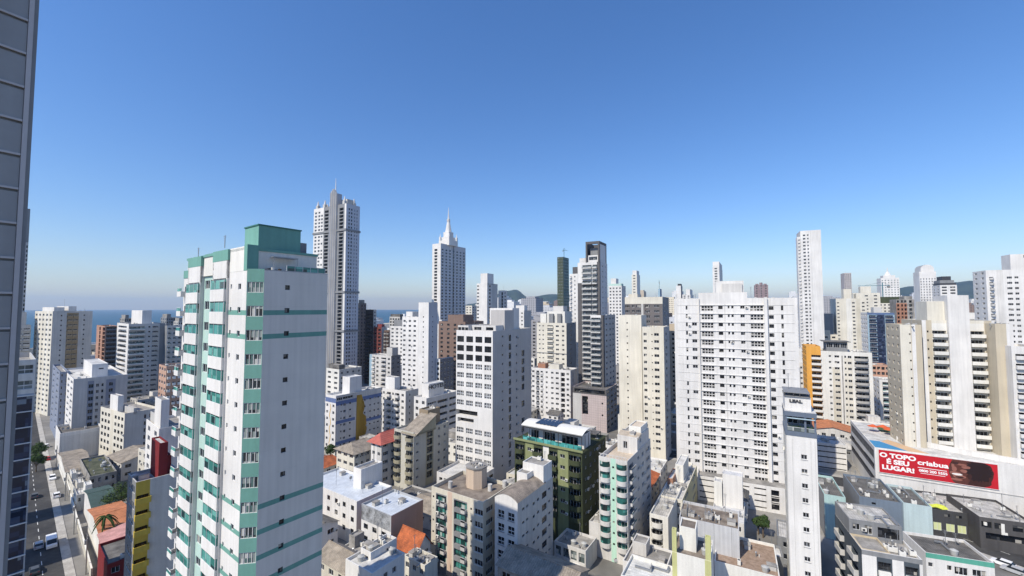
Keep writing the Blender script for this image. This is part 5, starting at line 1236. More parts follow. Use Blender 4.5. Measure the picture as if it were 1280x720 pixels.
# ================================================================== low buildings, sheds and houses
TILE = ribbed((.50, .135, .045), .38, 'x', .85, .5, .35)
TILEO = ribbed((.56, .21, .09), .45, 'x', .85, .4, .25)
SHEET = ribbed((.52, .50, .46), .5, 'x', .7, .3, .3); SHEETB = ribbed((.58, .62, .66), .6, 'y', .5, .2, .12)
SHEETD = ribbed((.15, .14, .125), .5, 'x', .85, .3, .35); SHEETT = ribbed((.33, .28, .22), .5, 'x', .85, .3, .3)
GREENR = ribbed((.05, .09, .08), .5, 'x', .8, .3, .2); PINKR = ribbed((.58, .30, .27), .5, 'x', .8, .3, .2); MOSS = mottled((.05, .06, .035), (.13, .13, .085), .6)
def gable(b, rise, mat, axis='x', over=.4, wall=None, hip=False, mono=False):
    """pitched roof over the building's plan; axis is the ridge's direction"""
    W, L, H = b.W, b.L, b.H; wall = wall or b.wall; q = MB(); o = over; t = .12
    z0 = H + .003 - rise * o / (L/2 if axis == 'x' else W/2) * (.5 if mono else 1)
    x0, x1, y0, y1 = -W/2 - o, W/2 + o, -L/2 - o, L/2 + o
    if mono:
        P = [(x0, y0, H), (x1, y0, H), (x1, y1, H + rise), (x0, y1, H + rise)]
        q.poly(P, mat); q.poly([(x, y, z - t) for x, y, z in P[::-1]], mat)
        for i in range(4):
            a, c = P[i], P[(i+1) % 4]; q.quad((a[0], a[1], a[2]-t), (c[0], c[1], c[2]-t), c, a, mat)
        for x in (-W/2, W/2): q.poly([(x, -L/2, H - .1), (x, L/2, H - .1), (x, L/2, H + rise - t)], wall)
        q.quad((W/2, L/2, H - .1), (-W/2, L/2, H - .1), (-W/2, L/2, H + rise - t), (W/2, L/2, H + rise - t), wall)
        b.part('roof', q); return
    if axis == 'x':
        ix = min(L/2, W*.3) if hip else 0
        r0, r1 = (x0 + ix, 0, H + rise), (x1 - ix, 0, H + rise)
        q.poly([(x0, y0, z0), (x1, y0, z0), r1, r0], mat); q.poly([(x1, y1, z0), (x0, y1, z0), r0, r1], mat)
        if hip: q.poly([(x1, y0, z0), (x1, y1, z0), r1], mat); q.poly([(x0, y1, z0), (x0, y0, z0), r0], mat)
        else:
            for x in (-W/2, W/2): q.poly([(x, -L/2, H - .02), (x, L/2, H - .02), (x, 0, H + rise - .15)], wall)
    else:
        iy = min(W/2, L*.3) if hip else 0
        r0, r1 = (0, y0 + iy, H + rise), (0, y1 - iy, H + rise)
        q.poly([(x1, y0, z0), (x1, y1, z0), r1, r0], mat); q.poly([(x0, y1, z0), (x0, y0, z0), r0, r1], mat)
        if hip: q.poly([(x0, y0, z0), (x1, y0, z0), r0], mat); q.poly([(x1, y1, z0), (x0, y1, z0), r1], mat)
        else:
            for y in (-L/2, L/2): q.poly([(-W/2, y, H - .02), (W/2, y, H - .02), (0, y, H + rise - .15)], wall)
    q.bar(r0, r1, .12, mat, 6)
    b.part('roof', q)
def low(name, label, xl, xc, xr, yt, d, th, wall, roof=CONC, fc=(), rc=(), lc=(), fl=2.9, off=1.0, L=None, pitched=None, blocks=(), clut=2, zones=(), rz=(), side=None, **kw):
    b = tower(name, label, 'house' if pitched and name == 'house' else 'building', xl, xc, xr, yt, d, th, wall=wall, L=L, roof=roof, parapet=.05 if pitched else .6, **kw)
    b.box_body(F=dict(cols=list(fc), fl=fl, off=off, zmin=.6, zones=zones), R_=dict(cols=list(rc), fl=fl, off=off, zmin=.6, zones=rz, wall=side), L_=dict(cols=list(lc), fl=fl, off=off, zmin=.6, wall=side))
    if pitched: gable(b, **pitched)
    for x0, x1, y0, y1, h, m in blocks: b.block(x0, x1, y0, y1, b.H - .6, b.H + h, m)
    if not pitched: b.clutter(int(clut*1.6) + 3, b.H - .6)
    b.done(); return b
ww = lambda n, w=.4, h=1.1, k='win', a=0, e=1, **o: cols_grid(n, w, h, k, a, e, **o)
# beside the left street
low('warehouse', 'shed with a sand coloured pitched roof beside the street', 73, 83, 114, 590, 152, 39, OFF, rc=ww(4, .3, 1), pitched=dict(rise=2.2, mat=SHEETT, axis='y'))
low('warehouse', 'low building with a mossy dark roof behind the sand roofed shed', 100, 112, 146, 596, 141, 39, CONC, roof=MOSS, rc=ww(4, .4, 1.2), clut=5)
low('house', 'cream low house with open rooftop beams beside the pavement', 84, 96, 118, 619, 134, 39, CREAM, roof=CONCL, fc=ww(2), rc=ww(3), blocks=[(.1, .3, .1, .4, 1.6, OFF), (.5, .7, .2, .6, 1.2, CREAM), (.8, .95, .5, .9, 2.0, OFF)], clut=9)
low('house', 'white walled house with a dark green roof by the leafy tree', 106, 116, 146, 634, 122, 39, WHITE, rc=ww(3), pitched=dict(rise=1.4, mat=GREENR, axis='y'))
low('house', 'house with a broad faded orange tiled roof beside the palm', 111, 127, 170, 672, 106, 39, OFF, rc=ww(3), pitched=dict(rise=1.7, mat=TILEO, axis='y'))
low('warehouse', 'shop with a pink sheet roof beside the orange roofed house', 124, 134, 172, 690, 98.5, 39, paint((.5, .3, .27), .1), rc=ww(3), pitched=dict(rise=.9, mat=PINKR, axis='y', mono=True))
low('warehouse', 'small dark red shed with a rusty roof near the yellow banded block', 123, 134, 176, 706, 91, 39, RED, roof=CONCD, rc=ww(2), clut=1)
# white complex right of the teal tower
low('apartment_block', 'cream two storey house with beige canopy roofs below the blue banded building', 421, 443, 476, 566, 153, 34, CREAM, fc=ww(3, .5), rc=ww(5, .45), pitched=dict(rise=2.2, mat=SHEETT, axis='y', hip=True, over=1.0))
low('apartment_block', 'small block with a coral red hipped roof and white corner stripes', 464, 477, 507, 552, 150, 34, LGREY, fc=ww(2, .4), rc=ww(3, .5), zones=[(0, .2, 0, 99, WHITE), (.4, .55, 0, 99, WHITE)], fl=3, pitched=dict(rise=2.2, mat=ribbed((.46, .12, .09), .6, 'x', .8, .3, .15), axis='y', hip=True, over=1.2))
OL = paint((.34, .31, .22), .12)
b = low('apartment_block', 'olive balconied block with a big slanted tan roof and a brown tank house', 493, 517, 561, 541, 148, 34, paint((.52, .50, .43), .12), side=paint((.46, .44, .38), .12), fc=[(.02, .36, 2.0, 'balc', dict(p=1.2, r=1, bs='curve', bm=OL)), (.62, .98, 2.0, 'balc', dict(p=1.2, r=1, bs='curve', bm=OL))], rc=[(.08, .13, .7, 'win', {}), (.36, .52, 2.3, 'plain', dict(r=.6)), (.68, .73, .9, 'win', {}), (.85, .9, .9, 'win', {})], rz=[(.33, .55, 0, 99, OL)], blocks=[], clut=3)
b2 = low('stair_house', 'brown square tank house on the olive balconied block', 524, 535, 550, 513, 157, 34, paint((.28, .22, .15), .12), z0=b.H, foot=False, clut=1)
low('lean_to_roof', 'big slanted tan roof slab on top of the olive balconied block', 502, 519, 545, 545, 147, 34, OL, pitched=dict(rise=5.5, mat=SHEETT, axis='x', mono=True, over=.3), z0=b.H - .3, foot=False)
low('apartment_block', 'plain bright white stair block of the white office group', 442, 451.5, 478, 587, 124, 34, WHITE, rc=[(.1, .14, .8, 'plain', dict(rows=[3])), (.5, .55, .8, 'plain', dict(rows=[3]))], clut=1)
low('apartment_block', 'long white office building with two rows of dark windows and a grey roof', 380, 446, 490, 627, 115, 34, WHITE, roof=SHEETB, fc=ww(7, .3, 1.2, frame=DARKF), fl=3.1, off=1.5, clut=2)
b = low('warehouse', 'hall with grey corrugated front, pink brown flank and pale metal roof', 452, 489, 529, 645, 105, 34, paint((.40, .41, .42), .06), roof=SHEETB, side=paint((.47, .30, .24), .08), fc=[(.1, .22, 1.2, 'win', dict(frame=DARKF)), (.4, .52, 1.2, 'win', dict(frame=DARKF)), (.7, .84, 1.2, 'win', dict(frame=DARKF))], fl=3, off=4.6, zones=[(0, 1, 3.9, 99, WHITE), (0, .96, 0, 3.9, ribbed((.36, .37, .38), .5, 'x', .6, .1, .5))], clut=2)
for k in range(5): pass
low('apartment_block', 'tall narrow white box with a dirty flat roof, bottom left of centre', 451, 463.5, 496, 691, 84, 34, WHITE, rc=[(.6, .66, .6, 'plain', {})], clut=3, fc=[(.3, .7, .7, 'win', {})])
low('apartment_block', 'white block with a long slanting parapet under the narrow white box', 432, 465, 506, 717, 79, 34, WHITE, roof=CONCL, rc=[(.1, .2, 1, 'win', {}), (.35, .45, 1, 'win', {}), (.62, .72, 1, 'win', {})], off=1.4, clut=1)
low('house', 'house with weathered brown roof at the foot of the teal tower', 397, 432, 462, 716, 86, 34, CREAM2, fc=ww(3), rc=ww(1), pitched=dict(rise=2.0, mat=SHEETT, axis='x'))
low('house', 'house with a bright orange tiled roof left of the beige tower', 496.5, 520, 538, 689, 99, 34, OFF, fc=ww(2), rc=ww(2), pitched=dict(rise=3.0, mat=TILE, axis='x', over=.7))
low('house', 'beige walled yard house in front of the orange tiled roof', 505, 531, 547, 707, 92, 34, CREAM, roof=CONC, fc=ww(3), clut=6)
# in front of and around the green block
low('shop', 'row of low white shops with grey shutters below the green block', 693, 732, 746, 689, 103.5, 33, WHITE2, fc=ww(4, .75, 2.3, 'plain', glass=GLASSL, r=.3), off=.9, clut=2)
low('warehouse', 'broad weathered brown roof in front of the white barrel roofed tower', 622, 712, 735, 742, 79, 33, CONC, fc=ww(4), pitched=dict(rise=1.6, mat=SHEETT, axis='x'))
low('warehouse', 'flat off white roof at the bottom edge below the mint block', 776, 846, 872, 742, 77, 31, OFF, L=8, roof=ribbed((.66, .65, .60), .8, 'y', .8, .15, .2), clut=0)
low('apartment_block', 'white service annex with tanks between the green block and the mint block', 737, 750, 768, 655, 110, 33, WHITE2, roof=CONCL, rc=ww(2), clut=6)
low('apartment_block', 'cream terraced house with a stair box and terracotta roof patch', 826, 853, 871, 625, 117, 31, CREAM, roof=CONCL, fc=ww(3, .4), rc=ww(2), side=paint((.55, .50, .30), .1), blocks=[(.3, .7, .45, .8, 4.8, OFF), (.02, .3, .3, .6, 1.8, paint((.42, .22, .14), .2))], clut=9)
low('apartment_block', 'cream house with stacked round balconies in front of the terraced house', 812, 835, 866, 647, 107, 31, OFF, roof=SHEET, fc=[(.08, .7, 1.7, 'balc', dict(p=1.1, r=1, bs='curve', bm=OFF))], fl=2.7, clut=8)
low('warehouse', 'grey white ribbed roof with a tall blank white box behind it', 889, 930, None, 655, 108, 30, WHITE2, L=14, roof=ribbed((.60, .60, .60), .7, 'y', .8, .25, .2), fc=ww(3), side=SKYB, blocks=[(.30, .95, .7, .98, 8.2, WHITE), (.0 + .01, .28, .65, .9, 6.0, OFF)], clut=3)
b = low('apartment_block', 'building with grey panel walls and a long stained roof, bottom right of centre', 849, 924, 932, 662, 91, 28, panelled((.50, .50, .50), 3.4, 60, .05, .7, .1), roof=BROWNR, side=CREAM, L=9, clut=7, blocks=[(.02, .12, .2, .6, 1.0, CONC)])
low('apartment_block', 'cream block with yellow green pilasters and satellite dishes', 840, 889, 899, 702, 79, 28, OFF, roof=BROWNR, L=8, zones=[(0, .13, 0, 99, paint((.52, .52, .24), .12)), (.84, 1, 0, 99, paint((.52, .52, .24), .12))], blocks=[(.003, .12, .01, .12, 4.2, paint((.52, .52, .24), .12)), (.86, .997, .01, .12, 4.2, paint((.52, .52, .24), .12)), (.16, .60, .35, .85, 3.8, OFF)], clut=3)
low('warehouse', 'brown tiled roof terrace in front of the slim navy terrace tower', 893, 975, None, 722, 84, 28, OFF, roof=mottled((.24, .17, .12), (.34, .25, .19), 1.2), L=13, clut=3)
low('garden_wall_house', 'long low grey wall building left of the slim navy terrace tower', 931, 979, None, 697, 96, 26, MGREY, roof=CONCL, L=5, clut=1, fc=[(.6, .63, .4, 'plain', {})])
# right side
low('apartment_block', 'white banded podium block between the cream tower and the curved deck', 1021, 1058, None, 557, 166, 27, WHITE, roof=CONCL, L=12, fc=ww(1, .96, .5, 'plain', r=.5), fl=2.1, clut=2)
low('warehouse', 'building with a pale turquoise wall and a dark grey sheet roof', 1030, 1057, None, 622, 117, 27, CYAN, roof=SHEETD, L=16, fc=[(.6, .66, .4, 'plain', dict(rows=1))], clut=2, side=MGREY)
low('warehouse', 'blue grey rendered hall with cluttered dark roof', 1074, 1128, None, 629, 109, 27, paint((.16, .20, .25), .12), roof=SHEETD, L=17, fc=[(.30, .38, .5, 'plain', dict(rows=1))], clut=10, side=MGREY)
low('warehouse', 'light turquoise blank walled annex right of the blue grey hall', 1129, 1165, None, 634, 106, 27, paint((.48, .58, .58), .14), roof=SHEETD, L=13, clut=3)
YP = paint((.62, .66, .34), .08)
b = low('shop', 'long black shop front with four pale yellow display panels', 1163, 1223, None, 644, 118, 22, paint((.06, .06, .062), .15), roof=SHEET, L=14, fc=[(.05, .22, 2.2, 'win', dict(rows=[1], glass=YP, dz=-.1, r=.1)), (.32, .50, 2.2, 'win', dict(rows=[1], glass=YP, dz=-.1, r=.1)), (.56, .74, 2.2, 'win', dict(rows=[1], glass=YP, dz=-.1, r=.1)), (.80, .98, 2.2, 'win', dict(rows=[1], glass=YP, dz=-.1, r=.1)), (.3, .4, .7, 'plain', dict(rows=[0])), (.55, .65, .7, 'plain', dict(rows=[0]))], fl=2.7, off=.9, clut=5)
b = low('shop', 'dark shop row with white letter shapes at the right edge', 1224, 1296, None, 656, 110, 22, paint((.085, .08, .078), .2), roof=SHEET, L=15, fc=[(.05, .2, 1.4, 'plain', dict(rows=[0])), (.28, .42, 1.4, 'plain', dict(rows=[0])), (.6, .75, 1.4, 'plain', dict(rows=[0])), (.1, .9, 1.9, 'plain', dict(rows=[1], r=.8))], fl=2.8, off=1.0, clut=5)
q = MB(); W, L, H = b.W, b.L, b.H
q.box(-W*.12, -W*.06, -L/2 - .12, -L/2 - .004, H - 3.2, H - 1.0, OFF); q.box(-W*.12, -W*.01, -L/2 - .12, -L/2 - .004, H - 3.8, H - 3.2, OFF); q.cyl(-W*.4, -L/2 - .1, H - 1.9, H - 1.2, .35, OFF); q.build('sign', b.root)
# near building with white and dark vertical strips
b = tower('apartment_block', 'near building with white and dark vertical strips under a cluttered roof terrace', 'building', 1077, 1153, None, 700, 79, 22, wall=WHITE, L=15, roof=CONC, parapet=.5)
dk = paint((.07, .085, .10), .1)
b.box_body(F=dict(cols=[(.27, .49, 1.6, 'win', dict(r=.5, frame=DARKF)), (.72, .93, 1.6, 'win', dict(r=.5, frame=DARKF))], fl=2.9, off=1.7, zones=[(.25, .51, 0, 99, dk), (.70, .95, 0, 99, dk), (.0, 1, 0, .9, MGREY)]), L_=dict(wall=dk, cols=cols_grid(2, .45, 1.5, 'balc', p=.8, bs='solid', bm=LGREY), fl=2.9, off=1.7))
for k in range(5):
    for u in (.27, .72):
        q = CACHE.get('nb')
        if q is None: q = MB(); q.box(0, b.W*.2, -.5, -.003, 0, .95, OFF); CACHE['nb'] = q
        b.part('balcony_front', q, (-b.W/2 + b.W*u, -b.L/2, b.H - 1.7 - 1.6 - 2.9*k - .95))
b.block(.0 + .003, .95, .42, .99, b.H - .5, b.H + 2.9, MGREY, 'upper_storey', cols={'F': [(.08, .2, 1.1, 'win', dict(rows=1)), (.3, .45, 1.8, 'win', dict(rows=1)), (.55, .95, 2.0, 'plain', dict(rows=1))]}, roof=SHEET)
b.block(.01, .5, .02, .41, b.H - .48, b.H + .05, paint((.55, .45, .30), .1), 'terrace')
b.clutter(9, b.H - .5, .5, .95, .05, .35); b.clutter(5, b.H + 2.6, .1, .9, .5, .9); b.done()
b = low('apartment_block', 'white building with a jade green parapet band at the lower right', 1157, 1243, None, 704, 86, 20, WHITE, roof=SHEETD, L=9, fc=[(.04, .1, .8, 'win', {}), (.32, .38, .9, 'win', {}), (.44, .60, 1.4, 'win', {}), (.7, .86, 1.2, 'win', {})], fl=2.9, off=1.9, zones=[(0, 1, 0, 1.0, paint((.10, .36, .27), .1))], clut=2)

# ------------------------------------------------------------------ the building with the red advertising banner
th = R(30); xv = Vector((math.cos(th), -math.sin(th), 0)); yv = Vector((math.sin(th), math.cos(th), 0))
c0 = at(1093, 559, 143); Wb = 46.0; Lb = 40.0; Hb = c0.z
org = c0 + xv*Wb/2 + yv*Lb/2
bb_ = Bld('commercial_building', 'white walled commercial building with a curved roof deck and a red banner', 'building', org, th, Wb, Lb, Hb, WHITE, parapet=.5, roof=CONCL)
W, L, H = Wb, Lb, Hb
bb_.facade((-W/2, -L/2), 0.0, W, 0, H, cols=[(.03 + .028*k, .045 + .028*k, 1.2, 'plain', dict(rows=[0], r=.05, glass=LGREY, prob=.0)) for k in range(1)], fl=3)
o, a, w = bb_.frame('L')
SCR = ribbed((.17, .165, .16), .9, 'y', .7, .2, .5)
bb_.facade(o, a, w, 0, H, cols=[(.01, .97, 3.0, 'plain', dict(rows=[0], r=.25, glass=SCR, rev=MGREY)), (.01, .97, 2.2, 'plain', dict(rows=[1], r=.6, rev=DARKF)), (.01, .97, 2.2, 'plain', dict(rows=[2], r=.6, rev=DARKF))], fl=4.4, off=1.4, zmin=.5)
o, a, w = bb_.frame('R'); bb_.facade(o, a, w, 0, H)
o, a, w = bb_.frame('K'); bb_.facade(o, a, w, 0, H)
bb_.flat_roof(-W/2, W/2, -L/2, L/2, H, .5)
q = MB(); q.box(-W/2 + 1.2, W/2 - 9, -L/2 - .16, -L/2 - .003, H - 9.0, H - 8.8, LGREY)
bb_.part('ledge', q)
bb_.done()
BANR = paint((.50, .012, .022), .05)
bw = 27.6; bh = 7.4; bx0 = -W/2 + 1.0; bz1 = H - .5
ban = empty('advertising_banner', bb_.world(bx0 + bw/2, -L/2 - .25, bz1 - bh), -th, 'long red advertising banner with white lettering and a laughing face', 'banner')
q = MB(); q.box(-bw/2, bw/2, 0, .18, 0, bh, BANR); q.build('panel', ban)
q = MB()
for x0, x1, z0, z1 in ((-bw/2 - .12, bw/2 + .12, bh, bh + .14), (-bw/2 - .12, bw/2 + .12, -.14, 0), (-bw/2 - .12, -bw/2, 0, bh), (bw/2, bw/2 + .12, 0, bh)): q.box(x0, x1, -.03, .17, z0, z1, WHITE)
q.build('frame', ban)
WT = paint((.85, .85, .84), .02)
for s_, z_ in (('O TOPO', 5.2), ('É SEU', 3.25), ('LUGAR!', 1.25)): text(s_, 1.95, WT, ban, (-bw/2 + 4.75, -.02, z_), (R(90), 0, 0), 'lettering', .015, sx=1.2, bold=.09)
text('criabua', 2.0, WT, ban, (-bw/2 + 13.2, -.02, 4.3), (R(90), 0, 0), 'lettering', .015, sx=1.25, bold=.06)
text('0800 200 5555', 1.05, WT, ban, (-bw/2 + 13.2, -.02, 2.1), (R(90), 0, 0), 'lettering', .015, sx=1.05, bold=.04)
text('imobiliária e consultoria', .5, WT, ban, (-bw/2 + 13.2, -.02, 3.2), (R(90), 0, 0), 'lettering', .015, sx=1.1, bold=.015) if False else None
q = MB(); q.box(-bw/2 + 9.6, -bw/2 + 16.4, -.03, -.004, 3.25, 3.42, WT); q.box(-bw/2 + 10.2, -bw/2 + 16.0, -.03, -.004, 1.55, 1.68, WT); q.build('lettering_rule', ban)
# the printed laughing face: flat print in dark browns
FC = [paint((.055, .018, .014), .2), paint((.11, .035, .025), .2), paint((.30, .12, .09), .2), paint((.75, .70, .66), .05), paint((.02, .008, .008), .1)]
def blob(cx, cz, rx, rz, n, seed, jag=.12, clip=True):
    r_ = random.Random(seed); pts = []
    for k in range(n):
        a = 2*math.pi*k/n; f = 1 + r_.uniform(-jag, jag); x = cx + rx*f*math.cos(a); z_ = cz + rz*f*math.sin(a)
        pts.append((min(bw/2 - .1, x), max(.06, min(bh - .06, z_))))
    return pts
q = MB()
def printed(pts, y, m): q.poly([(x, y, z_) for x, z_ in pts], m)
cx = bw/2 - 6.4
printed(blob(cx + 1.3, 4.0, 4.3, 4.6, 40, 3, .06), -.012, FC[0]); printed(blob(cx - 1.8, 3.8, 2.6, 4.4, 28, 5, .04), -.020, FC[1])
printed(blob(cx + 2.2, 4.6, 3.0, 3.0, 60, 8, .16), -.026, FC[4]); printed(blob(cx - .4, 5.3, 1.0, .5, 12, 21, .2), -.034, FC[2]); printed(blob(cx - 3.4, 5.6, .35, 1.0, 10, 22, .1), -.034, FC[2]); printed(blob(cx + .2, 2.6, .5, .9, 12, 23, .2), -.03, FC[0]); printed(blob(cx - 2.7, 1.3, 1.3, .35, 12, 24, .15), -.034, FC[2])
printed(blob(cx - 3.0, 3.2, 1.2, .55, 14, 2), -.032, FC[2]); printed(blob(cx - 2.0, 2.3, 1.5, .55, 14, 9), -.034, FC[2]); printed(blob(cx - 2.4, 2.9, 1.2, .34, 14, 4), -.038, FC[3]); printed(blob(cx - 1.9, 2.1, 1.0, .25, 14, 4), -.040, FC[4])
printed(blob(cx - 3.1, 4.5, .55, .8, 12, 6), -.032, FC[2]); printed(blob(cx - 1.5, 6.0, 1.4, .3, 12, 7), -.032, FC[2]); printed(blob(cx - 2.9, 6.3, .9, .45, 12, 1), -.034, FC[0]); printed(blob(cx - 1.0, 4.1, .8, .5, 12, 17), -.034, FC[2])
q.build('printed_face', ban)
# curved deck strips, blue and peach paint, orange umbrellas, green court
def deck(name, label, pts, h, m, cat='roof deck'):
    o_ = empty(name, bb_.world(0, 0, H - .5), -th, label, cat); q = MB(); q.prism(pts, 0.02, h, m); q.build('slab', o_)
n = 14
curve = [(-W/2 + 9 + (W - 12) * k/n, -L/2 + 2.0 + 13 * (1 - k/n)**1.7) for k in range(n + 1)]
deck('curved_parapet', 'white curved parapet sweeping across the roof deck above the banner', curve + [(x + .3, y + 1.0) for x, y in curve[::-1]], 1.6, WHITE, 'parapet')
deck('painted_patch', 'blue painted surface at the front corner of the roof deck', [(-W/2 + .6, -L/2 + 1.2), (-W/2 + 9.5, -L/2 + 1.0), (-W/2 + 3.6, -L/2 + 11), (-W/2 + .6, -L/2 + 11)], .05, paint((.06, .25, .45), .15), 'deck paint')
deck('painted_patch', 'peach painted strip beside the blue deck surface', [(-W/2 + 9.8, -L/2 + 1.0), (-W/2 + 15, -L/2 + 1.0), (-W/2 + 6.5, -L/2 + 15), (-W/2 + 4.0, -L/2 + 11)], .05, paint((.62, .42, .25), .1), 'deck paint')
deck('artificial_lawn', 'green court behind the orange umbrellas on the roof deck', [(-W/2 + 7, L/2 - 14), (-W/2 + 22, L/2 - 14), (-W/2 + 22, L/2 - 4), (-W/2 + 7, L/2 - 4)], .06, mottled((.06, .11, .04), (.12, .16, .07), .5), 'lawn')
UM = paint((.62, .12, .04), .1)
def umbrella(lab, lx, ly):
    o_ = empty('parasol', bb_.world(lx, ly, H - .5), 0, lab, 'parasol', 'orange parasols on the roof deck')
    q = MB(); q.bar((0, 0, 0), (0, 0, 2.6), .04, METAL); q.build('pole', o_)
    q = MB()
    for k in range(8):
        a0, a1 = math.pi*2*k/8, math.pi*2*(k+1)/8
        q.poly([(1.7*math.cos(a0), 1.7*math.sin(a0), 2.1), (1.7*math.cos(a1), 1.7*math.sin(a1), 2.1), (0, 0, 2.85)], UM)
        q.poly([(1.7*math.cos(a0), 1.7*math.sin(a0), 2.0), (1.7*math.cos(a1), 1.7*math.sin(a1), 2.0), (1.7*math.cos(a1), 1.7*math.sin(a1), 2.1), (1.7*math.cos(a0), 1.7*math.sin(a0), 2.1)], UM)
    q.build('canopy', o_)
for (lx, ly), lab in zip(((-W/2 + 4.5, L/2 - 15), (-W/2 + 7.6, L/2 - 14), (-W/2 + 8.6, L/2 - 17.6), (-W/2 + 12.4, L/2 - 17)), ('orange parasol furthest left on the roof deck', 'orange parasol at the back of the cluster on the roof deck', 'orange parasol at the front of the cluster on the roof deck', 'orange parasol furthest right on the roof deck')): umbrella(lab, lx, ly)
low('podium_building', 'beige podium with dark vents directly under the massive beige tower', 1196, 1290, None, 592, 133, 24, CREAM2, roof=CONCL, L=11, fc=[(.05, .15, 1.0, 'plain', dict(rows=1)), (.3, .33, .6, 'plain', dict(rows=1)), (.42, .55, 1.0, 'win', dict(rows=1)), (.65, .8, 1.0, 'win', dict(rows=1))], clut=4)

v_ = at(1160, 624, 124); o_ = empty('roof_tarpaulin', (v_.x, v_.y, 6.4), -R(22), 'lime yellow tarpaulin draped over the roof of the black shop front', 'tarpaulin')
q = MB(); YT = paint((.62, .66, .08), .1)
for i in range(6):
    for j in range(3):
        f_ = lambda a, b_: (-4 + a*1.3, -1.5 + b_*1.0, .25*math.sin(a*2.1 + b_) + .3)
        q.quad(f_(i, j), f_(i+1, j), f_(i+1, j+1), f_(i, j+1), YT)
q.build('sheet', o_)

def wall_run(label, a, e, h, m, cap=OFF, off=0.0):
    pa, pe = ground(*a), ground(*e); d = (pe - pa); L_ = d.length; o = empty('boundary_wall', (pa.x, pa.y, 0), math.atan2(d.y, d.x), label, 'wall')
    q = MB(); q.box(0, L_, -.1, .1, 0, h, m); q.build('wall', o); q = MB(); q.box(-.05, L_ + .05, -.16, .16, h, h + .1, cap)
    k = 0
    while k < L_: q.box(k, k + .3, -.15, .15, 0, h - .002, cap); k += 4.0
    q.build('coping', o)
wall_run('tall cream wall along the pavement beside the orange roofed house', (114, 724), (97, 660), 2.4, CREAM2)
wall_run('white garden wall along the pavement beside the green roofed house', (96, 656), (88, 625), 2.0, WHITE2)
wall_run('grey block wall along the pavement beside the open beamed house', (87, 621), (78, 588), 2.2, CONC)

# ================================================================== vehicles, trees, poles
CARW = [paint((.80, .80, .80), .03, .3), paint((.08, .085, .09), .05, .3), paint((.42, .43, .45), .04, .3), paint((.45, .02, .025), .05, .3), paint((.12, .15, .22), .05, .3)]
TYRE = paint((.02, .02, .02), .1, .9); CARG = glass('car', [(0, (.01, .012, .015)), (.5, (.015, .02, .025))], .05, 9)
LAMPR = paint((.35, .01, .01), .05, .3)
def car(px, py, heading, m, label, van=False, group='cars on the streets'):
    v = ground(px, py); o = empty('parked_car' if not van else 'delivery_van', (v.x, v.y, .03), heading, label, 'van' if van else 'car', group)
    Lc, Wc, Hc = (5.4, 2.0, 2.3) if van else (4.3, 1.75, 1.48)
    prof = [(-.5, .25), (-.5, .62), (-.47, .95), (-.40, 1.0), (-.22, 1.0), (.22, 1.0), (.30, .92), (.46, .80), (.5, .55), (.5, .25)] if not van else [(-.5, .3), (-.5, 1.9), (-.49, 2.2), (.28, 2.25), (.40, 1.2), (.5, 1.05), (.5, .3)]
    q = MB(); n = len(prof); k = q.mi(m)
    for s_ in (-1, 1):
        for x, z_ in prof: q.v.append((x*Lc, s_*Wc/2*(1 if z_ < .9 else .97), z_))
    for i in range(n):
        j = (i+1) % n; q.f.append((i, j, n + j, n + i)); q.m.append(k)
    q.f.append(tuple(range(n))); q.m.append(k); q.f.append(tuple(range(2*n - 1, n - 1, -1))); q.m.append(k)
    q.build('body', o)
    if not van:
        q = MB(); base = [(-.44, .98), (.26, .94)]; tp = [(-.33, Hc), (.10, Hc)]
        a = [(-.45*Lc, -.82, .97), (.27*Lc, -.82, .94), (.27*Lc, .82, .94), (-.45*Lc, .82, .97)]; c = [(-.34*Lc, -.66, Hc - .06), (.08*Lc, -.66, Hc - .06), (.08*Lc, .66, Hc - .06), (-.34*Lc, .66, Hc - .06)]
        for i in range(4): j = (i+1) % 4; q.quad(a[i], a[j], c[j], c[i], CARG)
        q.build('windows', o)
        q = MB(); q.prism([(-.345*Lc, -.68), (.085*Lc, -.68), (.085*Lc, .68), (-.345*Lc, .68)], Hc - .07, Hc, m); q.build('roof', o)
    else:
        q = MB(); q.quad((.29*Lc, -.9, 2.18), (.29*Lc, .9, 2.18), (.405*Lc, .9, 1.25), (.405*Lc, -.9, 1.25), CARG); q.v = [(x + .02, y, z_) for x, y, z_ in q.v]; q.build('windscreen', o)
    for sx in (-.31, .31):
        for sy in (-1, 1):
            q = MB(); q.bar((0, -.11, 0), (0, .11, 0), .33, TYRE, 12); q.bar((0, sy*.112, 0), (0, sy*.13, 0), .19, METAL, 8)
            q.build('wheel', o, loc=(sx*Lc, sy*(Wc/2 - .12), .33))
    for sy in (-.62, .62):
        q = MB(); q.box(0, .05, -.16, .16, -.07, .07, WHITE); q.build('headlight', o, loc=(.5*Lc - .03, sy, .66))
        q = MB(); q.box(-.05, 0, -.14, .14, -.08, .08, LAMPR); q.build('tail_light', o, loc=(-.5*Lc + .03, sy, .8))
hl = math.atan2(DL.y, DL.x)
car(70.5, 621, hl, CARW[0], 'white hatchback driving down the middle of the left street')
car(65.5, 599, hl + math.pi, CARW[0], 'white car at the right kerb further along the left street')
car(64, 682, hl + math.pi, CARW[0], 'white van in the building shadow on the left street', True)
car(48, 684, hl, CARW[2], 'grey car beside the white van on the left street')
car(43, 716, hl, CARW[1], 'black car at the bottom of the left street')
car(59, 575, hl, CARW[3], 'red car far up the left street')
car(43, 622, hl, CARW[1], 'dark car at the left kerb beside the glass tower')
car(50, 562, hl + .2, CARW[0], 'white car parked at the far end of the left street, leftmost of two')
car(57, 559, hl + .2, CARW[0], 'white car parked at the far end of the left street, rightmost of two')
ha = math.atan2(dv.y, dv.x)
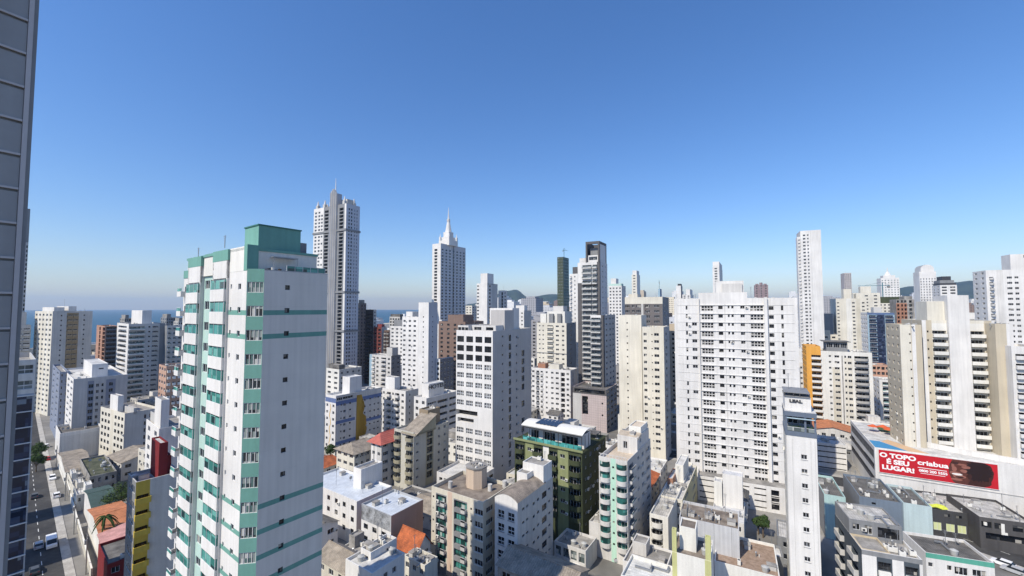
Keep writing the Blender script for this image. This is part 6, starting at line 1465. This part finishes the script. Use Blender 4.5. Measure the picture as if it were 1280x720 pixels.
car(1270, 684, ha, CARW[3], 'red car on the avenue at the right edge')
car(1254, 707, ha + math.pi, CARW[0], 'white estate car by the jade banded building')
car(1268, 716, ha + math.pi, CARW[2], 'grey car behind the white estate car at the lower right')
car(778, 702, ha + 1, CARW[2], 'grey car parked below the mint block')
car(808, 664, R(60), CARW[1], 'dark car in the shade right of the mint block')
car(718, 712, R(150), CARW[0], 'white car in the shaded street below the green block')
car(406, 690, R(150), CARW[1], 'black car in the shaded street right of the teal tower')

BARK = mottled((.10, .075, .05), (.17, .13, .09), 1.5, name='bark')
LEAF = [mottled((.02, .045, .012), (.055, .09, .025), 1.2, name='foliage'), mottled((.03, .055, .016), (.07, .11, .03), 1.6, name='foliage')]
def tree(px, py, h, r, label, name='leafy_tree', group=None, z=0.0, seed=0):
    v = ground(px, py) if not isinstance(px, Vector) else px; rd = random.Random(seed)
    o = empty(name, (v.x, v.y, z), rd.uniform(0, 6), label, 'tree', group)
    q = MB(); q.bar((0, 0, -.1), (0, 0, h*.45), .22, BARK, 8, .15); ends = []
    for k in range(7):
        a = k*.9 + rd.uniform(-.3, .3); e = (r*.55*math.cos(a), r*.55*math.sin(a), h*rd.uniform(.55, .82)); q.bar((0, 0, h*rd.uniform(.25, .45)), e, .1, BARK, 5, .03); ends.append(e)
    q.build('trunk', o)
    q = MB()
    cl = [(e[0], e[1], e[2], r*rd.uniform(.38, .55)) for e in ends] + [(0, 0, h*.82, r*.6), (rd.uniform(-1, 1)*r*.4, rd.uniform(-1, 1)*r*.4, h*.9, r*.4)]
    for cx, cy, cz, cr in cl:
        for _ in range(260):
            d = Vector((rd.gauss(0, 1), rd.gauss(0, 1), rd.gauss(0, .8))).normalized() * cr * rd.uniform(.45, 1.08)
            p = Vector((cx, cy, cz)) + d; s_ = rd.uniform(.14, .32); n_ = (d.normalized() + Vector((rd.uniform(-.7, .7), rd.uniform(-.7, .7), rd.uniform(-.2, .9)))).normalized()
            u = n_.orthogonal().normalized(); w = n_.cross(u); t = rd.uniform(0, 3.1); u2 = u*math.cos(t) + w*math.sin(t); w2 = n_.cross(u2)
            q.quad(p - u2*s_, p + w2*s_*.6, p + u2*s_, p - w2*s_*.6, LEAF[rd.random() < .4])
    q.build('crown', o)
tree(146, 652, 10.5, 4.6, 'round dark leafy tree behind the green roofed house', seed=3)
tree(45, 590, 7, 3.0, 'small street tree at the left kerb beside the glass tower', seed=5)
tree(47, 575, 7, 3.2, 'bushy street tree further along beside the glass tower', seed=8)
tree(954, 672, 6, 1.9, 'young tree behind the fence below the wide white block', seed=9)
tree(948, 668, 5, 1.6, 'smaller young tree left of the fence tree below the wide white block', seed=10)
tree(1283, 686, 6, 2.4, 'green tree at the right edge beside the dark shop row', seed=12)
tree(413, 574, 6, 2.4, 'small tree squeezed between roofs right of the teal tower', seed=13)
tree(1108, 556, 5, 2.5, 'low tree on the terrace left of the massive beige tower', seed=15)
def palm(px, py, h, label, seed=1):
    v = ground(px, py); rd = random.Random(seed); o = empty('palm_tree', (v.x, v.y, 0), 0, label, 'palm')
    q = MB(); 
    for k in range(6): q.bar((.08*k*k/6, 0, h*k/6), (.08*(k+1)**2/6, 0, h*(k+1)/6), .17 - .01*k, BARK, 7, .16 - .01*k)
    q.build('trunk', o); tx = .08*6
    q = MB()
    for k in range(17):
        a = k*2*math.pi/17*2.4; el = rd.uniform(-.2, .9); ln = rd.uniform(2.3, 3.1); prev = Vector((tx, 0, h))
        for s_ in range(8):
            t = (s_+1)/8; nx = Vector((tx + ln*t*math.cos(a)*math.cos(el*.6), ln*t*math.sin(a)*math.cos(el*.6), h + ln*(math.sin(el)*t - 1.15*t*t)))
            sd_ = Vector((-math.sin(a), math.cos(a), 0)); wd = .30*(1 - abs(t - .45))
            for sg in (-1, 1):
                q.quad(prev, nx, nx + sd_*sg*wd*.8 - Vector((0, 0, .3)), prev + sd_*sg*wd - Vector((0, 0, .25)), LEAF[k % 2])
            prev = nx
    q.build('crown', o)
palm(127, 701, 11, 'tall palm in front of the faded orange tiled roof')
POLE = paint((.30, .29, .27), .15)
def pole(px, py, h, label, rz=0, lamp=False):
    v = ground(px, py); o = empty('utility_pole' if not lamp else 'street_lamp', (v.x, v.y, .1), rz, label, 'pole' if not lamp else 'lamp', 'utility poles' if not lamp else None)
    q = MB(); q.bar((0, 0, 0), (0, 0, h), .16, POLE, 8, .1); q.build('post', o)
    if lamp:
        q = MB(); q.bar((0, 0, h - .2), (1.8, 0, h + .5), .06, METAL); q.build('arm', o); q = MB(); q.box(1.6, 2.4, -.14, .14, h + .42, h + .56, METAL); q.build('lamp_head', o)
    else:
        for z_ in (h - .4, h - 1.1):
            q = MB(); q.box(-.9, .9, -.06, .06, z_, z_ + .12, POLE); q.build('crossarm', o)
        q = MB(); q.cyl(.3, .2, h - 2.6, h - 1.6, .28, METAL); q.build('transformer', o)
pole(81, 626, 9, 'utility pole on the pavement nearest the white hatchback', hl)
pole(92, 668, 9, 'utility pole on the pavement left of the palm', hl)
pole(107, 718, 9.5, 'utility pole at the bottom of the left pavement', hl)
pole(70, 586, 9, 'utility pole far along the left pavement', hl)
pole(1221, 672, 8, 'utility pole between the black shop front and the dark shop row', ha)
pole(1277, 690, 9, 'street lamp at the right edge of the avenue', ha + 2, True)
pole(1249, 683, 7, 'street lamp on the avenue in front of the dark shop row', ha + 1.4, True)
pole(427, 668, 9, 'utility pole in the shaded street right of the teal tower', 0.4)
pole(545, 716, 8, 'utility pole left of the beige tower at the bottom edge', 0.4)

def wires(a, e, label):
    pa, pe = ground(*a), ground(*e); mid = (pa + pe)/2; o = empty('overhead_cables', (pa.x, pa.y, 0), 0, label, 'cables', 'overhead cables along the left street'); q = MB()
    for dx in (-.8, 0, .8):
        prev = None
        for k in range(9):
            t = k/8; p = Vector(((pe.x - pa.x)*t + dx*NL.x, (pe.y - pa.y)*t + dx*NL.y, 9.0 - 2.2*t*(1 - t)))
            if prev is not None: q.bar(prev, p, .025, DARKF, 3)
            prev = p
    q.build('cable', o)
wires((107, 718), (92, 668), 'overhead cables over the left pavement, nearest span')
wires((92, 668), (81, 626), 'overhead cables over the left pavement, middle span by the palm')
wires((81, 626), (70, 586), 'overhead cables over the left pavement, farthest span')

# ================================================================== the rest of the town
LAND = [(20, 'glass tower'), (95, 'long podium wall'), (140, 'beige six storey block'), (170, 'yellow banded block'), (205, 'red stair tower'), (310, 'teal tower'), (420, 'fluted shaft tower'), (445, 'blue banded building'),
        (492, 'lift house block'), (530, 'slender white tower'), (545, 'hotel'), (563, 'spire tower'), (590, 'octagonal roof house tower'), (617, 'shade-grey flanked tower'), (655, 'barrel roofed tower'), (690, 'cream centre tower'), (715, 'green block'), (745, 'dark framed tower'),
        (780, 'mint block'), (815, 'cream tower pair'), (850, 'cream terraced house'), (885, 'wide white block'), (930, 'ribbed roof hall'), (985, 'navy terrace tower'), (1013, 'tallest slim white tower'), (1050, 'orange winged block'),
        (1100, 'blue glazed building'), (1130, 'brick infill frame'), (1160, 'round crowned tower'), (1195, 'massive beige tower'), (1240, 'right edge white tower'), (1275, 'right edge slot balcony block')]
def inside(p, poly, m=0.0):
    cx = sum(a for a, _ in poly)/len(poly); cy = sum(b_ for _, b_ in poly)/len(poly)
    s_ = None
    for i in range(len(poly)):
        (x0, y0), (x1, y1) = poly[i], poly[(i+1) % len(poly)]
        L_ = math.hypot(x1 - x0, y1 - y0); d = ((x1 - x0)*(p[1] - y0) - (y1 - y0)*(p[0] - x0))/L_
        if d < -m: return False
    return True
def blocked(c, x, y, W, L, m=1.2):
    rr = math.hypot(W, L)/2 + 2
    fs = [f for f, cx, cy, r_ in FB if (cx - c.x)**2 + (cy - c.y)**2 < (rr + r_)**2]
    rs = [(a, e, hw) for a, e, hw in ROADS if abs((e - a).normalized().cross(c - a).z) < hw + rr]
    if not fs and not rs: return False
    for i in range(6):
        for j in range(6):
            p = c + x*(W*(i/5 - .5)) + y*(L*(j/5 - .5))
            for f in fs:
                if inside(p, f, m): return True
            for a, e, hw in rs:
                d = (e - a); t = max(0, min(1, (p - a).dot(d)/d.length_squared))
                if (a + d*t - p).length < hw + .6: return True
    return False
def fbox(f):
    cx = sum(a for a, _ in f)/len(f); cy = sum(b_ for _, b_ in f)/len(f)
    return (f, cx, cy, max(math.hypot(a - cx, b_ - cy) for a, b_ in f))
FB = [fbox(f) for f in FOOT]
def photo(v):
    Z = v.z - CAM_H; yc = v.y*CP + Z*SP; zc = -v.y*SP + Z*CP
    return 640 + F*v.x/yc, 360 - F*zc/yc
from mathutils.bvhtree import BVHTree
bv, bf = [], []
for s_ in ALLB:
    i = len(bv)
    for z_ in (s_.z0, s_.z0 + s_.H):
        for a, b_ in ((-1,-1),(1,-1),(1,1),(-1,1)): bv.append(s_.o + s_.x*a*s_.W*.495 + s_.y*b_*s_.L*.495 + Vector((0, 0, z_ - s_.z0)))
    bf += [(i+4,i+5,i+6,i+7),(i,i+1,i+5,i+4),(i+1,i+2,i+6,i+5),(i+2,i+3,i+7,i+6),(i+3,i,i+4,i+7)]
TREE = BVHTree.FromPolygons(bv, bf)
def seen(pts):
    for e in (-3.0, 0.0, 3.0):
        o_ = Vector((e, 0, CAM_H))
        for p in pts:
            d = p - o_; L_ = d.length; d.normalize()
            if TREE.ray_cast(o_, d, L_ - 1.5)[0] is None: return True
    return False
WCOL = [('white', WHITE), ('white', WHITE), ('off white', OFF), ('pale grey', LGREY), ('cream', CREAM), ('beige', CREAM2), ('sand', BEIGE), ('grey', MGREY), ('light grey', WHITE2)]
RCOL = [('orange tiled', TILE), ('faded orange tiled', TILEO), ('grey sheet', SHEET), ('brown sheet', SHEETT), ('dark sheet', SHEETD), ('brown sheet', SHEETT)]
def facade_mat(rgb, pw, fl, dark=.07):
    """far walls a pixel or two per storey: rows of openings as part of the wall's pattern"""
    key = ('fac', rgb, pw, fl)
    if key in MATS: return MATS[key]
    m, n, l, b = newmat('far_facade'); tc = n.new('ShaderNodeTexCoord'); sp = n.new('ShaderNodeSeparateXYZ'); l.new(tc.outputs['Object'], sp.inputs[0])
    ad = n.new('ShaderNodeMath'); ad.operation = 'ADD'; l.new(sp.outputs[0], ad.inputs[0]); l.new(sp.outputs[1], ad.inputs[1])
    def band(s, p, w):
        d = n.new('ShaderNodeMath'); d.operation = 'PINGPONG'; d.inputs[1].default_value = p/2; l.new(s, d.inputs[0])
        g = n.new('ShaderNodeMath'); g.operation = 'LESS_THAN'; g.inputs[1].default_value = w; l.new(d.outputs[0], g.inputs[0]); return g.outputs[0]
    mu = n.new('ShaderNodeMath'); mu.operation = 'MULTIPLY'; l.new(band(ad.outputs[0], pw, pw*.22), mu.inputs[0]); l.new(band(sp.outputs[2], fl, fl*.22), mu.inputs[1])
    mx = n.new('ShaderNodeMix'); mx.data_type = 'RGBA'; mx.inputs['A'].default_value = (*rgb, 1); mx.inputs['B'].default_value = (dark, dark, dark*1.1, 1); l.new(mu.outputs[0], mx.inputs['Factor'])
    l.new(mx.outputs['Result'], b.inputs['Base Color']); b.inputs['Roughness'].default_value = .8; MATS[key] = m; return m
FAR = [('white', (.75, .75, .74)), ('white', (.70, .71, .72)), ('cream', (.68, .62, .50)), ('pale grey', (.55, .56, .58)), ('sand', (.55, .46, .34)), ('grey', (.33, .33, .35)), ('off white', (.72, .70, .65)), ('brown', (.22, .15, .12))]
rd = random.Random(11)
fill = []
def lay(d0, d1, cell, th, hfun, wf=(.55, .9)):
    t = R(th); A = Vector((math.sin(t), math.cos(t), 0)); X = Vector((math.cos(t), -math.sin(t), 0)); n = int(d1*2.2/cell)
    for i in range(-n, n):
        for j in range(-2, n):
            c = X*(i + rd.uniform(.35, .65))*cell + A*(j + rd.uniform(.35, .65))*cell
            if not d0 < c.y < d1 or abs(c.x) > c.y*1.32: continue
            W = cell*rd.uniform(*wf); L = cell*rd.uniform(*wf); px, _ = photo(c); h = hfun(px, c.y)
            if h <= 0: continue
            sc = 1.0
            for tr in range(3):
                if not blocked(c, X, A, W*sc, L*sc): break
                sc *= .72
                c = c + X*rd.uniform(-.12, .12)*cell + A*rd.uniform(-.12, .12)*cell
            else: continue
            if W*sc < 5 or L*sc < 5: continue
            fill.append((c, t, X, A, W*sc, L*sc, h))
            FB.append(fbox([tuple((c + X*a*W*sc/2 + A*b_*L*sc/2).to_2d()) for a, b_ in ((-1,-1),(1,-1),(1,1),(-1,1))]))
def coast_x(y):
    for (x0, y0), (x1, y1) in zip(coast, coast[1:]):
        if y0 <= y <= y1: return x0 + (x1 - x0)*(y - y0)/(y1 - y0)
    return -1e9
def h_near(px, d):
    return rd.choice((3.6, 4.2, 6.5, 6.8, 7.5)) if d < 150 else rd.choice((4.2, 6.8, 7.5, 9.8, 12))
def h_mid(px, d):
    if px < 232: return rd.uniform(8, 20)
    if 430 < px < 565: return rd.uniform(10, 26)
    return rd.uniform(10, 30) if rd.random() < .35 else rd.uniform(28, 57)
def h_far(px, d):
    if px < 232: return rd.uniform(8, 20)
    if px < 600: return rd.uniform(15, 40)
    if px > 735 and rd.random() < .16: return rd.uniform(66, 64 + 22*min(d, 1900)/520)
    return rd.choice((rd.uniform(15, 40), rd.uniform(35, 62), rd.uniform(50, 66 + 7*d/520), rd.uniform(60, 70 + 11*d/520)))
lay(84, 165, 15.5, 31, h_near)
lay(165, 270, 20, 30, h_near)
lay(270, 620, 31, 30, h_mid, (.42, .75))
lay(620, 1300, 78, 30, h_far, (.24, .42))
lay(1300, 2900, 120, 30, h_far, (.18, .32))
nn = {}
fill = [f for f in fill if f[0].x > coast_x(f[0].y) + 75]
for c, t, X, A, W, L, h in fill:
    near = c.y < 270
    tops = [c + X*a*W*.46 + A*b_*L*.46 + Vector((0, 0, h + .3)) for a in (-1, 0, 1) for b_ in (-1, 0, 1)]
    if not near: tops += [c + X*a*W*.5 - A*(L/2 + .2) + Vector((0, 0, h*f_)) for a in (-.8, 0, .8) for f_ in (.9, .6, .3)]
    ph = [photo(p) for p in tops]
    if max(p[0] for p in ph) < -25 or min(p[0] for p in ph) > 1305 or min(p[1] for p in ph) > 745: continue
    if not seen(tops): continue
    px = photo(c)[0]; lm = min(LAND, key=lambda q_: abs(q_[0] - px)); rel = ('left of' if px < lm[0] - 8 else 'right of' if px > lm[0] + 8 else 'near') if near else 'behind'
    if near:
        cn, cm = rd.choice(WCOL); k = rd.random()
        if h < 8 and k < .6:
            rn, rm = rd.choice(RCOL); nm, cat = 'house', 'house'; lab = f'{cn} {"low" if h < 5 else "two storey"} house, {rn} roof, {rel} the {lm[1]}'
        else:
            rn, rm = rd.choice((('stained', CONC), ('pale', CONCL), ('dark', CONCD), ('grey ribbed', SHEET))); nm, cat = 'flat_roofed_building', 'building'; lab = f'{cn} {"low" if h < 8 else "taller"} building, {rn} flat roof, {rel} the {lm[1]}'
        key = lab; grp = None
        b = Bld(nm, lab, cat, c, t, W, L, h, cm, roof=rm, foot=False, parapet=.05 if nm == 'house' else .5)
        nw = max(2, int(W/3.2)); nl = max(2, int(L/3.2))
        b.box_body(F=dict(cols=cols_grid(nw, .38, 1.15, ac=.25), fl=2.9, off=1.1, zmin=.5), R_=dict(cols=cols_grid(nl, .38, 1.15, ac=.25), fl=2.9, off=1.1, zmin=.5), L_=dict(cols=cols_grid(nl, .38, 1.15), fl=2.9, off=1.1, zmin=.5))
        if nm == 'house': gable(b, rd.uniform(1.4, 2.2), rm, rd.choice('xy'), .5, hip=rd.random() < .4)
        else:
            if rd.random() < .5: b.block(.1, .45, .5, .9, h - .5, h + 2.3, rd.choice((cm, WHITE2, CONC)))
            b.clutter(int(W*L/22) + 3, h - .5)
        b.done()
    else:
        cn, rgb = rd.choice(FAR); far = c.y > 620
        # varied short labels, e.g. slim/wide, tall/low
        shape = 'slim' if W < (24 if far else 17) else 'wide'; size = 'tall' if h > 42 else 'mid height' if h > 24 else 'low'
        lab = f'{"far" if far else "background"} {size} {shape} {cn} block behind the {lm[1]}'
        tag_rf = rd.choice(('CONC', 'CONCL'))
        b = Bld('distant_block' if far else 'background_block', lab, 'building', c, t, W, L, h, paint(rgb, .12), roof=CONC if tag_rf == 'CONC' else CONCL, foot=False)
        if far:
            m_ = facade_mat(rgb, rd.choice((2.6, 3.4, 4.2)), 3.1); b.box_body(F=dict(wall=m_), R_=dict(wall=m_), L_=dict(wall=m_))
        else:
            o1 = dict(r=.6) if rd.random() < .4 else {}
            b.box_body(F=dict(cols=cols_grid(rd.choice((3, 4, 5)), rd.uniform(.3, .55), 1.3, 'plain', **o1), fl=3, off=1.5), R_=dict(cols=cols_grid(rd.choice((2, 3)), .35, 1.2, 'plain'), fl=3, off=1.5), L_=dict(cols=cols_grid(2, .35, 1.2, 'plain'), fl=3, off=1.5))
        b.block(rd.uniform(.05, .3), rd.uniform(.55, .9), .2, .75, h - .9, h + rd.uniform(2, 4.5), paint(rgb, .12))
        if not far: b.clutter(5, h - .9)
        b.done()
    nn.setdefault(lab, []).append(b.root)
print('FILL', len(fill), 'kept', sum(len(v) for v in nn.values()), 'labels', len(nn))
for lab, rs in nn.items():
    if len(rs) > 1:
        for r_ in rs: r_['group'] = 'look-alikes: ' + ' '.join(lab.split()[:5])

# ------------------------------------------------------------------ the air
hz = MB(); hz.box(-14500, 15500, -6500, 15500, -8, 400, G1)
hm = bpy.data.materials.new('haze'); hm.use_nodes = True; hn = hm.node_tree.nodes; hn.clear()
ho = hn.new('ShaderNodeOutputMaterial'); pv = hn.new('ShaderNodeVolumePrincipled')
pv.inputs['Color'].default_value = (.60, .79, 1.0, 1); pv.inputs['Density'].default_value = 0.00008
pv.inputs['Anisotropy'].default_value = 0.2
hm.node_tree.links.new(pv.outputs[0], ho.inputs['Volume'])
hz.mats = [hm]
ho_ = hz.build('haze'); tag(ho_, kind='stuff')
